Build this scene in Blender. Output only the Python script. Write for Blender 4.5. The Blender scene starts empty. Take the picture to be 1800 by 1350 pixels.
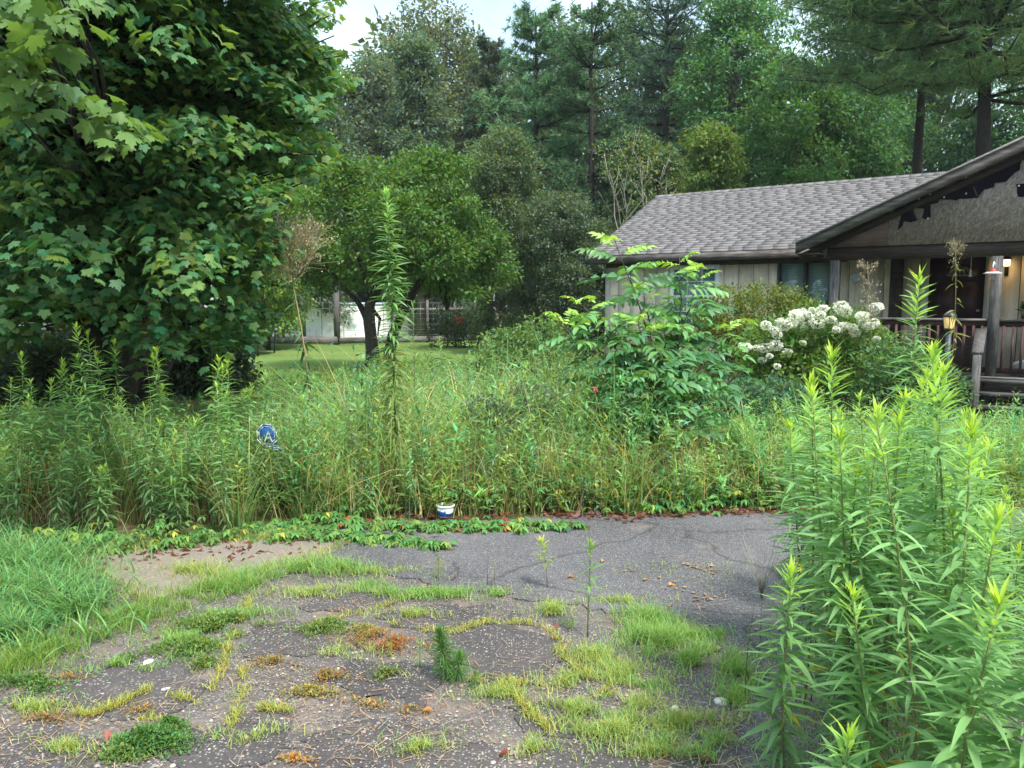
import bpy, bmesh, math, random
import numpy as np
from mathutils import Vector, Matrix

rng = np.random.default_rng(11)
random.seed(11)
R = math.radians
SC = bpy.context.scene
C = SC.collection

# ------------------------------------------------------------------ camera
F = 1350.0
PITCH = math.atan(145 / F)
EYE = 1.65
cam_d = bpy.data.cameras.new('camera')
cam = bpy.data.objects.new('camera', cam_d)
C.objects.link(cam)
cam.location = (0, 0, EYE)
cam.rotation_euler = (math.pi / 2 - PITCH, 0, 0)
cam_d.sensor_width = 36
cam_d.lens = 36 * F / 1800
cam_d.clip_start = 0.05
cam_d.clip_end = 2000
SC.camera = cam

# ------------------------------------------------------------------ sky and sun
SUN_EL, SUN_AZ = R(57), math.atan2(0.30, -0.42)      # azimuth measured from +Y towards +X
w = bpy.data.worlds.new('World')
SC.world = w
w.use_nodes = True
nt = w.node_tree
nt.nodes.clear()
out = nt.nodes.new('ShaderNodeOutputWorld')
bg = nt.nodes.new('ShaderNodeBackground')
bg.inputs['Strength'].default_value = 0.15
sky = nt.nodes.new('ShaderNodeTexSky')
sky.sky_type = 'NISHITA'
sky.sun_disc = False
sky.sun_elevation = SUN_EL
sky.sun_rotation = SUN_AZ
sky.dust_density = 2.0
tc = nt.nodes.new('ShaderNodeTexCoord')
mp = nt.nodes.new('ShaderNodeMapping')
mp.inputs['Scale'].default_value = (1.0, 1.0, 2.2)
mp.inputs['Location'].default_value = (0.35, 0.2, 0.1)
nz = nt.nodes.new('ShaderNodeTexNoise')
nz.inputs['Scale'].default_value = 2.3
nz.inputs['Detail'].default_value = 7
nz.inputs['Roughness'].default_value = 0.55
cr = nt.nodes.new('ShaderNodeValToRGB')
cr.color_ramp.elements[0].position = 0.36
cr.color_ramp.elements[0].color = (0.15, 0.15, 0.15, 1)
cr.color_ramp.elements[1].position = 0.58
cr.color_ramp.elements[1].color = (1, 1, 1, 1)
mx = nt.nodes.new('ShaderNodeMix')
mx.data_type = 'RGBA'
mx.inputs['B'].default_value = (5.6, 6.9, 7.6, 1)
sep = nt.nodes.new('ShaderNodeSeparateXYZ')
nt.links.new(tc.outputs['Generated'], sep.inputs[0])
ov = nt.nodes.new('ShaderNodeMapRange')          # (1 + 2 sin elevation) / 3, the standard overcast sky
ov.inputs['From Min'].default_value = 0.0
ov.inputs['From Max'].default_value = 1.0
ov.inputs['To Min'].default_value = 0.36
ov.inputs['To Max'].default_value = 1.0
nt.links.new(sep.outputs['Z'], ov.inputs['Value'])
cs = nt.nodes.new('ShaderNodeVectorMath')
cs.operation = 'SCALE'
cs.inputs[0].default_value = (5.3, 6.7, 7.5)
nt.links.new(ov.outputs['Result'], cs.inputs['Scale'])
nt.links.new(cs.outputs['Vector'], mx.inputs['B'])
nt.links.new(tc.outputs['Generated'], mp.inputs['Vector'])
nt.links.new(mp.outputs['Vector'], nz.inputs['Vector'])
nt.links.new(nz.outputs['Fac'], cr.inputs['Fac'])
nt.links.new(cr.outputs['Color'], mx.inputs['Factor'])
nt.links.new(sky.outputs['Color'], mx.inputs['A'])
nt.links.new(mx.outputs['Result'], bg.inputs['Color'])
nt.links.new(bg.outputs['Background'], out.inputs['Surface'])

sun_d = bpy.data.lights.new('sun', 'SUN')
sun_d.energy = 2.6
sun_d.angle = R(9)
sun_d.color = (1.0, 0.96, 0.88)
sun = bpy.data.objects.new('sun', sun_d)
C.objects.link(sun)
sd = Vector((math.sin(SUN_AZ) * math.cos(SUN_EL), math.cos(SUN_AZ) * math.cos(SUN_EL), math.sin(SUN_EL)))
sun.rotation_euler = sd.to_track_quat('Z', 'Y').to_euler()

SC.view_settings.view_transform = 'Standard'
SC.view_settings.look = 'None'
SC.view_settings.gamma = 1.0
SC.view_settings.use_curve_mapping = False
SC.view_settings.exposure = 1.35
SC.render.engine = 'CYCLES'
SC.cycles.max_bounces = 10
SC.cycles.diffuse_bounces = 6
SC.cycles.transmission_bounces = 8
SC.cycles.transparent_max_bounces = 8
SC.cycles.use_denoising = True

# ------------------------------------------------------------------ measuring helpers (photo pixel 1800x1350 -> world)
cp, sp = math.cos(PITCH), math.sin(PITCH)


def ray(u, v):
    k = (675 - v) / F
    return np.array([(u - 900) / F, cp + k * sp, -sp + k * cp])


def P(u, v, Y):
    r = ray(u, v)
    r = r * (Y / r[1])
    return np.array([r[0], r[1], EYE + r[2]])


def G(u, v, z=0.0):
    r = ray(u, v)
    t = (z - EYE) / r[2]
    return np.array([r[0] * t, r[1] * t, z])


def smooth(a, b, x):
    t = np.clip((np.asarray(x, float) - a) / (b - a), 0, 1)
    return t * t * (3 - 2 * t)


def gz(x, y):
    x = np.asarray(x, float)
    y = np.asarray(y, float)
    z = -0.23 * smooth(6.5, 10.5, y) * smooth(0.5, 4.0, x)
    z = z + 0.03 * np.sin(x * 1.3 + 0.4) * np.sin(y * 1.1) * smooth(6.0, 8.0, y)
    return z


# ------------------------------------------------------------------ object helpers
def thing(name, label, cat, loc=(0, 0, 0), rotz=0.0, group=None):
    o = bpy.data.objects.new(name, None)
    C.objects.link(o)
    o.location = loc
    o.rotation_euler = (0, 0, rotz)
    o.empty_display_size = 0.1
    tag(o, label, cat, group)
    return o


def tag(o, label=None, cat=None, group=None, kind=None):
    if label:
        o['label'] = label
    if cat:
        o['category'] = cat
    if group:
        o['group'] = group
    if kind:
        o['kind'] = kind
    return o


def link(name, me, parent=None, loc=None, mat=None):
    o = bpy.data.objects.new(name, me)
    C.objects.link(o)
    if parent is not None:
        o.parent = parent
    if loc is not None:
        o.location = loc
    if mat is not None:
        o.matrix_local = mat
    return o


def copy_tree(o, parent=None):
    c = o.copy()
    C.objects.link(c)
    if parent is not None:
        c.parent = parent
    for ch in o.children:
        copy_tree(ch, c)
    return c


class Geo:
    """collects vertices, faces and one colour per vertex, then links ONE mesh"""

    def __init__(self):
        self.V, self.L, self.T, self.K, self.M = [], [], [], [], []
        self.n = 0

    def add(self, V, faces, col=(1, 1, 1), mi=0):
        V = np.asarray(V, float)
        if V.ndim == 2:
            V = V[None]
        N, m = V.shape[:2]
        if N == 0:
            return self
        flat = np.array([i for f in faces for i in f])
        tot = np.array([len(f) for f in faces])
        self.L.append((self.n + np.arange(N)[:, None] * m + flat[None]).ravel())
        self.T.append(np.tile(tot, N))
        self.M.append(np.full(N * len(tot), mi))
        self.V.append(V.reshape(-1, 3))
        c = np.asarray(col, float)
        if c.ndim == 1:
            c = np.broadcast_to(c, (N, m, 3))
        elif c.ndim == 2:
            c = np.broadcast_to(c[:, None], (N, m, 3))
        self.K.append(np.asarray(c).reshape(-1, 3))
        self.n += N * m
        return self

    def box(self, x0, x1, y0, y1, z0, z1, col=(1, 1, 1), mi=0):
        v = [(x0, y0, z0), (x1, y0, z0), (x1, y1, z0), (x0, y1, z0), (x0, y0, z1), (x1, y0, z1), (x1, y1, z1), (x0, y1, z1)]
        return self.add(v, [(0, 3, 2, 1), (4, 5, 6, 7), (0, 1, 5, 4), (1, 2, 6, 5), (2, 3, 7, 6), (3, 0, 4, 7)], col, mi)

    def prism(self, pts, a, d, col=(1, 1, 1), mi=0):
        """pts: (n,3) polygon, d: extrusion vector"""
        pts = np.asarray(pts, float)
        n = len(pts)
        v = np.concatenate([pts + np.asarray(a, float), pts + np.asarray(d, float)])
        f = [tuple(range(n))[::-1], tuple(range(n, 2 * n))] + [(i, (i + 1) % n, n + (i + 1) % n, n + i) for i in range(n)]
        return self.add(v, f, col, mi)

    def tube(self, pts, rad, n=6, col=(1, 1, 1), mi=0):
        pts = np.asarray(pts, float)
        m = len(pts)
        rad = np.broadcast_to(np.asarray(rad, float), (m,))
        t = np.gradient(pts, axis=0)
        t /= np.linalg.norm(t, axis=1)[:, None] + 1e-9
        ref = np.array([0, 0, 1.0]) if abs(t[0][2]) < 0.9 else np.array([1.0, 0, 0])
        x = np.cross(t, ref)
        x /= np.linalg.norm(x, axis=1)[:, None] + 1e-9
        y = np.cross(t, x)
        a = np.arange(n) * 2 * math.pi / n
        ring = np.cos(a)[None, :, None] * x[:, None] + np.sin(a)[None, :, None] * y[:, None]
        v = (pts[:, None] + ring * rad[:, None, None]).reshape(-1, 3)
        f = []
        for i in range(m - 1):
            for j in range(n):
                k = (j + 1) % n
                f.append((i * n + j, i * n + k, (i + 1) * n + k, (i + 1) * n + j))
        f.append(tuple(range(n))[::-1])
        f.append(tuple((m - 1) * n + j for j in range(n)))
        return self.add(v, f, col, mi)

    def lathe(self, prof, n=20, col=(1, 1, 1), mi=0, c=(0, 0, 0)):
        prof = np.asarray(prof, float)
        m = len(prof)
        a = np.arange(n) * 2 * math.pi / n
        v = np.stack([prof[:, 0, None] * np.cos(a), prof[:, 0, None] * np.sin(a), np.broadcast_to(prof[:, 1, None], (m, n))], -1).reshape(-1, 3) + np.asarray(c)
        f = []
        for i in range(m - 1):
            for j in range(n):
                k = (j + 1) % n
                f.append((i * n + j, i * n + k, (i + 1) * n + k, (i + 1) * n + j))
        return self.add(v, f, col, mi)

    def mesh(self, name, mats, sm=False):
        me = bpy.data.meshes.new(name)
        if not self.V:
            return me
        V = np.concatenate(self.V)
        L = np.concatenate(self.L)
        T = np.concatenate(self.T)
        me.vertices.add(len(V))
        me.vertices.foreach_set('co', V.ravel().astype(np.float32))
        me.loops.add(len(L))
        me.loops.foreach_set('vertex_index', L.astype(np.int32))
        me.polygons.add(len(T))
        st = np.concatenate([[0], np.cumsum(T)[:-1]])
        me.polygons.foreach_set('loop_start', st.astype(np.int32))
        me.polygons.foreach_set('loop_total', T.astype(np.int32))
        me.polygons.foreach_set('material_index', np.concatenate(self.M).astype(np.int32))
        if sm:
            me.polygons.foreach_set('use_smooth', np.ones(len(T), bool))
        K = np.concatenate(self.K)
        at = me.color_attributes.new('Col', 'FLOAT_COLOR', 'POINT')
        at.data.foreach_set('color', np.concatenate([K, np.ones((len(K), 1))], 1).ravel().astype(np.float32))
        for m_ in (mats if isinstance(mats, (list, tuple)) else [mats]):
            me.materials.append(m_)
        me.update(calc_edges=True)
        me.validate()
        return me

    def obj(self, name, mats, parent=None, sm=False, loc=None):
        return link(name, self.mesh(name, mats, sm), parent, loc)


# ------------------------------------------------------------------ materials
def nodes_of(name):
    m = bpy.data.materials.new(name)
    m.use_nodes = True
    n = m.node_tree
    b = n.nodes['Principled BSDF']
    return m, n, b


def N(n, t, **kw):
    x = n.nodes.new('ShaderNode' + t)
    for k, v in kw.items():
        if k in x.inputs:
            x.inputs[k].default_value = v
        else:
            setattr(x, k, v)
    return x


def mixc(n, fac, a, b, mode='MIX'):
    x = n.nodes.new('ShaderNodeMix')
    x.data_type = 'RGBA'
    x.blend_type = mode
    for s, i in ((fac, 'Factor'), (a, 'A'), (b, 'B')):
        if hasattr(s, 'links'):
            n.links.new(s, x.inputs[i])
        elif i == 'Factor':
            x.inputs[i].default_value = s
        else:
            x.inputs[i].default_value = (*s[:3], 1)
    return x.outputs['Result']


def ramp(n, fac, stops):
    x = n.nodes.new('ShaderNodeValToRGB')
    e = x.color_ramp.elements
    while len(e) < len(stops):
        e.new(0.5)
    for el, (p, c) in zip(e, stops):
        el.position = p
        el.color = (c, c, c, 1) if isinstance(c, (int, float)) else (*c, 1)
    n.links.new(fac, x.inputs['Fac'])
    return x.outputs['Color']


def leaf_mat(name, rough=0.5, tr=0.42, spec=0.3, tint=(1.5, 1.35, 0.55), gain=1.3):
    m, n, b = nodes_of(name)
    a = N(n, 'Attribute', attribute_name='Col')
    oi = N(n, 'ObjectInfo')
    mr = N(n, 'MapRange')
    mr.inputs['To Min'].default_value = 0.84 * gain
    mr.inputs['To Max'].default_value = 1.16 * gain
    n.links.new(oi.outputs['Random'], mr.inputs['Value'])
    vm = N(n, 'VectorMath', operation='SCALE')
    n.links.new(a.outputs['Color'], vm.inputs[0])
    n.links.new(mr.outputs['Result'], vm.inputs['Scale'])
    n.links.new(vm.outputs['Vector'], b.inputs['Base Color'])
    b.inputs['Roughness'].default_value = rough
    b.inputs['Specular IOR Level'].default_value = spec
    t = N(n, 'BsdfTranslucent')
    tv = mixc(n, 1.0, vm.outputs['Vector'], tint, 'MULTIPLY')
    n.links.new(tv, t.inputs['Color'])
    ms = N(n, 'MixShader')
    ms.inputs['Fac'].default_value = tr
    n.links.new(b.outputs['BSDF'], ms.inputs[1])
    n.links.new(t.outputs['BSDF'], ms.inputs[2])
    n.links.new(ms.outputs['Shader'], n.nodes['Material Output'].inputs['Surface'])
    return m


def plain(name, col, rough=0.6, metal=0.0, noise=0.25, scale=12.0, use_col=False, spec=0.4, bump=0.0):
    m, n, b = nodes_of(name)
    tc_ = N(n, 'TexCoord')
    nz_ = N(n, 'TexNoise', Scale=scale, Detail=6.0, Roughness=0.65)
    n.links.new(tc_.outputs['Object'], nz_.inputs['Vector'])
    f = ramp(n, nz_.outputs['Fac'], [(0.3, 1 - noise), (0.7, 1 + noise)])
    base = (*col, 1)
    if use_col:
        a = N(n, 'Attribute', attribute_name='Col')
        base = mixc(n, 1.0, a.outputs['Color'], col, 'MULTIPLY')
        c = mixc(n, 1.0, base, f, 'MULTIPLY')
    else:
        c = mixc(n, 1.0, col, f, 'MULTIPLY')
    n.links.new(c, b.inputs['Base Color'])
    b.inputs['Roughness'].default_value = rough
    b.inputs['Metallic'].default_value = metal
    b.inputs['Specular IOR Level'].default_value = spec
    if bump:
        bp = N(n, 'Bump', Strength=bump, Distance=0.01)
        n.links.new(nz_.outputs['Fac'], bp.inputs['Height'])
        n.links.new(bp.outputs['Normal'], b.inputs['Normal'])
    return m


def wood(name, c1, c2, axis='z', scale=6.0, stretch=14.0, rough=0.8):
    """weathered timber: grain stretched along one axis, each piece shifted by its own random value"""
    m, n, b = nodes_of(name)
    tc_ = N(n, 'TexCoord')
    oi = N(n, 'ObjectInfo')
    mp_ = N(n, 'Mapping')
    s = [scale * stretch] * 3
    s['xyz'.index(axis)] = scale
    mp_.inputs['Scale'].default_value = s
    ad = N(n, 'VectorMath', operation='ADD')
    sc = N(n, 'VectorMath', operation='SCALE')
    sc.inputs[0].default_value = (37, 19, 53)
    n.links.new(oi.outputs['Random'], sc.inputs['Scale'])
    n.links.new(tc_.outputs['Object'], ad.inputs[0])
    n.links.new(sc.outputs['Vector'], ad.inputs[1])
    n.links.new(ad.outputs['Vector'], mp_.inputs['Vector'])
    nz_ = N(n, 'TexNoise', Scale=1.0, Detail=5.0, Roughness=0.6)
    n.links.new(mp_.outputs['Vector'], nz_.inputs['Vector'])
    n2 = N(n, 'TexNoise', Scale=3.0, Detail=3.0)
    n.links.new(ad.outputs['Vector'], n2.inputs['Vector'])
    f = ramp(n, nz_.outputs['Fac'], [(0.35, 0.0), (0.65, 1.0)])
    c = mixc(n, f, c1, c2)
    c = mixc(n, ramp(n, n2.outputs['Fac'], [(0.35, 0.0), (0.7, 0.6)]), c, tuple(x * 0.55 for x in c1))
    n.links.new(c, b.inputs['Base Color'])
    b.inputs['Roughness'].default_value = rough
    b.inputs['Specular IOR Level'].default_value = 0.25
    bp = N(n, 'Bump', Strength=0.4, Distance=0.004)
    n.links.new(nz_.outputs['Fac'], bp.inputs['Height'])
    n.links.new(bp.outputs['Normal'], b.inputs['Normal'])
    return m


M = {}
M['leaf'] = leaf_mat('leaf_green')
M['leaf_gloss'] = leaf_mat('leaf_glossy', 0.42, 0.35, 0.4)
M['needle'] = leaf_mat('pine_needle', 0.55, 0.2, 0.3)
M['grass'] = leaf_mat('grass_blade', 0.5, 0.4, 0.3)
M['petal'] = leaf_mat('petal', 0.7, 0.4, 0.2, (1.0, 1.0, 0.95), 1.0)
M['stem'] = plain('stem', (1, 1, 1), 0.7, use_col=True, noise=0.2)
M['bark'] = plain('bark', (1, 1, 1), 0.95, use_col=True, noise=0.4, scale=14, bump=0.8, spec=0.15)
M['siding'] = wood('siding', (0.68, 0.58, 0.45), (0.82, 0.72, 0.58), 'z', 1.2, 16.0)
M['greywood'] = wood('grey_wood', (0.055, 0.05, 0.05), (0.19, 0.18, 0.172), 'z', 4.0, 14.0)
M['greywood_x'] = wood('grey_wood_flat', (0.09, 0.083, 0.078), (0.25, 0.235, 0.22), 'x', 4.0, 14.0)
M['redwood'] = wood('red_stain', (0.045, 0.018, 0.016), (0.11, 0.055, 0.05), 'x', 4.0, 10.0)
M['redwood_z'] = wood('red_stain_upright', (0.05, 0.02, 0.018), (0.14, 0.08, 0.075), 'z', 4.0, 10.0)
M['darkwood'] = wood('dark_brown_wood', (0.030, 0.020, 0.016), (0.075, 0.055, 0.045), 'x', 4.0, 10.0)
M['fascia'] = wood('fascia', (0.05, 0.042, 0.038), (0.20, 0.18, 0.165), 'x', 3.0, 12.0)
M['trim'] = plain('pale_trim', (0.42, 0.40, 0.36), 0.7, noise=0.2)
M['white'] = plain('white_paint', (0.75, 0.76, 0.76), 0.5, noise=0.08)
M['door'] = plain('dark_red_door', (0.030, 0.008, 0.009), 0.5, noise=0.25, scale=4)
M['shingle'] = plain('shingle', (1, 1, 1), 0.95, use_col=True, noise=0.2, scale=60, spec=0.2, bump=0.3)
M['felt'] = plain('tar_paper', (0.009, 0.007, 0.012), 0.9, noise=0.4, scale=5, spec=0.05)
M['black'] = plain('black_metal', (0.015, 0.016, 0.018), 0.45, noise=0.2)
M['bluegrey'] = plain('blue_grey_metal', (0.035, 0.05, 0.065), 0.5, noise=0.3)
M['steel'] = plain('galvanised', (0.30, 0.31, 0.32), 0.5, metal=0.4, noise=0.2)
M['concrete'] = plain('concrete_chip', (0.55, 0.52, 0.49), 0.95, noise=0.3, scale=30, bump=0.5)


def osb_mat():
    m, n, b = nodes_of('strand_board')
    tc_ = N(n, 'TexCoord')
    col = None
    hsum = None
    for k, (rot, sc_) in enumerate([(0.3, (9, 1, 40)), (1.1, (9, 1, 46)), (-0.6, (10, 1, 42)), (-1.3, (9, 1, 38))]):
        mp_ = N(n, 'Mapping')
        mp_.vector_type = 'TEXTURE'
        mp_.inputs['Rotation'].default_value = (0, rot, 0)
        mp_.inputs['Scale'].default_value = (1 / 17, 1, 1 / (sc_[2] * 1.35))
        mp_.inputs['Location'].default_value = (k * 3.1, k * 1.7, k * 5.3)
        n.links.new(tc_.outputs['Object'], mp_.inputs['Vector'])
        vo = N(n, 'TexVoronoi', Scale=1.0)
        n.links.new(mp_.outputs['Vector'], vo.inputs['Vector'])
        bw = N(n, 'SeparateColor')
        n.links.new(vo.outputs['Color'], bw.inputs['Color'])
        c = ramp(n, bw.outputs['Red'], [(0.0, (0.19, 0.145, 0.13)), (0.35, (0.26, 0.205, 0.185)), (0.7, (0.32, 0.26, 0.24)), (1.0, (0.42, 0.35, 0.33))])
        if col is None:
            col = c
        else:
            col = mixc(n, ramp(n, bw.outputs['Green'], [(0.50, 0.0), (0.54, 1.0)]), col, c)
    nz_ = N(n, 'TexNoise', Scale=1.3, Detail=4.0)
    n.links.new(tc_.outputs['Object'], nz_.inputs['Vector'])
    col = mixc(n, ramp(n, nz_.outputs['Fac'], [(0.45, 0.0), (0.75, 0.45)]), col, (0.20, 0.15, 0.145))
    n.links.new(col, b.inputs['Base Color'])
    b.inputs['Roughness'].default_value = 0.9
    b.inputs['Specular IOR Level'].default_value = 0.15
    return m


M['osb'] = osb_mat()
M['ply'] = wood('brown_ply', (0.085, 0.055, 0.045), (0.16, 0.11, 0.09), 'x', 3.0, 8.0)


def ground_mat():
    m, n, b = nodes_of('ground_soil_and_lawn')
    ge = N(n, 'NewGeometry')
    s = N(n, 'SeparateXYZ')
    n.links.new(ge.outputs['Position'], s.inputs[0])
    n1 = N(n, 'TexNoise', Scale=1.2, Detail=8.0, Roughness=0.7)
    n2 = N(n, 'TexNoise', Scale=14.0, Detail=5.0, Roughness=0.7)
    n3 = N(n, 'TexNoise', Scale=0.35, Detail=4.0)
    for q in (n1, n2, n3):
        n.links.new(ge.outputs['Position'], q.inputs['Vector'])
    soil = ramp(n, n2.outputs['Fac'], [(0.3, (0.045, 0.032, 0.02)), (0.55, (0.13, 0.095, 0.055)), (0.75, (0.22, 0.17, 0.10))])
    weed = ramp(n, n2.outputs['Fac'], [(0.3, (0.03, 0.06, 0.015)), (0.6, (0.07, 0.13, 0.03)), (0.8, (0.14, 0.19, 0.06))])
    near = mixc(n, ramp(n, n1.outputs['Fac'], [(0.42, 0.0), (0.58, 1.0)]), soil, weed)
    lawn = ramp(n, n2.outputs['Fac'], [(0.25, (0.060, 0.105, 0.025)), (0.5, (0.115, 0.185, 0.045)), (0.75, (0.18, 0.24, 0.075))])
    lawn = mixc(n, ramp(n, n3.outputs['Fac'], [(0.45, 0.0), (0.75, 0.5)]), lawn, (0.23, 0.26, 0.07))
    mr = N(n, 'MapRange')
    mr.inputs['From Min'].default_value = 15.0
    mr.inputs['From Max'].default_value = 19.0
    n.links.new(s.outputs['Y'], mr.inputs['Value'])
    c = mixc(n, mr.outputs['Result'], near, lawn)
    mr2 = N(n, 'MapRange')
    mr2.inputs['From Min'].default_value = 37.0
    mr2.inputs['From Max'].default_value = 40.0
    n.links.new(s.outputs['Y'], mr2.inputs['Value'])
    c = mixc(n, mr2.outputs['Result'], c, soil)
    n.links.new(c, b.inputs['Base Color'])
    b.inputs['Roughness'].default_value = 1.0
    b.inputs['Specular IOR Level'].default_value = 0.1
    bp = N(n, 'Bump', Strength=0.7, Distance=0.05)
    n.links.new(n2.outputs['Fac'], bp.inputs['Height'])
    n.links.new(bp.outputs['Normal'], b.inputs['Normal'])
    return m


def paving_mat(name, dark, light, sand, sand_amt, speck_scale, speck_lo, speck_hi, patch=2.0, cracks=False):
    m, n, b = nodes_of(name)
    ge = N(n, 'NewGeometry')
    n1 = N(n, 'TexNoise', Scale=patch, Detail=8.0, Roughness=0.68)
    n2 = N(n, 'TexNoise', Scale=60.0, Detail=4.0, Roughness=0.7)
    n3 = N(n, 'TexNoise', Scale=0.7, Detail=4.0, Roughness=0.6)
    vo = N(n, 'TexVoronoi', Scale=speck_scale)
    for q in (n1, n2, n3, vo):
        n.links.new(ge.outputs['Position'], q.inputs['Vector'])
    base = mixc(n, ramp(n, n2.outputs['Fac'], [(0.35, 0.0), (0.65, 1.0)]), dark, light)
    base = mixc(n, ramp(n, n3.outputs['Fac'], [(0.35, 0.0), (0.65, 0.6)]), base, tuple(min(1, x * 1.45) for x in light))
    sc_ = N(n, 'SeparateColor')
    n.links.new(vo.outputs['Color'], sc_.inputs['Color'])
    stone = ramp(n, sc_.outputs['Green'], [(0.0, (0.15, 0.125, 0.11)), (0.5, (0.24, 0.205, 0.18)), (1.0, (0.36, 0.33, 0.30))])
    dist = ramp(n, vo.outputs['Distance'], [(0.30, 1.0), (0.42, 0.0)])
    pick = ramp(n, sc_.outputs['Red'], [(speck_lo, 0.0), (speck_hi, 1.0)])
    base = mixc(n, mixc(n, 1.0, dist, pick, 'MULTIPLY'), base, stone)
    sandc = ramp(n, n2.outputs['Fac'], [(0.3, tuple(x * 0.55 for x in sand)), (0.7, tuple(min(1, x * 1.2) for x in sand))])
    base = mixc(n, ramp(n, n1.outputs['Fac'], [(0.62 - sand_amt, 0.0), (0.74 - sand_amt, 0.85)]), base, sandc)
    if cracks:
        nd = N(n, 'TexNoise', Scale=3.0, Detail=5.0)
        n.links.new(ge.outputs['Position'], nd.inputs['Vector'])
        wv_ = mixc(n, 0.22, ge.outputs['Position'], nd.outputs['Color'])
        ve = N(n, 'TexVoronoi', Scale=0.85)
        ve.feature = 'DISTANCE_TO_EDGE'
        n.links.new(wv_, ve.inputs['Vector'])
        base = mixc(n, ramp(n, ve.outputs['Distance'], [(0.0, 0.6), (0.004, 0.4), (0.009, 0.0)]), base, (0.03, 0.027, 0.024))
    n.links.new(base, b.inputs['Base Color'])
    b.inputs['Roughness'].default_value = 0.92
    b.inputs['Specular IOR Level'].default_value = 0.25
    bp = N(n, 'Bump', Strength=0.8, Distance=0.006)
    n.links.new(mixc(n, 0.5, n2.outputs['Fac'], vo.outputs['Distance']), bp.inputs['Height'])
    n.links.new(bp.outputs['Normal'], b.inputs['Normal'])
    return m


M['ground'] = ground_mat()
M['aggregate'] = paving_mat('old_aggregate', (0.046, 0.041, 0.040), (0.105, 0.092, 0.087), (0.19, 0.15, 0.125), 0.12, 95.0, 0.42, 0.5, 4.5)
M['plate'] = paving_mat('worn_asphalt', (0.030, 0.027, 0.027), (0.074, 0.065, 0.063), (0.15, 0.12, 0.10), 0.05, 85.0, 0.60, 0.66, 4.0)
M['asphalt'] = paving_mat('grey_asphalt', (0.040, 0.039, 0.043), (0.095, 0.092, 0.098), (0.20, 0.165, 0.14), 0.04, 120.0, 0.40, 0.5, 2.6, True)
M['slab'] = paving_mat('old_concrete', (0.10, 0.085, 0.070), (0.19, 0.160, 0.130), (0.24, 0.20, 0.155), 0.10, 120.0, 0.6, 0.66, 3.2)


# ------------------------------------------------------------------ geometry templates for leaves
def unit(v):
    return v / (np.linalg.norm(v, axis=-1, keepdims=True) + 1e-9)


def frames(d, roll=0.0):
    """rotation matrices whose y column is d and whose z column is as upright as it can be, rolled about y"""
    d = unit(np.asarray(d, float))
    ref = np.tile(np.array([0, 0, 1.0]), (len(d), 1))
    ref[np.abs(d[:, 2]) > 0.97] = (0, -1.0, 0.0)
    x = unit(np.cross(d, ref))
    z = np.cross(x, d)
    roll = np.broadcast_to(np.asarray(roll, float), (len(d),))
    c, s = np.cos(roll)[:, None], np.sin(roll)[:, None]
    x2 = x * c + z * s
    z2 = z * c - x * s
    return np.stack([x2, d, z2], -1)


def place(t, pos, mats, size):
    t = np.asarray(t, float)
    size = np.asarray(size, float)
    if size.ndim == 1:
        size = size[:, None]
    v = t[None] * size[:, None]
    return np.einsum('nij,nmj->nmi', mats, v) + np.asarray(pos)[:, None]


DIA = np.array([(0, 0, 0), (0.27, 0.45, 0.05), (0, 1, -0.10), (-0.27, 0.45, 0.05)])
DIA_F = [(0, 1, 2), (0, 2, 3)]
LAN = np.array([(0, 0, 0), (0.10, 0.35, 0.03), (0, 1, -0.16), (-0.10, 0.35, 0.03), (0, 0.4, 0.0)])
LAN_F = [(0, 1, 4), (1, 2, 4), (4, 2, 3), (0, 4, 3)]


def lance(width=0.16, curve=0.25, segs=5, fold=0.25, peak=0.38):
    y = np.linspace(0, 1, segs + 1)
    prof = np.where(y < peak, np.sin(y / peak * math.pi / 2) ** 0.8, np.cos((y - peak) / (1 - peak) * math.pi / 2) ** 1.1)
    prof[0] = 0.12
    prof[-1] = 0.0
    z = -curve * y ** 2
    yy = y * (1 - 0.25 * curve * y)
    v, f = [], []
    for i in range(segs + 1):
        h = width * prof[i] / 2
        v += [(-h, yy[i], z[i] + h * fold), (0, yy[i], z[i]), (h, yy[i], z[i] + h * fold)]
    for i in range(segs):
        a, b = i * 3, i * 3 + 3
        f += [(a, a + 1, b + 1, b), (a + 1, a + 2, b + 2, b + 1)]
    return np.array(v), f


MAPLE_H = [(0.04, -0.02), (0.26, -0.10), (0.44, -0.02), (0.36, 0.10), (0.44, 0.22), (0.60, 0.42), (0.44, 0.44), (0.40, 0.60), (0.20, 0.50), (0.22, 0.74), (0.12, 0.76)]


def maple(curl=0.35):
    pts = MAPLE_H + [(0.0, 1.0)] + [(-x, y) for x, y in MAPLE_H[::-1]]
    v = [(0, 0.24, 0.03)] + [(x, y, -curl * (x * x * 0.9 + max(y - 0.2, 0) ** 2 * 0.6)) for x, y in pts]
    n_ = len(pts)
    f = [(0, 1 + i, 1 + (i + 1) % n_) for i in range(n_)]
    return np.array(v), f


def jitter(col, n, amt=0.18, hue=0.10):
    c = np.tile(np.asarray(col, float), (n, 1))
    k = rng.normal(1, amt, (n, 1))
    h = rng.normal(0, hue, (n, 1))
    c = c * np.clip(k, 0.5, 1.7)
    c[:, 0:1] *= 1 + h * 1.6
    c[:, 2:3] *= 1 - h
    return np.clip(c, 0.004, 0.95)


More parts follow.
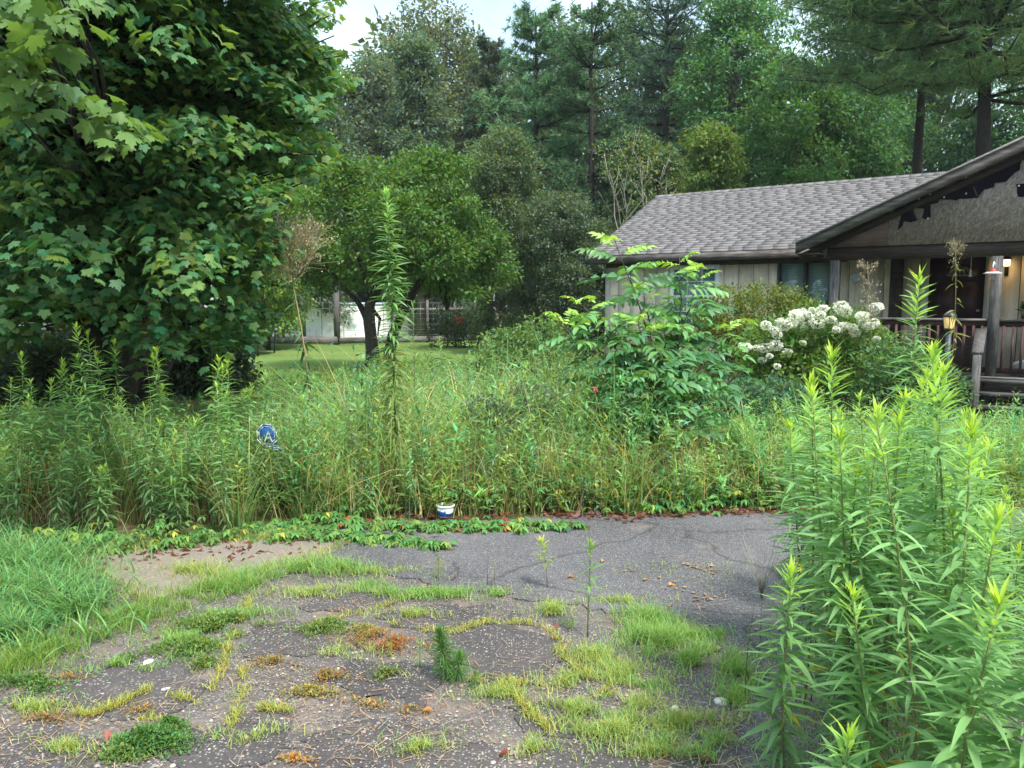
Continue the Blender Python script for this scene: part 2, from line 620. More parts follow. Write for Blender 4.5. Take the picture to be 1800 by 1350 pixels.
def blades(base, h, wd, az, lean, curve, col, nseg=3, tipcol=None):
    """grass: tapered strips that lean and arch; returns V, faces, colours"""
    n_ = len(base)
    t = np.linspace(0, 1, nseg + 1)
    dx, dy = np.cos(az), np.sin(az)
    off = h[:, None] * (lean[:, None] * t + curve[:, None] * t ** 2.2)
    zz = h[:, None] * (t - 0.45 * curve[:, None] * t ** 3)
    ctr = np.stack([base[:, 0, None] + dx[:, None] * off, base[:, 1, None] + dy[:, None] * off, base[:, 2, None] + zz], -1)
    sa = az + math.pi / 2 + rng.normal(0, 0.6, n_)
    side = np.stack([np.cos(sa), np.sin(sa), np.zeros(n_)], -1)[:, None] * (wd[:, None] / 2 * (1 - t[None] ** 1.6) * 1.0)[..., None]
    V = np.concatenate([ctr[:, :-1] - side[:, :-1], ctr[:, :-1] + side[:, :-1], ctr[:, -1:]], 1)
    f = []
    for i in range(nseg - 1):
        f.append((i, nseg + i, nseg + i + 1, i + 1))
    f.append((nseg - 1, 2 * nseg - 1, 2 * nseg))
    if tipcol is None:
        K = np.broadcast_to(col[:, None], (n_, 2 * nseg + 1, 3))
    else:
        tt = np.concatenate([t[:-1], t[:-1], [1.0]])[None, :, None]
        K = col[:, None] * (1 - tt) + tipcol[:, None] * tt
    return V, f, K


# ------------------------------------------------------------------ SETTING: ground and paving
g = Geo()
ax = np.unique(np.concatenate([np.linspace(-400, -40, 10), np.linspace(-40, -14, 14), np.linspace(-14, 14, 57), np.linspace(14, 40, 14), np.linspace(40, 400, 10)]))
ay = np.unique(np.concatenate([np.linspace(-60, -4, 12), np.linspace(-4, 24, 57), np.linspace(24, 60, 14), np.linspace(60, 700, 10)]))
XX, YY = np.meshgrid(ax, ay)
VV = np.stack([XX, YY, gz(XX, YY) - 0.012], -1).reshape(-1, 3)
nx = len(ax)
g.add(VV, [(j * nx + i, j * nx + i + 1, (j + 1) * nx + i + 1, (j + 1) * nx + i) for j in range(len(ay) - 1) for i in range(nx - 1)])
tag(g.obj('ground', M['ground'], sm=True), kind='structure')


def wobble(pts, amp, step=0.12):
    """resample a closed outline and roughen it"""
    pts = np.asarray(pts, float)
    res = []
    for a, b in zip(pts, np.roll(pts, -1, 0)):
        L_ = np.linalg.norm(b - a)
        k = max(1, int(L_ / step)) if L_ < 12 else 4
        for i in range(k):
            res.append(a + (b - a) * i / k)
    res = np.array(res)
    res[:, :2] += rng.normal(0, amp, (len(res), 2))
    return res


def sheet(name, outline, z0, z1, mat):
    bm = bmesh.new()
    vs = [bm.verts.new((x, y, z1)) for x, y in outline]
    fc = bm.faces.new(vs)
    ex = bmesh.ops.extrude_face_region(bm, geom=[fc])
    for v in [e for e in ex['geom'] if isinstance(e, bmesh.types.BMVert)]:
        v.co.z = z0
    bmesh.ops.triangulate(bm, faces=bm.faces[:])
    bmesh.ops.recalc_face_normals(bm, faces=bm.faces[:])
    me = bpy.data.meshes.new(name)
    bm.to_mesh(me)
    bm.free()
    me.materials.append(mat)
    return tag(link(name, me), kind='structure')


far_edge = [(60, 985), (200, 972), (330, 958), (450, 945), (560, 935), (640, 918), (760, 915), (900, 912), (1050, 905), (1200, 903), (1420, 898), (1700, 893)]
old = [G(u, v)[:2] for u, v in far_edge]
old = [(-9, 3.6), (-5, 4.3)] + old + [(5.0, 5.9), (6.5, 4.0), (6.5, -7), (-9, -7)]
sheet('driveway', wobble(old, 0.018), -0.10, 0.0, M['aggregate'])
asph_px = [(560, 946), (660, 925), (760, 917), (900, 914), (1050, 907), (1200, 905), (1420, 900), (1760, 896)]
asph = [G(u, v)[:2] for u, v in asph_px] + [(5.2, 5.6), (6.0, 3.0), (5.0, 0.5), (1.9, 1.4)] + [G(u, v)[:2] for u, v in [(1300, 1350), (1330, 1200), (1270, 1150), (1180, 1122), (1090, 1085), (1000, 1062), (930, 1058), (760, 1030), (690, 1010), (600, 985), (540, 965)]]
sheet('asphalt_patch', wobble(asph, 0.03, 0.06), -0.05, 0.009, M['asphalt'])
for pl_ in ([(740, 1112), (800, 1118), (850, 1100), (920, 1104), (975, 1122), (992, 1150), (965, 1195), (900, 1212), (850, 1196), (800, 1170), (765, 1150)],
            [(440, 1102), (520, 1092), (590, 1120), (575, 1160), (500, 1150), (455, 1168), (420, 1150)],
            [(80, 1200), (170, 1160), (270, 1150), (330, 1175), (370, 1205), (320, 1248), (220, 1268), (110, 1250), (20, 1245)],
            [(540, 1300), (620, 1272), (720, 1262), (800, 1285), (870, 1315), (880, 1360), (520, 1362)],
            [(660, 1082), (760, 1062), (880, 1068), (950, 1095), (850, 1092), (760, 1108), (700, 1100)],
            [(300, 1102), (390, 1078), (430, 1088), (380, 1108), (320, 1118)],
            [(600, 1160), (720, 1165), (780, 1200), (740, 1240), (640, 1230), (580, 1195)],
            [(330, 1290), (430, 1262), (520, 1280), (500, 1330), (380, 1362), (300, 1345)],
            [(900, 1240), (990, 1232), (1060, 1262), (1010, 1300), (920, 1290)],
            [(-20, 1290), (90, 1280), (180, 1305), (150, 1360), (-20, 1362)],
            [(560, 1040), (640, 1035), (690, 1060), (620, 1080), (540, 1075)],
            [(960, 1310), (1060, 1300), (1140, 1330), (1120, 1362), (950, 1362)]):
    sheet('worn_asphalt_plate', wobble([G(u, v)[:2] for u, v in pl_], 0.022, 0.045), -0.02, 0.006, M['plate'])
slab_px = [(110, 990), (220, 972), (330, 960), (430, 950), (545, 944), (600, 962), (560, 985), (450, 1005), (360, 1035), (250, 1060), (215, 1030)]
sheet('concrete_path', wobble([G(u, v)[:2] for u, v in slab_px], 0.03, 0.08), -0.05, 0.013, M['slab'])

# ------------------------------------------------------------------ HOUSE
HO = np.array([7.5, 12.0, -0.23])
ROT = math.atan2(-0.56, 0.83)
rc, rs = math.cos(ROT), math.sin(ROT)
HX, HY = np.array([rc, rs, 0]), np.array([-rs, rc, 0])


def hw(x, y, z):
    return HO + HX * x + HY * y + np.array([0, 0, z])


def hp(u, v, yl):
    """photo pixel -> house coordinates on the plane y = yl"""
    r = ray(u, v)
    o = np.array([0, 0, EYE]) - HO
    t = (yl - o @ HY) / (r @ HY)
    p = o + r * t
    return np.array([p @ HX, yl, p[2]])


house = thing('house', 'weathered single storey wooden house with grey shingle roof, torn porch gable and red railings', 'house', HO, ROT)
HWY, XL, XR = 1.80, -7.64, 6.0
EY, EZ = 1.40, 2.89             # front eave
RY, RZ = 5.24, 4.65             # ridge
SL = (RZ - EZ) / (RY - EY)
win1 = (-3.80, -2.72, 1.50, 2.68)
win2 = (-6.02, -5.06, 1.35, 2.62)
door = (-1.10, -0.23, 0.72, 2.66)
opens = [win1, win2, door]
# siding boards: one object each, cut round the openings
pool = {}
edges = set()
x = XL
while x < XR - 0.01:
    edges.add(round(x, 3))
    x += 0.305
edges.add(XR)
for (a, b, c, d) in opens:
    edges |= {a, b}
edges = sorted(edges)
edges = [e for i, e in enumerate(edges) if i == 0 or e - edges[i - 1] > 0.03 or any(e in (o[0], o[1]) for o in opens)]
for x, x1 in zip(edges[:-1], edges[1:]):
    if x1 - x < 0.02:
        continue
    segs = [(0.30, 2.86)]
    for (a, b, c, d) in opens:
        if x1 > a + 0.01 and x < b - 0.01:
            segs = [(0.30, c), (d, 2.86)]
    for (z0_, z1_) in segs:
        key = (round(x1 - x, 2), round(z0_, 2), round(z1_, 2))
        if key not in pool:
            wd_ = x1 - x
            bd = Geo().box(0.006, wd_ - 0.006, 0, 0.025, z0_, z1_)
            if wd_ > 0.2:
                bd.box(0.10, 0.112, -0.006, 0.001, z0_, z1_)
            pool[key] = bd.mesh('siding_board', M['siding'])
        link('siding_board', pool[key], house, (x, HWY - 0.025 + random.uniform(0, 0.004), 0))
Geo().box(XL, XR, HWY + 0.002, HWY + 0.06, 0.30, 1.35).box(XL, XR, HWY + 0.002, HWY + 0.06, 2.68, 2.95).box(XL, -6.02, HWY + 0.002, HWY + 0.06, 1.35, 2.68).box(-5.06, -3.8, HWY + 0.002, HWY + 0.06, 1.35, 2.68).box(-2.72, -1.1, HWY + 0.002, HWY + 0.06, 1.35, 2.68).box(-0.23, XR, HWY + 0.002, HWY + 0.06, 1.35, 2.68).obj('wall', M['darkwood'], house)
g = Geo()
g.prism([(XL, HWY + 0.06, 0.3), (XL, 8.9, 0.3), (XL, 8.9, 2.9), (XL, RY, 4.55), (XL, HWY + 0.06, 2.9)], (0, 0, 0), (0.08, 0, 0))
g.prism([(XR, HWY + 0.06, 0.3), (XR, 8.9, 0.3), (XR, 8.9, 2.9), (XR, RY, 4.55), (XR, HWY + 0.06, 2.9)], (0, 0, 0), (-0.08, 0, 0))
g.box(XL + 0.08, XR - 0.08, 8.82, 8.9, 0.3, 2.9)
g.obj('side_wall', M['siding'], house)
Geo().box(XL + 0.05, XR - 0.05, HWY + 0.05, 8.8, -0.3, 0.30).obj('foundation', plain('foundation_block', (0.16, 0.15, 0.14), 0.9), house)
Geo().box(XL - 0.01, XL + 0.10, HWY - 0.05, HWY - 0.027, 0.3, 2.83).obj('corner_board', M['trim'], house)
Geo().box(XL, -2.5, HWY - 0.055, HWY - 0.028, 2.64, 2.85).obj('frieze_shadow_band', M['darkwood'], house)  # brown board and the eave's shadow below it, drawn as one dark band

# main roof
rf = Geo()
th = 0.09
for (ya, yb) in ((EY, RY), (2 * RY - EY, RY)):
    v = [(XL - 0.3, ya, EZ), (XR + 0.3, ya, EZ), (XR + 0.3, yb, RZ), (XL - 0.3, yb, RZ)]
    rf.prism(v, (0, 0, -th), (0, 0, 0))
roof = rf.obj('roof', M['darkwood'], house)
Geo().box(XL - 0.3, -2.98, EY - 0.028, EY - 0.002, EZ - 0.16, EZ - 0.005).obj('fascia', M['fascia'], house)
Geo().box(XL - 0.3, -2.7, EY, HWY - 0.03, EZ - 0.16, EZ - 0.135).obj('soffit', M['darkwood'], house)
g = Geo()
q0, q1 = np.array([XL - 0.303, EY - 0.03, EZ - 0.17]), np.array([XL - 0.303, RY, RZ - 0.17])
g.prism([q0, q1, q1 + (0, 0, 0.165), q0 + (0, 0, 0.165)], (0, 0, 0), (-0.03, 0, 0))
g.obj('rake_board', M['fascia'], house)
# shingles: tabs with their own tone, the 300 that show largest are objects
tones = [(0.140, 0.130, 0.130), (0.155, 0.144, 0.143), (0.170, 0.158, 0.157), (0.148, 0.134, 0.131), (0.182, 0.171, 0.170)]
slope_len = math.hypot(RY - EY, RZ - EZ)
ud = np.array([0, (RY - EY), (RZ - EZ)]) / slope_len
un = np.array([0, -ud[2], ud[1]])
ncourse = int(slope_len / 0.14)
tabs = []
for i in range(ncourse):
    off = random.uniform(0, 0.3)
    xx = XL - 0.34 - off
    while xx < 1.5:
        x1 = xx + 0.3
        a, b = max(xx + 0.004, XL - 0.32), min(x1 - 0.004, 1.5)
        if b - a > 0.05:
            tabs.append((i, a, b))
        xx = x1


def tab_verts(wd_):
    e, L_ = 0.014, 0.17
    bx = np.array([(0, 0, 0.002), (wd_, 0, 0.002), (wd_, L_, 0.001), (0, L_, 0.001), (0, 0, e), (wd_, 0, e), (wd_, L_, 0.004), (0, L_, 0.004)])
    return bx


TF = [(0, 3, 2, 1), (4, 5, 6, 7), (0, 1, 5, 4), (1, 2, 6, 5), (2, 3, 7, 6), (3, 0, 4, 7)]
tmesh = [Geo().add(tab_verts(0.292), TF, t).mesh('shingle', M['shingle']) for t in tones]
full = [k for k, (i, a, b) in enumerate(tabs) if abs(b - a - 0.292) < 1e-3 and -4.6 < a < -0.9 and hp(1400, 430, 0) is not None]


def tab_seen(k):
    i, a, b = tabs[k]
    return -a * 0.5 + (10 if a > -4.2 else 0) - (20 if (a > -2.6 + i * 0.105) else 0)


full = sorted(full, key=lambda k: -tab_seen(k))[:300]
fs = set(full)
fm = Matrix(((1, 0, 0, 0), (0, ud[1], un[1], 0), (0, ud[2], un[2], 0), (0, 0, 0, 1)))
sg = Geo()
for k, (i, a, b) in enumerate(tabs):
    base = np.array([a, EY - 0.02, EZ + 0.001]) + ud * (i * 0.14)
    ti = random.choices(range(5), (4, 5, 5, 3, 1))[0]
    if k in fs:
        mm = fm.copy()
        mm.translation = Vector(base)
        link('shingle', tmesh[ti], house, mat=mm)
    else:
        tv = tab_verts(b - a)
        sg.add(base + tv[:, 0:1] * np.array([1.0, 0, 0]) + tv[:, 1:2] * ud + tv[:, 2:3] * un, TF, tones[ti])
tag(sg.obj('shingles', M['shingle'], house), kind='stuff')
g = Geo()
k = XL - 0.32
while k < 2.0:
    t = tones[random.randrange(5)]
    for sgn in (-1, 1):
        p0 = np.array([k, RY, RZ + 0.028 + random.uniform(0, 0.006)])
        dn = np.array([0, sgn * ud[1], -ud[2]]) * 0.15
        g.prism([p0, p0 + (0.26, 0, 0), p0 + (0.26, 0, 0) + dn, p0 + dn], (0, 0, 0), (0, 0, -0.012), t)
    k += 0.25
tag(g.obj('ridge_caps', M['shingle'], house), kind='stuff')

# porch gable roof
GX0, GX1, GXA = -2.95, 4.95, 1.0
GZ0, GZA = 2.89, 2.89 + 3.95 * 0.44
g = Geo()
for (a, b) in ((GX0, GXA), (GX1, GXA)):
    g.prism([(a, -0.30, GZ0), (b, -0.30, GZA), (b, 5.0, GZA), (a, 5.0, GZ0)], (0, 0, -0.03), (0, 0, 0.0), (0.2, 0.19, 0.18))
g.obj('porch_roof', M['shingle'], house)
for nm, dz0, dz1, dy0, dy1, mt in (('porch_rake_board', -0.20, -0.035, -0.325, -0.296, 'fascia'), ('drip_edge', -0.035, 0.005, -0.345, -0.302, 'greywood_x'), ('rake_trim', -0.30, -0.19, -0.05, -0.015, 'darkwood')):
    for (a, b) in ((GX0, GXA), (GX1, GXA)):
        g = Geo()
        g.prism([(a, dy0, GZ0 + dz0), (b, dy0, GZA + dz0), (b, dy0, GZA + dz1), (a, dy0, GZ0 + dz1)], (0, 0, 0), (0, dy1 - dy0, 0))
        g.obj(nm, M[mt], house)
g = Geo()
g.prism([(GX0, -0.295, GZ0 - 0.06), (GXA, -0.295, GZA - 0.06), (GXA, 1.6, GZA - 0.06), (GX0, 1.6, GZ0 - 0.06)], (0, 0, 0), (0, 0, 0.02))
g.prism([(GX1, -0.295, GZ0 - 0.06), (GXA, -0.295, GZA - 0.06), (GXA, 1.6, GZA - 0.06), (GX1, 1.6, GZ0 - 0.06)], (0, 0, 0), (0, 0, 0.02))
g.obj('porch_soffit', M['darkwood'], house)
Geo().box(-2.93, -2.56, -0.28, 0.02, 2.68, 2.70).box(-2.62, -2.50, -0.02, 0.10, 2.62, 2.86).obj('eave_return', M['darkwood'], house)


def rz_at(x_, d=0.07):
    return GZ0 + (x_ - GX0) * 0.44 - d if x_ < GXA else GZ0 + (GX1 - x_) * 0.44 - d


BZ = 2.80
Geo().prism([(-1.55, 0.0, BZ), (4.5, 0.0, BZ), (4.5, 0, rz_at(4.5)), (GXA, 0, rz_at(GXA)), (-1.55, 0, rz_at(-1.55))], (0, 0, 0), (0, 0.02, 0)).obj('gable_panel', M['osb'], house)
tag(Geo().prism([(-2.5, 0.0, BZ), (-1.553, 0.0, BZ), (-1.553, 0, rz_at(-1.553)), (-2.5, 0, rz_at(-2.5))], (0, 0, 0), (0, 0.02, 0)).obj('gable_panel', M['ply'], house), 'brown plywood corner of the gable')
# torn building paper


def felt(pts, y0, y1, name='torn_felt', mat='felt'):
    o = [hp(1380 + a / 4.22, 240 + b / 4.22, y0) for a, b in pts]
    o = wobble(o, 0.0, 0.08) if False else np.array(o)
    res = []
    for a, b in zip(o, np.roll(o, -1, 0)):
        kk = max(1, int(np.linalg.norm(b - a) / 0.06))
        for i in range(kk):
            p = a + (b - a) * i / kk
            p = p + np.array([random.gauss(0, 0.006), 0, random.gauss(0, 0.006)])
            res.append(p)
    bm = bmesh.new()
    f = bm.faces.new([bm.verts.new(p) for p in res])
    ex = bmesh.ops.extrude_face_region(bm, geom=[f])
    for v in [e for e in ex['geom'] if isinstance(e, bmesh.types.BMVert)]:
        v.co.y = y1
    bmesh.ops.triangulate(bm, faces=bm.faces[:])
    bmesh.ops.recalc_face_normals(bm, faces=bm.faces[:])
    me = bpy.data.meshes.new(name)
    bm.to_mesh(me)
    bm.free()
    me.materials.append(M[mat])
    return link(name, me, house)


felt([(785, 545), (860, 520), (1000, 458), (1200, 372), (1400, 285), (1600, 205), (1730, 160), (1755, 180), (1745, 245), (1680, 290), (1640, 330), (1560, 345), (1545, 375), (1480, 390), (1465, 410), (1430, 455), (1300, 465), (1270, 470), (1150, 470), (1130, 495), (1080, 505), (1075, 560), (1080, 600), (1040, 620), (1018, 610), (1030, 535), (955, 530), (985, 622), (930, 640), (880, 630), (870, 670), (832, 700), (860, 590), (845, 560)], -0.003, -0.012)
felt([(1715, 355), (1790, 345), (1790, 445), (1720, 445)], -0.003, -0.012)
for pts in ([(1393, 368), (1412, 385), (1436, 452), (1420, 440)], [(948, 538), (968, 545), (990, 620), (975, 615)]):
    felt(pts, -0.014, -0.03, 'curled_felt', 'ply')
nail = Geo().lathe([(0, 0), (0.014, 0), (0.012, 0.004), (0, 0.005)], 8).mesh('cap_nail', M['white'])
for a, b in [(1060, 607), (1343, 423), (1340, 303), (1078, 430), (1180, 450), (993, 462), (1640, 180), (1735, 365), (1240, 372)]:
    p = hp(1380 + a / 4.22, 240 + b / 4.22, -0.013)
    mm = Matrix.Rotation(math.pi / 2, 4, 'X')
    mm.translation = Vector(p)
    link('cap_nail', nail, house, mat=mm)
# porch structure
Geo().box(-2.5, 4.5, 0.03, 0.15, 2.58, 2.80).obj('porch_beam', M['darkwood'], house)
Geo().box(-2.5, 4.5, 0.16, HWY - 0.03, 2.74, 2.77).obj('porch_ceiling', M['darkwood'], house)
for i, px in enumerate((-2.37, 0.0, 2.4)):
    o = Geo().box(px - 0.075, px + 0.075, 0.01, 0.16, 0.713, 2.58).obj('post', M['greywood'], house)
Geo().box(-1.72, -1.52, HWY - 0.20, HWY - 0.03, 0.71, 2.73).obj('wall_post', M['darkwood'], house)
DZ = 0.71
for i in range(13):
    y0 = -0.06 + i * 0.142
    Geo().box(-2.5, 4.5, y0, y0 + 0.136, DZ - 0.035, DZ + random.uniform(-0.002, 0.002)).obj('deck_board', M['greywood_x'], house)
Geo().box(-2.48, 4.48, -0.035, 0.005, DZ - 0.22, DZ - 0.037).obj('rim_joist', M['greywood_x'], house)
Geo().box(-2.46, 4.46, 0.02, 0.05, -0.1, DZ - 0.22).obj('skirt', M['darkwood'], house)
# railings
bal = Geo().box(-0.019, 0.019, -0.019, 0.019, DZ + 0.11, 1.50).mesh('baluster', M['redwood_z'])
for (a, b) in ((-2.29, -0.08), (0.08, 2.32)):
    Geo().box(a, b, 0.02, 0.16, 1.575, 1.612).obj('handrail', M['greywood_x'], house)
    Geo().box(a, b, 0.065, 0.103, 1.485, 1.574).obj('rail', M['redwood'], house)
    Geo().box(a, b, 0.065, 0.103, DZ + 0.05, DZ + 0.135).obj('bottom_rail', M['redwood'], house)
    n_ = int((b - a) / 0.118)
    for i in range(n_):
        link('baluster', bal, house, (a + (i + 0.5) * (b - a) / n_ + random.uniform(-0.004, 0.004), 0.046, 0))
# steps in front of the porch with a slanting handrail
for i in range(4):
    z1, y1 = DZ - 0.03 - (i + 0.0) * 0.175, -0.06 - i * 0.245
    Geo().box(-0.12, 2.5, y1 - 0.27, y1 - 0.01, z1 - 0.04, z1).obj('tread', M['greywood_x'], house)
for sx in (-0.10, 0.75, 1.6, 2.4):
    Geo().prism([(sx, -0.07, DZ - 0.08), (sx, -1.06, -0.02), (sx, -1.06, -0.16), (sx, -0.80, -0.16), (sx, -0.07, DZ - 0.5)], (0, 0, 0), (0.05, 0, 0)).obj('stringer', M['redwood_z'], house)
g = Geo()
q0, q1 = np.array([-0.16, 0.0, 1.42]), np.array([-0.16, -0.62, 1.09])
g.prism([q0, q1, q1 + (0, 0, 0.04), q0 + (0, 0, 0.04)], (-0.07, 0, 0), (0.08, 0, 0))
g.obj('stair_handrail', M['greywood'], house)
Geo().box(-0.21, -0.10, -0.70, -0.59, -0.15, 1.08).obj('newel_post', M['greywood'], house)
g = Geo()
g.prism([q0 + (0, 0, -0.05), q1 + (0, 0.04, -0.05), q1 + (0, 0.04, -0.75), q0 + (0, 0, -0.6)], (-0.02, 0, 0), (0.01, 0, 0))
g.obj('stair_side_board', M['greywood'], house)

# openings


def rect_frame(x0, x1, z0, z1, y0, y1, t):
    return Geo().box(x0, x0 + t, y0, y1, z0, z1).box(x1 - t, x1, y0, y1, z0, z1).box(x0 + t, x1 - t, y0, y1, z1 - t, z1).box(x0 + t, x1 - t, y0, y1, z0, z0 + t)


def glass():
    m, n, b = nodes_of('window_glass')
    tr_ = N(n, 'BsdfTransparent')
    tr_.inputs['Color'].default_value = (0.86, 0.93, 0.93, 1)
    gl = N(n, 'BsdfGlossy', Roughness=0.03)
    fr = N(n, 'LayerWeight')
    ms = N(n, 'MixShader')
    n.links.new(ramp(n, fr.outputs['Facing'], [(0.0, 0.05), (0.6, 0.10), (1.0, 0.8)]), ms.inputs['Fac'])
    n.links.new(tr_.outputs['BSDF'], ms.inputs[1])
    n.links.new(gl.outputs['BSDF'], ms.inputs[2])
    n.links.new(ms.outputs['Shader'], n.nodes['Material Output'].inputs['Surface'])
    return m


M['glass'] = glass()
M['blind'] = plain('blind', (0.55, 0.62, 0.62), 0.7, noise=0.05)
M['darkframe'] = plain('dark_frame', (0.035, 0.034, 0.036), 0.6)
a, b, c, d = win1
wf = tag(rect_frame(a, b, c, d, HWY - 0.05, HWY + 0.02, 0.05).box((a + b) / 2 - 0.03, (a + b) / 2 + 0.03, HWY - 0.05, HWY + 0.02, c + 0.05, d - 0.05).obj('window', M['darkframe'], house), 'dark framed window with lowered pale blinds')
for (xa, xb) in ((a + 0.05, (a + b) / 2 - 0.03), ((a + b) / 2 + 0.03, b - 0.05)):
    Geo().box(xa, xb, HWY - 0.012, HWY - 0.007, c + 0.05, d - 0.05).obj('pane', M['glass'], wf)
    bl = Geo()
    z = d - 0.08
    while z > c + 0.36:
        bl.prism([(xa + 0.01, HWY + 0.03, z), (xb - 0.01, HWY + 0.03, z), (xb - 0.01, HWY + 0.048, z + 0.034), (xa + 0.01, HWY + 0.048, z + 0.034)], (0, 0, 0), (0, 0.002, 0))
        z -= 0.038
    bl.obj('blind', M['blind'], wf)
a, b, c, d = win2
wf = tag(rect_frame(a - 0.07, b + 0.07, c - 0.07, d + 0.03, HWY - 0.06, HWY + 0.02, 0.09).box(a, b, HWY - 0.03, HWY + 0.0, (c + d) / 2 - 0.03, (c + d) / 2 + 0.03).obj('window', M['white'], house), 'white framed sash window with grilles')
Geo().box(a, b, HWY + 0.004, HWY + 0.009, c, d).obj('pane', M['glass'], wf)
g = Geo()
for i in (1, 2):
    g.box(a + (b - a) * i / 3 - 0.011, a + (b - a) * i / 3 + 0.011, HWY - 0.012, HWY + 0.003, c + 0.02, (c + d) / 2 - 0.03)
    g.box(a + (b - a) * i / 3 - 0.011, a + (b - a) * i / 3 + 0.011, HWY - 0.012, HWY + 0.003, (c + d) / 2 + 0.03, d - 0.06)
for z in ((c * 3 + d) / 4, (c + d * 3) / 4):
    g.box(a + 0.02, b - 0.02, HWY - 0.0115, HWY + 0.0035, z - 0.011, z + 0.011)
g.obj('grille', M['white'], wf)
Geo().box(a, b, HWY + 0.03, HWY + 0.04, c, d).obj('curtain', plain('curtain', (0.33, 0.42, 0.45), 0.9, noise=0.15, scale=3), wf)
a, b, c, d = door
df = Geo().box(a - 0.12, a, HWY - 0.055, HWY + 0.02, DZ, d + 0.10).box(b, b + 0.12, HWY - 0.055, HWY + 0.02, DZ, d + 0.10).box(a, b, HWY - 0.055, HWY + 0.02, d, d + 0.10).obj('door_frame', M['trim'], house)
dg = Geo().box(a, b, HWY + 0.03, HWY + 0.07, DZ, d)
for (xa, xb) in ((a + 0.10, (a + b) / 2 - 0.04), ((a + b) / 2 + 0.04, b - 0.10)):
    for (za, zb) in ((0.85, 1.45), (1.55, 2.15), (2.24, 2.52)):
        dg.box(xa, xb, HWY + 0.016, HWY + 0.0295, za, zb)
dr = dg.obj('door', M['door'], house)
Geo().lathe([(0, 0), (0.022, 0), (0.03, 0.02), (0.018, 0.04), (0, 0.045)], 10).obj('handle', M['steel'], dr, loc=(b - 0.08, HWY - 0.0, 1.7))

# things on and around the porch
M['amber'] = None


def amber(name, col, e):
    m, n, b = nodes_of(name)
    b.inputs['Base Color'].default_value = (*col, 1)
    b.inputs['Roughness'].default_value = 0.3
    b.inputs['Emission Color'].default_value = (1.0, 0.72, 0.30, 1)
    b.inputs['Emission Strength'].default_value = e
    return m


wl = hp(1770, 462, HWY - 0.08)
t = thing('wall_lamp', 'lit amber lantern on the porch wall right of the door', 'lamp', hw(*wl), ROT)
Geo().box(-0.03, 0.03, 0.03, 0.05, -0.22, 0.14).tube([(0, 0.03, 0.13), (0, -0.02, 0.17), (0, -0.06, 0.13)], 0.008, 5).obj('bracket', M['black'], t)
Geo().lathe([(0.0, 0.12), (0.05, 0.09), (0.075, 0.06), (0.07, 0.055), (0.0, 0.055)], 8, c=(0, -0.06, 0)).obj('cap', M['black'], t)
Geo().lathe([(0.0, -0.06), (0.045, -0.055), (0.055, 0.0), (0.05, 0.05), (0.0, 0.052)], 10, c=(0, -0.06, 0)).obj('globe', amber('lit_globe', (0.9, 0.7, 0.4), 2.2), t)
ld = bpy.data.lights.new('lamp_light', 'POINT')
ld.energy = 0.9
ld.color = (1, 0.62, 0.25)
ld.shadow_soft_size = 0.05
lo = bpy.data.objects.new('lamp_light', ld)
C.objects.link(lo)
lo.parent = t
lo.location = (0, -0.16, -0.02)

pl = hp(1503, 488, HWY - 0.045)
t = Geo().lathe([(0, 0.0), (0.06, 0.0), (0.085, 0.012), (0.082, 0.016), (0.055, 0.006), (0, 0.006)], 20).mesh('plate', plain('blue_white_glaze', (0.42, 0.55, 0.66), 0.25, noise=0.4, scale=25))
o = link('wall_plate', t)
o.matrix_world = Matrix.Translation(Vector(hw(*pl))) @ Matrix.Rotation(ROT, 4, 'Z') @ Matrix.Rotation(math.pi / 2, 4, 'X')
tag(o, 'small round blue and white plate hung on the pale siding', 'plate')

# red and white shade lamp on the porch post
bl = hp(1745, 478, -0.16)
t = thing('shade_lamp', 'red and white enamel shade with a ring hanging from the grey porch post', 'hanging lamp', hw(bl[0], -0.16, bl[2]), ROT)
Geo().tube([(0.02, 0.165, 0.06), (0.02, 0.10, 0.13), (0.01, 0.04, 0.15), (0, 0, 0.10), (0, 0, 0.05)], 0.012, 6).obj('bracket', M['white'], t)
Geo().lathe([(0.0, 0.06), (0.03, 0.06), (0.045, 0.03), (0.085, 0.0), (0.08, 0.0), (0.03, 0.025), (0, 0.03)], 16).obj('shade', plain('red_enamel', (0.30, 0.06, 0.045), 0.4, noise=0.3), t)
Geo().lathe([(0.085, 0.0), (0.135, -0.025), (0.13, -0.027), (0.08, -0.002)], 16).obj('rim', M['white'], t)
a_ = np.linspace(0, 2 * math.pi, 15)
Geo().tube(np.stack([0.045 * np.cos(a_), 0 * a_, -0.09 + 0.045 * np.sin(a_)], -1), 0.008, 5).obj('ring', M['steel'], t)

# hanging macrame basket in front of the door
hb = hp(1690, 478, 0.9)
t = thing('hanging_basket', 'lacy wire hanging basket in front of the dark door', 'basket', hw(*hb), ROT)
g = Geo()
for i in range(14):
    a1 = i * 2 * math.pi / 14
    g.tube([(0, 0, 0.10), (0.11 * math.cos(a1), 0.11 * math.sin(a1), 0.05), (0.22 * math.cos(a1), 0.22 * math.sin(a1), -0.06)], 0.005, 4)
for r_, z_ in ((0.12, 0.045), (0.22, -0.06)):
    g.tube(np.stack([r_ * np.cos(a_), r_ * np.sin(a_), 0 * a_ + z_], -1), 0.006, 4)
g.obj('wire_bowl', plain('old_lace', (0.14, 0.13, 0.12), 0.9), t)
Geo().tube([(0, 0, 0.10), (0, 0, 2.73 - hb[2])], 0.004, 4).obj('cord', M['black'], t)
wt = hp(1706, 480, 0.7)
t = thing('wind_chime', 'white tassel hanging in the porch doorway', 'tassel', hw(*wt), ROT)
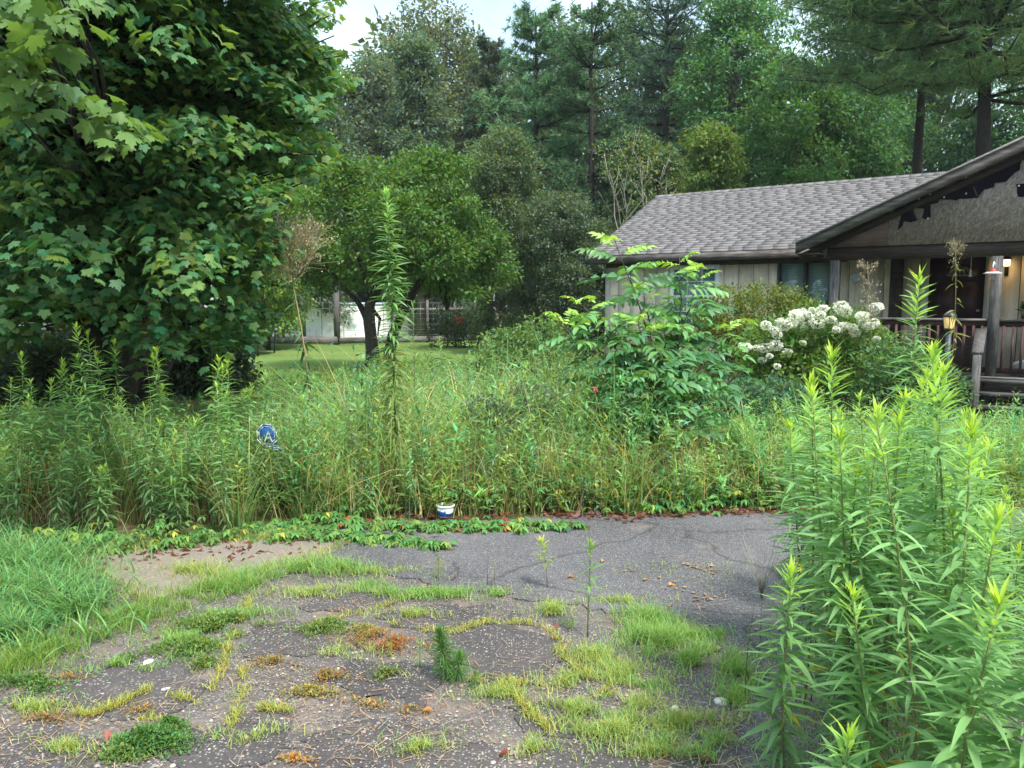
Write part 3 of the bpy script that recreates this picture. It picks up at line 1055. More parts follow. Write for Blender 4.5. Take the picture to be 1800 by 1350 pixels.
Geo().lathe([(0, 0.06), (0.012, 0.055), (0.016, 0.03), (0.01, 0.02), (0.026, -0.06), (0, -0.06)], 8).obj('tassel', M['white'], t)
Geo().tube([(0, 0, 0.05), (0, 0, 2.73 - wt[2])], 0.004, 4).obj('cord', M['white'], t)

# pale pet bed on the porch floor and pot plant on the rail
pb = hw(0.75, 0.55, DZ)
t = thing('porch_cushion', 'pale grey and blue cushion lying on the porch behind the railing', 'cushion', pb, ROT)
me = Geo().lathe([(0, 0.0), (0.42, 0.0), (0.50, 0.08), (0.46, 0.20), (0.36, 0.24), (0.2, 0.16), (0, 0.15)], 24).mesh('pad', plain('pale_fabric', (0.40, 0.42, 0.44), 0.9, noise=0.2, scale=5), True)
link('pad', me, t)
Geo().lathe([(0, 0.152), (0.16, 0.165), (0.2, 0.22), (0.1, 0.27), (0, 0.28)], 12, c=(-0.1, -0.05, 0)).obj('throw', plain('blue_fabric', (0.22, 0.36, 0.5), 0.9), t, True)
Geo().box(-1.0, 0, 0, 0.02, 0, 1).mesh('unused_board', M['trim'])
bpy.data.meshes.remove(bpy.data.meshes['unused_board'])
tag(Geo().box(0.35, 1.15, 1.0, 1.25, DZ + 0.003, DZ + 0.75).mesh('cabinet', M['trim']) and Geo().box(-0.4, 0.4, -0.12, 0.12, 0.0, 0.62).box(-0.43, 0.43, -0.15, 0.15, 0.62, 0.65).obj('porch_cabinet', M['trim'], loc=tuple(hw(0.8, 1.3, DZ + 0.003))), 'pale painted cabinet on the porch behind the railing', 'cabinet').rotation_euler = (0, 0, ROT)
pp = hw(0.42, 0.09, 1.613)
t = thing('pot_plant', 'dark leafy pot plant standing on the porch railing', 'pot plant', pp, ROT)
Geo().lathe([(0, 0), (0.06, 0), (0.08, 0.10), (0.07, 0.10), (0, 0.09)], 12).obj('pot', plain('brown_pot', (0.09, 0.05, 0.04), 0.7), t)
n_ = 70
d_ = unit(rng.normal(0, 1, (n_, 3)) + (0, 0, 0.9))
V_ = place(DIA, d_ * 0.04 + (0, 0, 0.11), frames(d_), rng.uniform(0.09, 0.17, n_))
Geo().add(V_, DIA_F, jitter((0.02, 0.05, 0.02), n_)).obj('foliage', M['leaf'], t)

# yard lamp post
lp = P(1664, 650, 10.9)
lg = float(gz(lp[0], 10.9))
t = thing('lamp_post', 'slim blue grey lamp post with amber glass lantern in front of the porch rail', 'lamp post', (lp[0], 10.9, lg))
zt = P(1666, 555, 10.9)[2] - lg
zb = P(1666, 577, 10.9)[2] - lg
Geo().tube([(0, 0, 0), (0, 0, zb - 0.03)], 0.036, 12).obj('post', M['bluegrey'], t)
Geo().lathe([(0, zb - 0.05), (0.06, zb - 0.04), (0.075, zb), (0, zb)], 8).obj('collar', M['black'], t)
ln = Geo().lathe([(0.072, zb), (0.095, zt - 0.02), (0.085, zt - 0.02), (0.065, zb)], 6).obj('glass', amber('amber_glass', (0.62, 0.42, 0.14), 0.12), t)
g = Geo()
for i in range(6):
    a1 = i * math.pi / 3
    g.tube([(0.074 * math.cos(a1), 0.074 * math.sin(a1), zb), (0.098 * math.cos(a1), 0.098 * math.sin(a1), zt - 0.02)], 0.006, 4)
g.obj('frame', M['black'], t)
Geo().lathe([(0.108, zt - 0.02), (0.11, zt), (0.06, zt + 0.05), (0.02, zt + 0.07), (0, zt + 0.09)], 6).obj('cap', M['black'], t)

# ------------------------------------------------------------------ TREES
DARKBARK = (0.045, 0.036, 0.03)
GREYBARK = (0.10, 0.088, 0.075)


def limb_path(a, b, sag=0.12, n=6, jit=0.05):
    a, b = np.asarray(a, float), np.asarray(b, float)
    L_ = np.linalg.norm(b - a)
    t = np.linspace(0, 1, n)[:, None]
    p = a + (b - a) * t
    p[:, 2] += L_ * sag * np.sin(t[:, 0] * math.pi) * 1.0
    p[1:-1] += rng.normal(0, jit * L_, (n - 2, 3)) * 0.5
    return p


def lobe_points(lobes, dens, shell=0.45):
    """leaf positions and outward directions in a set of ellipsoid lobes"""
    Ps, Ds = [], []
    for c, r, k in lobes:
        n_ = int(k * dens)
        d = unit(rng.normal(0, 1, (n_, 3)))
        rad = shell + (1 - shell) * rng.random(n_) ** 0.6
        rad *= 1 + 0.16 * np.sin(d[:, 0] * 5 + c[0]) * np.sin(d[:, 2] * 6 + c[1]) + rng.normal(0, 0.05, n_)
        Ps.append(np.asarray(c) + d * rad[:, None] * np.asarray(r))
        Ds.append(d)
    return np.concatenate(Ps), np.concatenate(Ds)


def cluster(pos, dirs, k, spread):
    """each position becomes a twig end with k leaves scattered round it"""
    p = np.repeat(pos, k, 0) + rng.normal(0, spread, (len(pos) * k, 3)) * (1, 1, 0.7)
    return p, np.repeat(dirs, k, 0)


def leaf_cloud(geo, pos, dirs, size, col, amt=0.2, hue=0.12, droop=0.25, up=0.3, tmpl=(DIA, DIA_F)):
    n_ = len(pos)
    d = unit(dirs * 0.7 + rng.normal(0, 0.6, (n_, 3)) + np.array([0, 0, -droop]))
    fr = frames(d, rng.normal(0, 0.55, n_))
    s = size * rng.uniform(0.65, 1.25, n_)
    geo.add(place(tmpl[0], pos, fr, s), tmpl[1], jitter(col, n_, amt, hue))


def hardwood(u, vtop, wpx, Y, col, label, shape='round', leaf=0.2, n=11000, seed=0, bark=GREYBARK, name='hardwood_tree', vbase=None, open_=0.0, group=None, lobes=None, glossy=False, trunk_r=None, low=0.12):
    """one tree: trunk (> limb) and crown of separate leaves in uneven lobes"""
    global rng
    rng = np.random.default_rng(seed + 100)
    top = P(u, vtop, Y)
    H = top[2]
    z0 = float(gz(top[0], Y)) if Y < 30 else 0.0
    t = thing(name, label, 'tree', (top[0], Y, z0), 0, group)
    wr = wpx / F * Y / 2
    if lobes is None:
        lobes = []
        nl = int(16 + H * 1.3)
        for i in range(nl):
            f = (i + 0.5) / nl
            z = H * (low + (0.97 - low) * f)
            if shape == 'round':
                rr = wr * math.sin(math.pi * min(1, (f * 0.82 + 0.15))) ** 0.6
            elif shape == 'cone':
                rr = wr * (1.05 - f) ** 0.75
            else:
                rr = wr * (0.85 if f < 0.75 else (1 - f) * 3.2 + 0.1)
            a = i * 2.4 + rng.normal(0, 0.4)
            q = rr * rng.uniform(0.45, 0.85)
            lr = max(0.55, wr * rng.uniform(0.28, 0.48))
            zz = min(z, H - lr * 0.7)
            lobes.append((np.array([q * math.cos(a), q * math.sin(a), zz]), np.array([lr, lr, lr * rng.uniform(0.65, 0.9)]), lr ** 2))
    tot = sum(l[2] for l in lobes)
    k = 9
    pos, dr = lobe_points(lobes, n * 1.9 / k / tot, 0.45 - 0.2 * open_)
    pos, dr = cluster(pos, dr, k, leaf * 0.95)
    cg = Geo()
    leaf_cloud(cg, pos, dr, leaf * 1.12, np.array(col) * 1.25)
    tg = Geo()
    tr_ = trunk_r or max(0.09, H * 0.017)
    hh = H * (0.93 if shape != 'round' else 0.72)
    zs = np.linspace(0, hh, 9)
    pts = np.stack([np.cumsum(rng.normal(0, 0.05, 9)) * H / 12, np.cumsum(rng.normal(0, 0.05, 9)) * H / 12, zs], -1)
    pts[0] = (0, 0, -0.15)
    tg.tube(pts, tr_ * np.linspace(1.15, 0.25, 9), 8, bark)
    to = tg.obj('trunk', M['bark'], t, True)
    lg_ = Geo()
    for c, r, _ in lobes:
        j = int(np.clip(c[2] / hh * 8 * 0.75, 1, 7))
        lg_.tube(limb_path(pts[j], c + rng.normal(0, 0.2, 3), 0.05), tr_ * np.linspace(0.42, 0.08, 6), 5, bark)
    tag(lg_.obj('limbs', M['bark'], to, True), kind='stuff')
    cg.obj('crown', M['leaf_gloss' if glossy else 'leaf'], t)
    return t


def pine(u, vtop, wpx, Y, col, label, seed=0, vlow=None, bark=(0.03, 0.025, 0.022), needle=0.34, tufts=17, side=None, tiers=None, dens=1.0, name='pine_tree', wd=0.045, lean=0.0, trunk_r=None):
    global rng
    rng = np.random.default_rng(seed + 500)
    top = P(u, vtop, Y)
    H = top[2]
    t = thing(name, label, 'tree', (top[0], Y, float(gz(top[0], Y)) if Y < 30 else 0.0))
    wr = wpx / F * Y / 2
    zl = P(u, vlow, Y)[2] if vlow else H * 0.2
    tg, bg_, ng = Geo(), Geo(), Geo()
    zs = np.linspace(0, H, 10)
    ptx = np.stack([lean * zs + np.cumsum(rng.normal(0, 0.05, 10)), np.cumsum(rng.normal(0, 0.05, 10)), zs], -1)
    ptx[0] = (0, 0, -0.2)
    tr_ = trunk_r or max(0.1, H * 0.014)
    tg.tube(ptx, tr_ * np.linspace(1.2, 0.15, 10), 8, bark)
    to = tg.obj('trunk', M['bark'], t, True)
    nt_ = tiers or int((H - zl) / 0.62)
    TP, TD = [], []
    for i in range(nt_):
        f = (i + 0.3) / nt_
        z = zl + (H - zl) * f * 0.98
        c0 = np.array([np.interp(z, zs, ptx[:, 0]), np.interp(z, zs, ptx[:, 1]), z])
        L0 = wr * (1.22 - f ** 2.6) * (0.8 + 0.25 * math.sin(f * 9 + seed))
        for b in range(rng.integers(5, 9)):
            a = rng.uniform(0, 2 * math.pi) if side is None else side + rng.normal(0, 0.9)
            L_ = max(0.45, L0 * rng.uniform(0.6, 1.1))
            end = c0 + L_ * np.array([math.cos(a), math.sin(a), 0.10 + 0.55 * f ** 2 + rng.normal(0, 0.08)])
            p = limb_path(c0, end, rng.uniform(-0.10, 0.03), 6, 0.04)
            bg_.tube(p, np.linspace(0.035 + 0.006 * L_, 0.010, 6), 4, bark)
            ntf = int(tufts * 1.5 * dens * (0.6 + L_ / wr))
            s = 0.10 + 0.92 * rng.random(ntf) ** 0.75
            s = np.minimum(s, 1.02)
            sd = np.array([-math.sin(a), math.cos(a), 0])
            lat = rng.normal(0, 0.22, ntf) * L_ * (0.35 + 0.65 * s)
            q = np.stack([np.interp(s, np.linspace(0, 1, 6), p[:, k]) for k in range(3)], -1)
            q = q + sd * lat[:, None] + np.array([0, 0, 1]) * np.abs(rng.normal(0.06, 0.13, ntf))[:, None]
            TP.append(q)
            TD.append(unit(np.array([math.cos(a), math.sin(a), 0.45]) * 0.8 + sd * lat[:, None] / L_ * 2 + rng.normal(0, 0.25, (ntf, 3))))
    TP, TD = np.concatenate(TP), np.concatenate(TD)
    K = 14
    n_ = len(TP) * K
    d = unit(np.repeat(TD, K, 0) * 0.75 + rng.normal(0, 0.62, (n_, 3)))
    b0 = np.repeat(TP, K, 0) - d * 0.02
    sdv = unit(np.cross(d, rng.normal(0, 1, (n_, 3)))) * wd / 2
    L_ = (needle * rng.uniform(0.6, 1.15, n_))[:, None]
    tipv = b0 + d * L_
    tipv[:, 2] -= 0.12 * L_[:, 0]
    V_ = np.stack([b0 - sdv, b0 + sdv, tipv], 1)
    cc = np.repeat(jitter(np.array(col) * 1.25, len(TP), 0.16, 0.10), K, 0) * rng.uniform(0.8, 1.2, (n_, 1))
    ng.add(V_, [(0, 1, 2)], cc)
    tag(bg_.obj('limbs', M['bark'], to, True), kind='stuff')
    ng.obj('crown', M['needle'], t)
    return t


G1 = (0.045, 0.105, 0.032)      # fresh green
G2 = (0.030, 0.080, 0.030)      # deep green
G3 = (0.062, 0.095, 0.055)      # grey green
G4 = (0.095, 0.150, 0.032)      # yellow green
PN1 = (0.066, 0.138, 0.066)     # needle green, its colour blued to stand for distance haze
PN2 = (0.042, 0.085, 0.040)

hardwood(745, 4, 225, 43, (0.075, 0.10, 0.065), 'tall grey green hardwood with thin feathery top against the sky, left of the pines', 'round', 0.22, 10000, 1, open_=0.8, low=0.3)  # far crowns: distance haze mixed into these grey and bluish greens
hardwood(732, 62, 175, 37, (0.078, 0.125, 0.085), 'pale grey green cone shaped tree behind the round fruit tree', 'cone', 0.17, 17000, 2, low=0.1)
hardwood(640, 105, 170, 40, (0.070, 0.105, 0.072), 'hazy grey green tree at the right edge of the maple crown', 'round', 0.2, 11000, 3)
pine(858, 66, 170, 41, (0.045, 0.07, 0.034), 'dark brownish pine between the pale cone tree and the blue green pines', 4, vlow=420)
pine(945, 22, 200, 36, PN1, 'bluish green long needled pine, left of the pine with layered boughs', 5, vlow=330, needle=0.34, dens=1.2)
pine(1042, 2, 260, 33, (0.050, 0.105, 0.045), 'pine with flat layered boughs and open gaps, tallest above the left roof end', 6, vlow=470, needle=0.24, dens=1.5, tiers=12)
pine(1165, -70, 230, 41, (0.045, 0.085, 0.055), 'tall thin topped pine reaching the sky between two hardwoods', 7, vlow=330, needle=0.3, dens=0.9)
hardwood(1300, -25, 250, 38, (0.050, 0.120, 0.045), 'tall bright green hardwood above the middle of the roof', 'column', 0.2, 17000, 8, low=0.15)
hardwood(1405, 105, 190, 33, (0.058, 0.130, 0.040), 'mid green leafy tree behind the roof ridge, right of the tallest green hardwood', 'round', 0.18, 12000, 9)
hardwood(1258, 205, 170, 28, (0.095, 0.150, 0.034), 'yellow green feathery tree just behind the roof', 'cone', 0.14, 13000, 10)
hardwood(1490, 150, 230, 34, (0.045, 0.110, 0.040), 'leafy green tree behind the right end of the roof ridge', 'round', 0.18, 14000, 11)
hardwood(1590, 190, 200, 40, (0.030, 0.075, 0.030), 'dark tree with sky gaps behind the porch gable', 'round', 0.2, 7000, 12, open_=1.0, bark=DARKBARK)
hardwood(1725, 190, 200, 38, (0.030, 0.075, 0.032), 'dark tree with sky gaps at the far right behind the gable slope', 'round', 0.2, 6500, 13, open_=1.0, bark=DARKBARK)
hardwood(1520, -60, 200, 46, (0.035, 0.080, 0.036), 'tall dark hardwood showing above the drooping pine boughs', 'column', 0.24, 9000, 14, open_=0.6, low=0.45)
hardwood(1655, -60, 240, 50, (0.032, 0.075, 0.034), 'tall dark hardwood behind the drooping pine boughs at the right', 'column', 0.26, 9000, 15, open_=0.6, low=0.45)
hardwood(1860, 40, 260, 36, (0.036, 0.085, 0.034), 'dark green tree at the far right edge behind the gable', 'round', 0.22, 9000, 16)
pine(1758, -330, 620, 22, (0.062, 0.115, 0.040), 'near pine with thick dark trunk and drooping long needled boughs over the porch gable', 17, vlow=175, needle=0.36, tufts=34, tiers=12, dens=1.6, wd=0.022, trunk_r=0.24)
pine(1640, -220, 520, 26, (0.055, 0.105, 0.045), 'second pine with dark trunk, left of the nearest pine behind the porch gable', 18, vlow=120, needle=0.36, tufts=30, tiers=11, dens=1.5, wd=0.026, trunk_r=0.20)
hardwood(885, 222, 190, 25, (0.066, 0.100, 0.050), 'grey green privet tree between the fruit tree and the house', 'round', 0.10, 17000, 19, low=0.05, name='privet_tree')
hardwood(985, 335, 190, 23.5, (0.050, 0.075, 0.045), 'dull grey leaved thicket tree left of the house', 'round', 0.09, 17000, 20, low=0.03, name='privet_tree')
hardwood(1075, 385, 120, 27, (0.035, 0.055, 0.030), 'dark thicket tree tucked behind the left gable end', 'round', 0.12, 7000, 21, low=0.03, name='privet_tree')
hardwood(455, 205, 230, 27, (0.090, 0.150, 0.030), 'sunlit yellow green tree seen past the right edge of the maple', 'round', 0.15, 13000, 22)
hardwood(560, 170, 170, 35, (0.060, 0.095, 0.060), 'grey green tree behind the fruit tree, left of the cone shaped tree', 'round', 0.18, 10000, 23)
hardwood(330, 40, 260, 33, (0.050, 0.095, 0.045), 'tree standing behind the maple crown, nearest the sunlit yellow green tree', 'round', 0.2, 9000, 24, low=0.3)
hardwood(90, 60, 300, 36, (0.045, 0.090, 0.042), 'tree far behind the maple at the left edge', 'round', 0.22, 9000, 25, low=0.3)

hardwood(835, 62, 160, 47, (0.050, 0.085, 0.045), 'green tree filling the gap between the cone shaped tree and the first pine', 'column', 0.24, 9000, 26)
hardwood(1000, 22, 230, 48, (0.048, 0.085, 0.048), 'green tree standing behind the two blue green pines', 'column', 0.26, 10000, 27)
hardwood(1110, 5, 210, 49, (0.045, 0.085, 0.045), 'green tree behind the pine with layered boughs', 'column', 0.26, 10000, 28)
hardwood(1200, 40, 170, 45, (0.050, 0.095, 0.045), 'green tree between the thin topped pine and the tall bright hardwood', 'column', 0.24, 10000, 29)
hardwood(1140, 240, 170, 31, (0.070, 0.115, 0.045), 'lighter green tree behind the bare sapling left of the roof ridge', 'round', 0.15, 11000, 30)
# bare shrub with pale limbs left of the roof
rng = np.random.default_rng(77)
b0 = P(1120, 470, 24.5)
t = thing('bare_sapling', 'nearly leafless small tree with pale forked limbs beside the left roof end', 'tree', (b0[0], 24.5, 0))
g, lg_ = Geo(), Geo()
for (uu, vv) in [(1062, 268), (1088, 255), (1112, 262), (1140, 275), (1168, 290), (1180, 320), (1070, 300), (1130, 300)]:
    e = P(uu, vv, 24.5 + rng.normal(0, 0.6)) - np.array([b0[0], 24.5, 0])
    mid = np.array([rng.normal(0, 0.2) + e[0] * 0.25, rng.normal(0, 0.3), 2.2 + rng.random()])
    p = np.concatenate([limb_path((0, 0, 0), mid, 0, 4, 0.03), limb_path(mid, e, 0.03, 7, 0.09)[1:]])
    lg_.tube(p, np.linspace(0.032, 0.008, len(p)), 5, (0.27, 0.24, 0.205))
    for k in range(9):
        q = p[rng.integers(4, len(p))]
        lg_.tube(limb_path(q, q + rng.normal(0, 0.28, 3) + (0, 0, 0.4), 0, 4), np.linspace(0.010, 0.004, 4), 4, (0.25, 0.22, 0.19))
    pp_ = e + rng.normal(0, 0.28, (60, 3))
    leaf_cloud(g, pp_, unit(rng.normal(0, 1, (60, 3))), 0.09, (0.13, 0.15, 0.06))
lg_.obj('trunk', M['bark'], t, True)
g.obj('crown', M['leaf'], t)

# far wood that closes the view
rng = np.random.default_rng(5)
g = Geo()
n_ = 60000
uu = rng.uniform(-350, 2150, n_)
ang = (uu - 900) / F
Yd = rng.uniform(56, 64, n_)
hmax = np.where(uu > 1450, 7.0, 17.5) + 2.5 * np.sin(uu * 0.021) + 1.5 * np.sin(uu * 0.057 + 1)
hmax = np.where(uu < 420, hmax * 0.6, hmax)
zz = hmax * rng.random(n_) ** 0.8
pos = np.stack([ang * Yd, Yd, zz], -1)
leaf_cloud(g, pos, unit(rng.normal(0, 1, (n_, 3)) + (0, -0.6, 0.2)), 0.85, (0.055, 0.090, 0.055), 0.25)
tag(g.obj('woodland', M['leaf']), 'far dark green wood closing the view behind the trees', None, None, 'stuff')

# round fruit tree on the lawn
rng = np.random.default_rng(31)
FY = 18.2
fb = P(655, 652, FY)
t = thing('fruit_tree', 'round glossy leaved fruit tree with forked dark trunk standing on the lawn', 'tree', (fb[0], FY, 0))
org = np.array([fb[0], FY, 0])


def fl(u, v, r, rv, dy, k=1.0):
    s = FY / F
    return (P(u, v, FY + dy) - org, np.array([r * s, r * s * 0.9, rv * s]), r * rv * k / 1000)


lobes = [fl(600, 345, 75, 62, 0.2), fl(565, 425, 62, 55, -0.3), fl(660, 330, 70, 55, 0.8), fl(745, 325, 88, 62, 0.1), fl(700, 390, 85, 60, -1.0), fl(790, 375, 70, 55, -0.2), fl(835, 425, 72, 55, 0.1), fl(770, 445, 85, 55, -0.9), fl(650, 455, 80, 50, -0.7), fl(590, 480, 65, 40, 0.3), fl(870, 470, 42, 40, 0.5), fl(720, 480, 80, 38, 1.0), fl(810, 490, 70, 36, 0.6), fl(760, 280, 42, 22, 0.0), fl(590, 290, 38, 25, 0.0), fl(540, 480, 40, 30, 0.6)]
lobes = [(c * (1, 1, 1), r * rng.uniform(0.66, 0.98), k) for c, r, k in lobes] + [(c + rng.normal(0, 0.55, 3) * r * 1.5, r * 0.3, k * 0.10) for c, r, k in lobes for _q in range(2)]
pos, dr = lobe_points(lobes, 3900 / sum(l[2] for l in lobes), 0.55)
pos, dr = cluster(pos, dr, 9, 0.10)
g = Geo()
leaf_cloud(g, pos, dr, 0.115, (0.062, 0.125, 0.030), 0.20, 0.12, 0.05)
g.obj('crown', M['leaf'], t)


def fp(u, v, dy=0.0):
    return P(u, v, FY + dy) - org


g = Geo()
tb = (0.060, 0.050, 0.042)
g.tube([fp(655, 660), fp(655, 625), fp(652, 590), fp(649, 565), fp(650, 535), fp(662, 505)], [0.21, 0.165, 0.14, 0.14, 0.12, 0.10], 10, tb)
to = g.obj('trunk', M['bark'], t, True)
for pts, r_ in (([(649, 572), (638, 545), (625, 525), (605, 508), (585, 480)], 0.10), ([(660, 515), (672, 480), (690, 440), (700, 390)], 0.11), ([(655, 520), (640, 480), (625, 430), (610, 370)], 0.09), ([(662, 505), (700, 470), (750, 440), (790, 400)], 0.08), ([(655, 545), (668, 560), (664, 590)], 0.06)):
    p = [fp(a, b, rng.normal(0, 0.1)) for a, b in pts]
    Geo().tube(p, np.linspace(r_, r_ * 0.3, len(p)), 7, tb).obj('limb', M['bark'], to, True)
Geo().tube([fp(690, 655, 0.3), fp(684, 625, 0.3), fp(690, 590, 0.3), fp(705, 555, 0.3), fp(735, 500, 0.2), fp(770, 450, 0)], [0.20, 0.15, 0.13, 0.10, 0.08, 0.05], 9, (0.04, 0.034, 0.03)).obj('trunk', M['bark'], t, True)
Geo().tube([fp(786, 545, 0.8), fp(785, 520, 0.8), fp(775, 480, 0.6)], [0.03, 0.16, 0.10], 7, (0.04, 0.034, 0.03)).obj('limb', M['bark'], to, True)

# ------------------------------------------------------------------ MAPLE
rng = np.random.default_rng(41)
mt_ = np.array([-5.6, 11.0, 0.0])
maple_t = thing('maple_tree', 'big maple with dense drooping layers of lobed leaves filling the upper left', 'tree', tuple(mt_))
mm_v, mm_f = maple(0.35)
mm_v2, mm_f2 = maple(0.6)


def mp_(u, v, Y):
    return P(u, v, Y) - mt_


sprays = []        # (tip position, outward direction, radius, count, leaf size, brightness)


def crown_edge(v):
    return np.interp(v, [-200, 0, 60, 150, 280, 330, 400, 470, 540, 600], [520, 590, 585, 590, 570, 520, 480, 470, 440, 400])


def crown_front(u, v):
    """distance of the crown's near surface"""
    x = np.clip((u - 130) / 470, -1.2, 1)
    y = np.clip((v - 250) / 420, -1, 1)
    return 10.8 - 3.7 * math.sqrt(max(0.0, 1 - 0.85 * x * x)) + (0.5 if v > 250 else -0.9) * y * y


nb_ = 0
while nb_ < 185:
    v = rng.uniform(-260, 585)
    um = float(crown_edge(v))
    u = um - (um + 260) * rng.random() ** 1.15 - rng.uniform(0, 60)
    low = np.interp(u, [-200, 0, 120, 220, 330, 420, 480], [560, 530, 505, 510, 560, 585, 575])
    if v > low:
        continue
    nb_ += 1
    Yc = crown_front(u, v) + rng.normal(0.15, 0.55)
    c0 = mp_(u, v, Yc)
    o = np.array([c0[0], c0[1], 0.0])
    o = o / (np.linalg.norm(o) + 1e-6)
    sdv = np.array([-o[1], o[0], 0])
    for j in range(int(rng.integers(4, 8))):
        q = rng.uniform(-0.75, 0.75)
        w_ = rng.uniform(-0.5, 0.25)
        sprays.append((c0 + sdv * q + o * w_ + np.array([0, 0, -0.25 * abs(q) - 0.45 * max(0, w_) + rng.normal(0, 0.07)]), rng.uniform(0.30, 0.46), int(rng.uniform(38, 58)), 0.099, 1.0))
for (u, v, Y) in [(595, 60, 7.6), (610, 95, 7.7), (585, 25, 7.5), (600, 170, 7.8), (575, 215, 7.6), (612, 130, 7.9), (560, 270, 7.6), (545, 300, 7.5), (520, 345, 7.5), (470, 400, 7.3), (490, 440, 7.4), (450, 520, 7.4)]:
    sprays.append((mp_(u, v, Y), 0.22, 16, 0.108, 1.0))
# crown body farther in and behind, so that the inside stays dark
for i in range(210):
    a, z, r_ = rng.uniform(0, 2 * math.pi), rng.uniform(2.3, 9.5), rng.uniform(0.8, 3.9)
    r_ *= math.sin(math.pi * np.clip((z - 1.0) / 9.0, 0.12, 0.95)) ** 0.5
    c = np.array([math.cos(a) * r_ * 0.9, math.sin(a) * r_ * 0.9 + 0.3, z])
    pw = c + mt_
    if pw[1] < 1.0 or abs((900 + F * pw[0] / pw[1])) > 5000:
        continue
    if 900 + F * pw[0] / pw[1] > float(crown_edge(530 - (pw[2] - EYE) / pw[1] * F)) - 40:
        continue
    sprays.append((c, rng.uniform(0.45, 0.7), int(rng.uniform(40, 60)), 0.15, 0.95))
# the nearest bough at the upper left corner
for (u, v, Y) in [(20, 20, 3.9), (75, 60, 3.8), (110, 25, 3.7), (60, 110, 4.0), (10, 95, 4.0), (120, 5, 3.9), (30, -40, 3.9), (95, -30, 4.0), (-30, 40, 3.9), (205, 205, 4.6), (170, 190, 4.6), (60, 150, 4.2), (110, 170, 4.3), (20, 190, 4.3), (230, 235, 4.7)]:
    sprays.append((mp_(u, v, Y), 0.17, 13, 0.125, 1.5))
LP, LD, LS, LB = [], [], [], []
lg_ = Geo()
zs = np.linspace(0, 8.5, 10)
tp = np.stack([0.25 * np.sin(zs), 0.15 * np.cos(zs * 1.3), zs], -1)
for (c, r_, k, s, br) in sprays:
    o = np.array([c[0], c[1], 0.0])
    o = o / (np.linalg.norm(o) + 1e-6)
    sdv = np.array([-o[1], o[0], 0])
    # a drooping fan of leaves, thin in the vertical
    q = rng.random(k) ** 0.6 * r_
    a = rng.uniform(0, 2 * math.pi, k)
    off = o * (np.cos(a) * q)[:, None] + sdv * (np.sin(a) * q)[:, None]
    off[:, 2] += -0.38 * (np.cos(a) * q) - 0.45 * q ** 2 + rng.normal(0, 0.06, k)
    LP.append(c + off)
    d = unit(o * np.maximum(0.2, np.cos(a))[:, None] * 0.9 + sdv * np.sin(a)[:, None] * 0.8 + rng.normal(0, 0.35, (k, 3)) + np.array([0, 0, -0.55]))
    LD.append(d)
    LS.append(s * rng.uniform(0.6, 1.15, k))
    LB.append(np.full(k, br) * rng.normal(1, 0.08))
    zt_ = float(np.clip(c[2] * 0.75 + 0.3, 1.0, 8.0))
    st_ = np.array([np.interp(zt_, zs, tp[:, j]) for j in range(3)])
    lg_.tube(limb_path(st_, c - o * r_ * 0.3, 0.05, 6, 0.03), np.linspace(0.035, 0.006, 6), 4, DARKBARK)
LP, LD, LS, LB = np.concatenate(LP), np.concatenate(LD), np.concatenate(LS), np.concatenate(LB)
wpos = LP + mt_
ok = wpos[:, 1] > 0.8
uu = 900 + F * wpos[:, 0] / np.maximum(wpos[:, 1], 0.5)
vv = 530 - (wpos[:, 2] - EYE) / np.maximum(wpos[:, 1], 0.5) * F
ok &= ~((uu > np.interp(vv, [-200, 0, 60, 150, 280, 330, 400, 470, 540, 600], [560, 612, 604, 602, 585, 540, 500, 488, 465, 435]) + 22 * np.sin(vv * 0.045 + 1) + 12 * np.sin(vv * 0.13) + rng.normal(0, 9, len(vv))))
LP, LD, LS, LB, uu, vv, wpos = LP[ok], LD[ok], LS[ok], LB[ok], uu[ok], vv[ok], wpos[ok]
roll = rng.normal(0, 0.35, len(LP))
LC = jitter((0.072, 0.155, 0.054), len(LP), 0.2, 0.14)
young = rng.random(len(LP)) < 0.14
LC[young] = jitter((0.115, 0.190, 0.036), int(young.sum()), 0.15)
hi = LB > 1.3
LC[hi] = jitter((0.095, 0.170, 0.045), int(hi.sum()), 0.2)
FRM = frames(LD, roll)
inview = (uu > 5) & (uu < 640) & (vv > 5) & (vv < 620)
near = np.argsort(np.where(inview, wpos[:, 1], 1e3))[:300]
isn = np.zeros(len(LP), bool)
isn[near] = True
lm = []
for (cv, kv) in (((mm_v, mm_f), 0), ((mm_v2, mm_f2), 1)):
    for cc in ((0.072, 0.155, 0.054), (0.060, 0.136, 0.052), (0.105, 0.180, 0.036), (0.095, 0.170, 0.045)):
        lm.append((Geo().add(cv[0], cv[1], cc).mesh('maple_leaf', M['leaf']), np.array(cc)))
for i in near:
    sel = (3 if hi[i] else 2 if young[i] else int(rng.integers(0, 2))) + 4 * int(rng.integers(0, 2))
    mtx = Matrix.Identity(4)
    for r0 in range(3):
        for c0 in range(3):
            mtx[r0][c0] = FRM[i, r0, c0] * LS[i]
        mtx[r0][3] = LP[i, r0]
    link('leaf', lm[sel][0], maple_t, mat=mtx)
g = Geo()
rest = np.where(~isn)[0]
h1, h2 = rest[::2], rest[1::2]
g.add(place(mm_v, LP[h1], FRM[h1], LS[h1]), mm_f, LC[h1])
g.add(place(mm_v2, LP[h2], FRM[h2], LS[h2]), mm_f2, LC[h2])
tag(g.obj('foliage', M['leaf'], maple_t), kind='stuff')
g = Geo()
g.tube(np.concatenate([[(0, 0, -0.2)], tp[0:]]), np.linspace(0.26, 0.05, 11), 9, DARKBARK)
to = g.obj('trunk', M['bark'], maple_t, True)
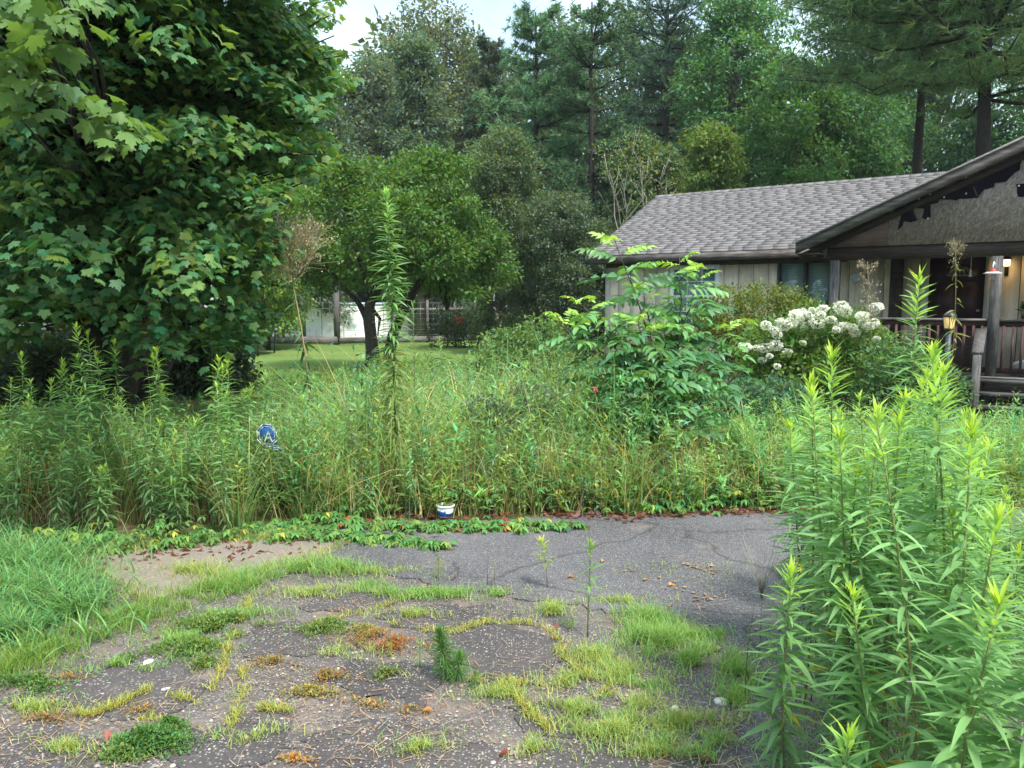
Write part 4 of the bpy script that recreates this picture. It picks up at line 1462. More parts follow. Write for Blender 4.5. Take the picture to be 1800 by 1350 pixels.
for (dx, dy, lx) in ((0.25, 0.1, 1.9), (-0.3, 0.15, -1.7), (0.15, -0.25, 0.9), (-0.1, -0.2, -0.5)):
    Geo().tube(limb_path((dx * 0.4, dy * 0.4, 0.0), (lx, dy * 4, 4.5), -0.05, 8, 0.04), np.linspace(0.15, 0.04, 8), 7, DARKBARK).obj('limb', M['bark'], to, True)
tag(lg_.obj('twigs', M['bark'], to), kind='stuff')

# brush under and behind the maple, whose shade is put into dark leaf colours
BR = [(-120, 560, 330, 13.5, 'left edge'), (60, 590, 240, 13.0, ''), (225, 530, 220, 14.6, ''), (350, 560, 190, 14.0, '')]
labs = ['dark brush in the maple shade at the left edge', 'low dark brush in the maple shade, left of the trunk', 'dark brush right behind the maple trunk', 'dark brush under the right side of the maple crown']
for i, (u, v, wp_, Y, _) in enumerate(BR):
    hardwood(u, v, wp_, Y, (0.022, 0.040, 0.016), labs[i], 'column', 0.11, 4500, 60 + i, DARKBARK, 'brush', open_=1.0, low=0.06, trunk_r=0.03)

# ------------------------------------------------------------------ NEIGHBOUR'S YARD
rng = np.random.default_rng(3)
pc = P(598, 560, 38.5)
t = thing('swimming_pool', 'white walled above ground pool with pale blue rim beyond the lawn', 'pool', (pc[0], 38.5, 0))
rp, hp_ = 3.7, P(600, 534, 35)[2]
for i in range(24):
    a0, a1 = i * 2 * math.pi / 24, (i + 1) * 2 * math.pi / 24 - 0.006
    g = Geo()
    pts = [(rp * math.cos(a), rp * math.sin(a)) for a in np.linspace(a0, a1, 4)]
    for (p, q) in zip(pts[:-1], pts[1:]):
        g.add([(p[0], p[1], 0), (q[0], q[1], 0), (q[0], q[1], hp_), (p[0], p[1], hp_)], [(0, 1, 2, 3)])
    g.obj('wall_panel', M['white'], t)
a_ = np.linspace(0, 2 * math.pi, 49)
Geo().tube(np.stack([rp * np.cos(a_), rp * np.sin(a_), 0 * a_ + hp_], -1), 0.07, 6).obj('rim', plain('pale_blue_rim', (0.35, 0.52, 0.58), 0.5), t)
Geo().lathe([(rp - 0.02, hp_ - 0.12), (0, hp_ - 0.12)], 32).obj('cover', plain('pool_cover', (0.12, 0.22, 0.28), 0.3), t)

t = thing('privacy_fence', 'grey weathered board fence behind the pool', 'fence', (0, 0, 0))
fa, fb2 = P(540, 560, 44), P(845, 560, 39)
L_ = np.linalg.norm((fb2 - fa)[:2])
n_ = int(L_ / 0.15)
pk = Geo().prism([(-0.068, 0, 0), (0.068, 0, 0), (0.068, 0, 1.78), (0.03, 0, 1.85), (-0.03, 0, 1.85), (-0.068, 0, 1.78)], (0, 0, 0), (0, 0.02, 0)).mesh('picket', M['greywood'])
az_ = math.atan2(fb2[1] - fa[1], fb2[0] - fa[0])
for i in range(n_):
    p = fa + (fb2 - fa) * (i / n_)
    mtx = Matrix.Rotation(az_, 4, 'Z') @ Matrix.Diagonal((1, 1, random.uniform(0.97, 1.02), 1))
    mtx.translation = Vector((p[0], p[1], random.uniform(0.0, 0.05)))
    link('picket', pk, t, mat=mtx)
for z_ in (0.4, 1.4):
    q0, q1 = np.array([fa[0], fa[1] + 0.03, z_]), np.array([fb2[0], fb2[1] + 0.03, z_])
    Geo().prism([q0, q1, q1 + (0, 0, 0.09), q0 + (0, 0, 0.09)], (0, 0, 0), (0, 0.04, 0)).obj('fence_rail', M['greywood_x'], t)

t = thing('wire_fence', 'wire mesh fence with grey timber posts along the lawn', 'fence', (0, 0, 0))
fposts = [(250, 30), (345, 30), (440, 30), (533, 30), (593, 29.8), (690, 30.5), (752, 31.2), (800, 32.2), (835, 33.4)]
pw = []
for (u, Y) in fposts:
    p = P(u, 600, Y)
    pw.append(np.array([p[0], Y, 0]))
    hgt = 2.25 if u < 600 else 1.7
    Geo().box(-0.10 if u < 600 else -0.05, 0.10 if u < 600 else 0.05, -0.08, 0.08, 0, hgt).obj('fence_post', M['greywood'], t, loc=(p[0], Y, 0))
g = Geo()
for p, q in zip(pw[:-1], pw[1:]):
    d = q - p
    for z_ in np.linspace(0.1, 1.6, 8):
        g.tube([p + (0, 0, z_), q + (0, 0, z_)], 0.006, 3)
    for f_ in np.linspace(0, 1, int(np.linalg.norm(d) / 0.22)):
        g.tube([p + d * f_ + (0, -0.01, 0.0), p + d * f_ + (0, -0.01, 1.6)], 0.004, 3)
tag(g.obj('wire_mesh', M['steel'], t), kind='stuff')
for (a, b, z0, z1) in ((2, 4, 0.02, 0.30), (4, 6, 0.02, 0.26), (6, 8, 0.02, 0.24), (5, 7, 1.28, 1.38), (7, 8, 1.28, 1.38)):
    p, q = pw[a] + (0, -0.10, z0), pw[b] + (0, -0.10, z0)
    Geo().prism([p, q, q + (0, 0, z1 - z0), p + (0, 0, z1 - z0)], (0, 0, 0), (0, 0.04, 0)).obj('fence_board', M['greywood_x'], t)

# trampoline
tcn = P(395, 600, 24)
t = thing('trampoline', 'round black trampoline on thin legs at the edge of the maple shade', 'trampoline', (tcn[0], 24, 0))
tz = P(430, 578, 24)[2]
Geo().lathe([(1.32, tz), (0, tz - 0.03), (0, tz - 0.035), (1.32, tz - 0.005)], 32).obj('mat', plain('mat_black', (0.02, 0.022, 0.027), 0.45), t)
Geo().lathe([(1.33, tz + 0.005), (1.55, tz + 0.01), (1.56, tz - 0.02), (1.33, tz - 0.01)], 32).obj('pad', plain('pad_dark_blue', (0.03, 0.04, 0.06), 0.6), t)
Geo().tube(np.stack([1.57 * np.cos(a_), 1.57 * np.sin(a_), 0 * a_ + tz - 0.03], -1), 0.025, 6).obj('frame_ring', M['steel'], t)
for i in range(6):
    a1 = i * math.pi / 3 + 0.5
    Geo().tube([(1.55 * math.cos(a1), 1.55 * math.sin(a1), tz - 0.03), (1.5 * math.cos(a1), 1.5 * math.sin(a1), 0)], 0.022, 6).obj('leg', M['black'], t)

# neighbour's house half hidden behind the maple
nh = P(150, 560, 44)
t = thing('neighbour_house', 'pale walled house glimpsed through the dark brush under the maple', 'house', (nh[0], 44, 0))
Geo().box(-9, 6, 0, 7, 0.4, 3.0).obj('wall', M['white'], t)
Geo().box(-8.9, 5.9, 0.05, 6.9, 0, 0.4).obj('foundation', M['concrete'], t)
g = Geo()
for (ya, yb) in ((-0.5, 3.5), (7.5, 3.5)):
    g.prism([(-9.4, ya, 2.95), (6.4, ya, 2.95), (6.4, yb, 4.6), (-9.4, yb, 4.6)], (0, 0, 0), (0, 0, 0.1))
g.obj('roof', plain('grey_roof', (0.14, 0.14, 0.145), 0.9), t)
for x_ in (-6.5, -2.5, 2.5):
    wf = rect_frame(x_, x_ + 1.2, 1.2, 2.4, -0.05, -0.002, 0.08).obj('window', M['trim'], t)
    Geo().box(x_ + 0.08, x_ + 1.12, -0.03, -0.02, 1.28, 2.32).obj('pane', M['black'], wf)
# dark brush with red blooms by the fence
hardwood(800, 545, 90, 28, (0.035, 0.05, 0.022), 'low dark brush in front of the fence, right of the fruit tree trunk', 'column', 0.09, 1800, 71, DARKBARK, 'brush', low=0.08, trunk_r=0.03)
rb = P(806, 563, 27.2)
t = thing('red_bloom', 'small cluster of red blooms in the brush by the fence', 'flower', (rb[0], 27.2, 0))
Geo().tube([(0, 0, 0), (0.03, 0, rb[2] * 0.5), (0, 0, rb[2])], 0.012, 4, (0.05, 0.09, 0.03)).obj('stem', M['stem'], t)
d_ = unit(rng.normal(0, 1, (40, 3)))
Geo().add(place(DIA, d_ * 0.06 + (0, 0, rb[2]), frames(d_), rng.uniform(0.08, 0.13, 40)), DIA_F, jitter((0.55, 0.05, 0.03), 40, 0.15, 0)).obj('petals', M['petal'], t)

# ------------------------------------------------------------------ TALL WEEDS
LV = [lance(0.118, c_, 5, 0.35) for c_ in (0.06, 0.22, 0.45)]
LV_LOW = [lance(0.15, c_, 3, 0.3) for c_ in (0.08, 0.25, 0.5)]
GR_LOW, GR_MID, GR_TOP, GR_TIP = (0.110, 0.210, 0.085), (0.150, 0.285, 0.105), (0.215, 0.370, 0.085), (0.330, 0.460, 0.065)
goldleaf = []
for cc in (GR_LOW, GR_MID, GR_TOP, GR_TIP, (0.40, 0.33, 0.03)):
    goldleaf.append([Geo().add(v_, f_, cc).mesh('goldenrod_leaf', M['leaf']) for (v_, f_) in LV])


def herb(name, label, cat, base, h, group=None, n=80, L0=0.12, lean=(0, 0), parts=False, bare=0.12, tuft=12, cols=None, stemcol=(0.16, 0.20, 0.06), lowcol=(0.13, 0.07, 0.04), sr=0.0045, width=1.0, up=0.35, droop_low=0.2, taper=0.55, detail=True, leaflow=0.8, seed=None):
    """a leafy stalk: stem and lance leaves in a spiral, crowded and paler towards the tip"""
    global rng
    if seed is not None:
        rng = np.random.default_rng(seed)
    cols = cols or (GR_LOW, GR_MID, GR_TOP, GR_TIP)
    t = thing(name, label, cat, tuple(base), rng.uniform(0, 6.28) if lean == (0, 0) else 0.0, group)
    zs = np.linspace(0, 1, 9)
    bx, by = rng.normal(0, 0.02), rng.normal(0, 0.02)
    pth = np.stack([h * (lean[0] * zs ** 1.5 + bx * np.sin(zs * 3.1)), h * (lean[1] * zs ** 1.5 + by * np.sin(zs * 2.7)), h * zs - 0.03 * (zs < 0.01)], -1)
    sc_ = np.array(lowcol) * (1 - zs[:, None]) ** 1.3 + np.array(stemcol) * (1 - (1 - zs[:, None]) ** 1.3)
    g = Geo()
    g.tube(pth, sr * np.linspace(1.15, 0.4, 9), 6, np.repeat(sc_, 6, 0)[None])
    g.obj('stem', M['stem'], t, True)
    f = bare + (1 - bare) * (np.arange(n) + 0.5) / n
    f = bare + (1 - bare) * ((f - bare) / (1 - bare)) ** 0.85
    a = np.arange(n) * 2.39996 + rng.normal(0, 0.25, n)
    L_ = L0 * (1 - 0.35 * (rng.random(n) < 0.15)) * np.interp(f, [0, bare, bare + 0.15, 0.7, 0.92, 1], [0, leaflow * 0.7, leaflow, 1.0, 1 - taper * 0.7, 1 - taper]) * rng.normal(1, 0.12, n)
    el = np.interp(f, [0, 0.4, 0.8, 0.95, 1.0], [-droop_low, 0.05, up * 0.8, up + 0.35, 1.15]) + rng.normal(0, 0.14, n)
    if tuft:
        f = np.concatenate([f, np.full(tuft, 1.0) - rng.random(tuft) * 0.02])
        a = np.concatenate([a, rng.uniform(0, 6.28, tuft)])
        L_ = np.concatenate([L_, L0 * (1 - taper) * rng.uniform(0.45, 0.95, tuft)])
        el = np.concatenate([el, rng.uniform(0.75, 1.45, tuft)])
    m = len(f)
    pos = np.stack([np.interp(f, zs, pth[:, k]) for k in range(3)], -1)
    d = np.stack([np.cos(a) * np.cos(el), np.sin(a) * np.cos(el), np.sin(el)], -1)
    fr = frames(d, rng.normal(0, 0.3, m))
    ci = np.where(f > 0.985, 3, np.where(f > 0.90, 2, np.where(f > 0.5, 1, 0)))
    cv = np.clip(np.where(f > 0.9, 0, np.where(f > 0.45, 1, 2)) + rng.integers(-1, 2, m), 0, 2)
    if parts:
        for i in range(m):
            k = ci[i]
            if f[i] < 0.5 and rng.random() < 0.04:
                k = 4
            mtx = Matrix.Identity(4)
            for r0 in range(3):
                for c0 in range(3):
                    mtx[r0][c0] = fr[i, r0, c0] * L_[i] * (width if c0 == 0 else 1)
                mtx[r0][3] = pos[i, r0]
            link('leaf', goldleaf[k][cv[i]], t, mat=mtx)
    else:
        g = Geo()
        cc = np.array([cols[min(k, 3)] for k in ci]) * rng.normal(1, 0.13, (m, 1))
        for k in range(3):
            q = cv == k
            if q.any():
                tv, tf = LV[k] if detail else LV_LOW[k]
                tv = tv * (width, 1, 1)
                g.add(place(tv, pos[q], fr[q], L_[q]), tf, cc[q])
        tag(g.obj('foliage', M['leaf'], t), kind='stuff')
    return t


def gpos(u, v, Y):
    """where a stalk stands and how tall it is when its tip shows at that pixel at distance Y"""
    p = P(u, v, Y)
    z = float(gz(p[0], Y))
    return (p[0], Y, z), p[2] - z


FRONT = [
    (1708, 617, 2.20, 'tall goldenrod with broad bright tip in front of the porch steps'),
    (1680, 652, 2.35, 'goldenrod with yellow green tip just left of the one in front of the porch steps'),
    (1600, 488, 3.15, 'tallest goldenrod, its branching tip standing before the porch door frame'),
    (1490, 627, 2.60, 'bluish goldenrod with dense feathery leaves below the hydrangea blooms'),
    (1547, 767, 2.30, 'goldenrod with a small pale tip right of the dense feathery one'),
    (1594, 705, 2.70, 'goldenrod with yellow green tip directly below the tallest stalk'),
    (1618, 656, 3.00, 'darker goldenrod close behind, right of the tallest stalk'),
    (1693, 780, 1.85, 'goldenrod with wide bright leaves standing lowest in front of the steps'),
    (1633, 1045, 1.62, 'waist high goldenrod with glowing yellow tip in the lower right foreground'),
    (1397, 1010, 2.25, 'lone slender goldenrod at the left edge of the clump over the asphalt'),
    (1552, 1062, 1.95, 'short dark tipped goldenrod left of the glowing yellow tip'),
    (1756, 1048, 1.60, 'goldenrod with large leaves near the right edge, right of the glowing tip'),
    (1457, 1300, 1.75, 'knee high goldenrod seedling at the bottom edge of the clump'),
    (1750, 905, 1.80, 'goldenrod with pale tip near the right edge, above the large leaved one'),
    (1437, 672, 2.90, 'goldenrod with a yellowing side tip at the left top of the clump'),
    (1440, 757, 3.30, 'shorter goldenrod leaning left at the upper left edge of the clump'),
]
for i, (u, v, Y, lab) in enumerate(FRONT):
    b, h = gpos(u, v, Y)
    herb('goldenrod', lab, 'weed', b, h, 'goldenrods in the near clump by the asphalt', n=int(95 + 125 * h), L0=rng.uniform(0.13, 0.155), up=0.28, width=rng.uniform(0.95, 1.2), parts=True, bare=0.06, tuft=16, lean=(rng.normal(0, 0.07), rng.normal(0, 0.05)), seed=900 + i, sr=0.005)
SHORT = ['the broad tipped one by the steps', 'the yellow green tip by the steps', 'the tallest stalk', 'the dense feathery stalk', 'the small pale tipped stalk', 'the stalk below the tallest', 'the darker stalk by the tallest', 'the lowest stalk before the steps', 'the glowing yellow tip', 'the lone slender stalk', 'the short dark tip', 'the large leaved stalk', 'the knee high seedling', 'the pale tip by the right edge', 'the yellowing side tip', 'the stalk leaning left']
LSHORT = ['the tallest tip by the dark gap', 'the tip leaning right by the tallest', 'the bright top at the trunk', 'the pale full tip', 'the rounded yellow tip', 'the slim stalk right of the trunk', 'the small tip by the slim stalk', 'the narrow tip below the gap', 'the yellow budding tip', 'the lone feathery stalk', 'the bright side tips', 'the short broad tip in the shade', 'the stalk at the left edge', 'the spreading tip', 'the pale tip by the spreading one', 'the right end stalk', 'the short stalk at the right end']
used_labels = set()


def crowd_label(u, v, Y, h, lst, short, where):
    """says which stalk it is by its nearest well marked neighbour"""
    size = 'waist high' if h < 0.85 else 'chest high' if h < 1.2 else 'shoulder high'
    order = sorted(range(len(lst)), key=lambda k: abs(lst[k][0] - u) + 0.35 * abs(lst[k][1] - v))
    for k in order[:8]:
        du, dv = u - lst[k][0], v - lst[k][1]
        for side in ((['right of'] if du > 12 else ['left of'] if du < -12 else ['right behind']) + (['below'] if dv > 60 else ['level with'] if abs(dv) <= 60 else ['above'])):
            for adj in (size, 'leafy'):
                lab = f'{adj} goldenrod {where} {side} {short[k]}'
                if lab not in used_labels:
                    used_labels.add(lab)
                    return lab
    return f'{size} goldenrod {where} crowded behind {short[order[0]]}'


rng = np.random.default_rng(123)
for i in range(72):
    Y = rng.uniform(1.8, 4.8)
    u = rng.uniform(1490, 1960) if Y > 2.2 else rng.uniform(1640, 2000)
    if Y > 3.4:
        u = rng.uniform(1470, 1960)
    vt = np.interp(u, [1380, 1480, 1600, 1760, 1960], [800, 700, 660, 790, 800]) + rng.uniform(-10, 190)
    b, h = gpos(u, vt, Y)
    if h < 0.35:
        continue
    herb('goldenrod', crowd_label(u, vt, Y, h, FRONT, SHORT, 'in the near clump'), 'weed', b, h, 'goldenrods crowded inside the near clump', n=int(75 + 85 * h), L0=rng.uniform(0.11, 0.145), up=0.28, lean=(rng.normal(0, 0.07), rng.normal(0, 0.06)), bare=0.08, sr=0.0045)

# goldenrods at the left under the maple
LEFT = [(136, 574, 'tallest goldenrod tip before the dark gap left of the maple trunk'), (166, 586, 'goldenrod tip leaning right beside the tallest one left of the maple trunk'), (208, 602, 'bright topped goldenrod in front of the maple trunk'), (186, 620, 'goldenrod with pale full tip just below the bright topped one'), (156, 628, 'goldenrod with rounded yellow tip left of the maple trunk'), (266, 616, 'slim goldenrod with dark lower leaves right of the maple trunk'), (278, 630, 'small goldenrod tip close right of the slim one by the maple trunk'), (116, 636, 'goldenrod with a narrow tip below the dark gap'), (92, 644, 'goldenrod with a yellow budding tip left of the dark gap'), (34, 624, 'feathery goldenrod standing alone near the left edge'), (76, 672, 'goldenrod with bright side tips near the left edge'), (282, 680, 'dark green goldenrod with short broad tip in the shade gap'), (10, 720, 'goldenrod cut by the left edge'), (360, 634, 'goldenrod with a spreading tip in the middle of the thicket'), (383, 648, 'goldenrod with pale tip just right of the spreading one'), (403, 638, 'goldenrod at the right end of the left thicket'), (410, 697, 'short goldenrod below the right end of the left thicket')]
for i, (u, v, lab) in enumerate(LEFT):
    Y = 5.9 + 0.9 * ((i * 7) % 5) / 5
    b, h = gpos(u, v, Y)
    herb('goldenrod', lab, 'weed', b, h, 'goldenrods in the left thicket', n=int(66 + 50 * h), L0=0.14, lean=(rng.normal(0, 0.05), rng.normal(0, 0.04)), detail=False, bare=0.1, sr=0.004, seed=2000 + i, tuft=14, cols=((0.090, 0.185, 0.070), (0.120, 0.240, 0.080), (0.200, 0.340, 0.070), (0.32, 0.44, 0.06)))
rng = np.random.default_rng(321)
for i in range(95):
    u = rng.uniform(-60, 470)
    Y = rng.uniform(5.2, 6.6)
    if u > 405:
        Y = rng.uniform(6.3, 7.0)
    vt = np.interp(u, [-60, 100, 250, 470], [680, 660, 680, 690]) + rng.uniform(-10, 190)
    b, h = gpos(u, vt, Y)
    if h < 0.25:
        continue
    herb('goldenrod', crowd_label(u, vt, Y, h, LEFT, LSHORT, 'in the left thicket'), 'weed', b, h, 'goldenrods massed low in the left thicket', n=int(44 + 44 * h), L0=0.125, lean=(rng.normal(0, 0.08), rng.normal(0, 0.06)), detail=False, bare=0.1, sr=0.0035, tuft=8, cols=((0.095, 0.185, 0.070), (0.120, 0.235, 0.080), (0.170, 0.300, 0.075), (0.27, 0.38, 0.06)))

# single tall stalks
HW = ((0.090, 0.115, 0.035), (0.070, 0.150, 0.050), (0.085, 0.190, 0.060), (0.16, 0.28, 0.06))
b, h = gpos(688, 336, 6.15)
herb('horseweed', 'very tall single green stalk with narrow leaves standing in the middle before the fruit tree', 'weed', b, h, None, n=440, L0=0.19, lean=(-0.015, 0.0), bare=0.12, tuft=10, cols=((0.16, 0.20, 0.07), (0.14, 0.26, 0.10), (0.18, 0.34, 0.12), (0.25, 0.42, 0.11)), width=1.25, up=0.18, droop_low=0.7, taper=0.6, sr=0.010, stemcol=(0.12, 0.2, 0.06), lowcol=(0.08, 0.05, 0.03), seed=71)
b, h = gpos(724, 535, 8.2)
herb('horseweed', 'leafy stalk half as tall, just right of the very tall one in the middle', 'weed', b, h, None, n=80, L0=0.16, bare=0.2, cols=HW, width=0.9, sr=0.006, seed=72, droop_low=0.6)
b, h = gpos(383, 392, 8.0)
herb('horseweed', 'tall thin stalk with sparse hanging leaves in front of the maple edge', 'weed', b, h, None, n=52, L0=0.19, bare=0.25, tuft=6, cols=HW, width=0.8, up=0.15, droop_low=0.7, taper=0.7, sr=0.008, seed=73)
b, h = gpos(365, 545, 7.4)
herb('horseweed', 'slim green stalk close left of the tall thin one by the maple edge', 'weed', b, h, None, n=40, L0=0.16, bare=0.3, tuft=6, cols=HW, width=0.8, sr=0.006, seed=74)


MID = [(790, 600, 8.6, 'leafy weed stalk standing in the grass just right of the fruit tree trunk'), (835, 622, 8.0, 'leafy weed stalk in the grass halfway between fruit tree and sapling'), (600, 640, 7.6, 'leafy weed below the gap left of the fruit tree trunk'), (560, 668, 6.9, 'leafy weed right of the yard sign'), (640, 690, 6.6, 'leafy weed left of the very tall middle stalk'), (757, 668, 6.8, 'leafy weed close right of the very tall middle stalk'), (905, 640, 7.6, 'leafy weed stalk before the pale low shrub'), (960, 690, 6.6, 'leafy weed at the left foot of the sapling'), (530, 700, 6.4, 'drooping weed right behind the yard sign'), (470, 660, 7.0, 'leafy weed above the yard sign'), (1370, 700, 7.2, 'leafy weed between the bluish shrub and the near clump'), (1250, 720, 6.7, 'leafy weed at the right foot of the sapling'), (700, 610, 9.5, 'leafy weed at the right of the fruit tree foot'), (880, 585, 11.0, 'tall leafy weed before the dark thicket tree')]
for i, (u, v, Y, lab) in enumerate(MID):
    b, h = gpos(u, v, Y)
    herb('leafy_weed', lab, 'weed', b, h, 'leafy weeds standing out of the yard grass', n=int(40 + 40 * h), L0=0.13 + 0.05 * (i % 3 == 0), lean=(rng.normal(0, 0.08), rng.normal(0, 0.05)), detail=False, bare=0.25, tuft=8, cols=((0.11, 0.19, 0.08), (0.14, 0.26, 0.10), (0.18, 0.32, 0.11), (0.25, 0.4, 0.10)), width=1.2, sr=0.004, seed=3300 + i, droop_low=0.4)


def seedhead(name, label, u, v, Y, ubase, hfrac, spread, col, fluff, leaves, nb=46, sr=0.008, seed=0, leafcol=HW, bushy=1.0):
    """stalk that ends in a branched dry flower head"""
    global rng
    rng = np.random.default_rng(seed)
    b, h = gpos(ubase, v, Y)
    p = P(u, v, Y)
    t = thing(name, label, 'weed', b)
    top = np.array([p[0] - b[0], 0.0, h])
    zs = np.linspace(0, 1, 9)[:, None]
    pth = top * zs + np.array([1.0, 0, 0]) * (np.sin(zs * math.pi) * h * 0.03)
    g = Geo()
    g.tube(pth, sr * np.linspace(1.2, 0.4, 9), 6, np.linspace((0.13, 0.06, 0.03), col, 9).repeat(6, 0)[None])
    pts = []
    for i in range(nb):
        f = 1 - hfrac * rng.random() ** 1.2
        o = np.array([np.interp(f, zs[:, 0], pth[:, k]) for k in range(3)])
        a = rng.uniform(0, 6.28)
        L_ = spread * (0.35 + 0.65 * (1 - (1 - f) / hfrac) ** 0.5 * rng.uniform(0.6, 1.1)) if bushy > 0.5 else spread * rng.uniform(0.4, 1)
        e = o + np.array([math.cos(a) * L_ * 0.75, math.sin(a) * L_ * 0.75, L_ * rng.uniform(0.55, 1.1)])
        e[2] = min(e[2], h + spread * 0.25)
        q = limb_path(o, e, -0.08, 4, 0.05)
        g.tube(q, np.linspace(0.0028, 0.0012, 4), 3, col)
        for k in range(5):
            s = q[-1] + rng.normal(0, spread * 0.16, 3)
            g.tube([q[2], s], 0.0012, 3, col)
            pts.append(s)
    g.obj('stem', M['stem'], t, True)
    pts = np.repeat(np.array(pts), 3, 0) + rng.normal(0, 0.018, (len(pts) * 3, 3))
    d = unit(rng.normal(0, 1, pts.shape))
    g = Geo()
    g.add(place(DIA, pts, frames(d), rng.uniform(0.014, 0.034, len(pts))), DIA_F, jitter(fluff, len(pts), 0.25, 0.1))
    tag(g.obj('flower_head', M['petal'], t), kind='stuff')
    if leaves:
        n_ = leaves
        f = rng.uniform(0.2, 1 - hfrac * 0.8, n_)
        pos = np.stack([np.interp(f, zs[:, 0], pth[:, k]) for k in range(3)], -1)
        a = rng.uniform(0, 6.28, n_)
        el = rng.normal(-0.1, 0.35, n_)
        d = np.stack([np.cos(a) * np.cos(el), np.sin(a) * np.cos(el), np.sin(el)], -1)
        g = Geo()
        g.add(place(LV[2][0], pos, frames(d, rng.normal(0, 0.4, n_)), rng.uniform(0.10, 0.24, n_)), LV[2][1], jitter(leafcol[1], n_, 0.2))
        tag(g.obj('foliage', M['leaf'], t), kind='stuff')
    return t


seedhead('wild_lettuce', 'tall brown stalk with a wide dry straw coloured flower head between maple and fruit tree', 498, 425, 7.8, 540, 0.20, 0.50, (0.42, 0.33, 0.19), (0.56, 0.48, 0.33), 90, 110, 0.010, 81)
seedhead('dead_aster', 'dry brown flower stalk with thin twigs before the dark wall post of the porch', 1525, 470, 10.6, 1536, 0.30, 0.18, (0.22, 0.17, 0.11), (0.34, 0.29, 0.20), 14, 34, 0.006, 82)
seedhead('dead_aster', 'thin stalk with dry tip rising behind the lamp post lantern in front of the door', 1680, 432, 10.4, 1672, 0.12, 0.14, (0.24, 0.22, 0.10), (0.40, 0.34, 0.20), 44, 20, 0.006, 83, leafcol=((0.2, 0.2, 0.06), (0.22, 0.24, 0.07), 0, 0))
seedhead('dead_twig', 'bare reddish forked twig sticking up right of the maple trunk', 246, 560, 6.9, 252, 0.22, 0.10, (0.22, 0.12, 0.09), (0.25, 0.16, 0.1), 0, 9, 0.004, 84)

# ------------------------------------------------------------------ SAPLING WITH FEATHER LEAVES
rng = np.random.default_rng(55)


def feather_leaf(nl, lw, droop, col):
    """pinnate leaf 1 long: arching midrib with paired leaflets"""
    g = Geo()
    y = np.linspace(0, 1, 8)
    mid = np.stack([0 * y, y * (1 - 0.12 * droop), 0.10 * np.sin(y * 2.2) - droop * 0.45 * y ** 2], -1)
    g.tube(mid, np.linspace(0.010, 0.004, 8), 3, (0.10, 0.13, 0.04))
    tv, tf = lance(0.40, 0.35, 3, 0.3, 0.42)
    for i in range(nl):
        f = 0.22 + 0.74 * i / (nl - 1)
        o = np.array([np.interp(f, y, mid[:, k]) for k in range(3)])
        ln_ = lw * (0.75 + 0.45 * math.sin(f * math.pi))
        for sx in (-1, 1):
            d = np.array([[sx * 0.92, 0.42, -0.15 + rng.normal(0, 0.12)]])
            g.add(place(tv, o[None], frames(d, np.array([rng.normal(0, 0.3)])), np.array([ln_ * rng.uniform(0.9, 1.1)])), tf, jitter(col, 1, 0.08, 0.04))
    g.add(place(tv, mid[-1][None], frames(np.array([[0, 1, -0.5]])), np.array([lw])), tf, col)
    return g.mesh('feather_leaf', M['leaf_gloss'])


FL = {}
for key, cc in (('old', (0.062, 0.165, 0.066)), ('mid', (0.110, 0.245, 0.078)), ('new', (0.260, 0.410, 0.075))):
    FL[key] = [feather_leaf(6, 0.30, 0.9, cc), feather_leaf(7, 0.27, 0.5, cc), feather_leaf(5, 0.33, 1.2, cc)]
sb = G(1165, 838)
sap = thing('feather_leaf_sapling', 'bushy sapling with large feather shaped leaves, pale green at its tips, before the house corner', 'sapling', (sb[0], sb[1], float(gz(sb[0], sb[1]))))
so = np.array([sb[0], sb[1], float(gz(sb[0], sb[1]))])
stems = [(1078, 415, 7.5, 1.0), (1195, 450, 7.7, 1.0), (1235, 462, 7.9, 0.9), (1010, 520, 7.3, 0.8), (975, 560, 7.2, 0.7), (1120, 560, 7.0, 0.6), (1290, 560, 7.5, 0.7), (1310, 650, 7.3, 0.5), (1030, 650, 6.8, 0.5), (1150, 650, 6.6, 0.5), (1240, 690, 6.8, 0.4), (1090, 720, 6.6, 0.4), (1180, 760, 6.6, 0.4), (1040, 745, 6.9, 0.4), (1265, 770, 7.0, 0.4), (1130, 500, 7.9, 0.9), (1060, 560, 7.6, 0.6), (1200, 580, 7.2, 0.6)]
g = Geo()
for si, (u, v, Y, k) in enumerate(stems):
    e = P(u, v, Y) - so
    o = np.array([rng.normal(0, 0.08), rng.normal(0, 0.05), 0])
    mid = o * 0.4 + e * 0.5 + np.array([-e[0] * 0.22, 0, 0.1])
    p = np.concatenate([limb_path(o, mid, 0, 4, 0.02), limb_path(mid, e, 0.02, 5, 0.02)[1:]])
    g.tube(p, np.linspace(0.016, 0.004, len(p)), 5, (0.05, 0.04, 0.035))
    nl_ = 11 + int(5 * k)
    for i in range(nl_):
        f = 0.42 + 0.57 * i / nl_
        q = np.array([np.interp(f, np.linspace(0, 1, len(p)), p[:, j]) for j in range(3)])
        a = i * 2.4 + si + rng.normal(0, 0.3)
        hgt = q[2]
        tipish = f > 0.86
        key = 'new' if (tipish and v < 580) else ('mid' if (hgt > 1.15 and rng.random() < 0.7) or rng.random() < 0.15 else 'old')
        el = 0.65 if tipish else rng.uniform(0.05, 0.5)
        d = np.array([[math.cos(a) * math.cos(el), math.sin(a) * math.cos(el) - 0.25, math.sin(el)]])
        fr = frames(d, np.array([rng.normal(0, 0.3)]))[0]
        s = (0.30 if tipish else 0.44) * rng.uniform(0.75, 1.1)
        mtx = Matrix.Identity(4)
        for r0 in range(3):
            for c0 in range(3):
                mtx[r0][c0] = fr[r0, c0] * s
            mtx[r0][3] = q[r0]
        link('leaf', FL[key][rng.integers(0, 3)], sap, mat=mtx)
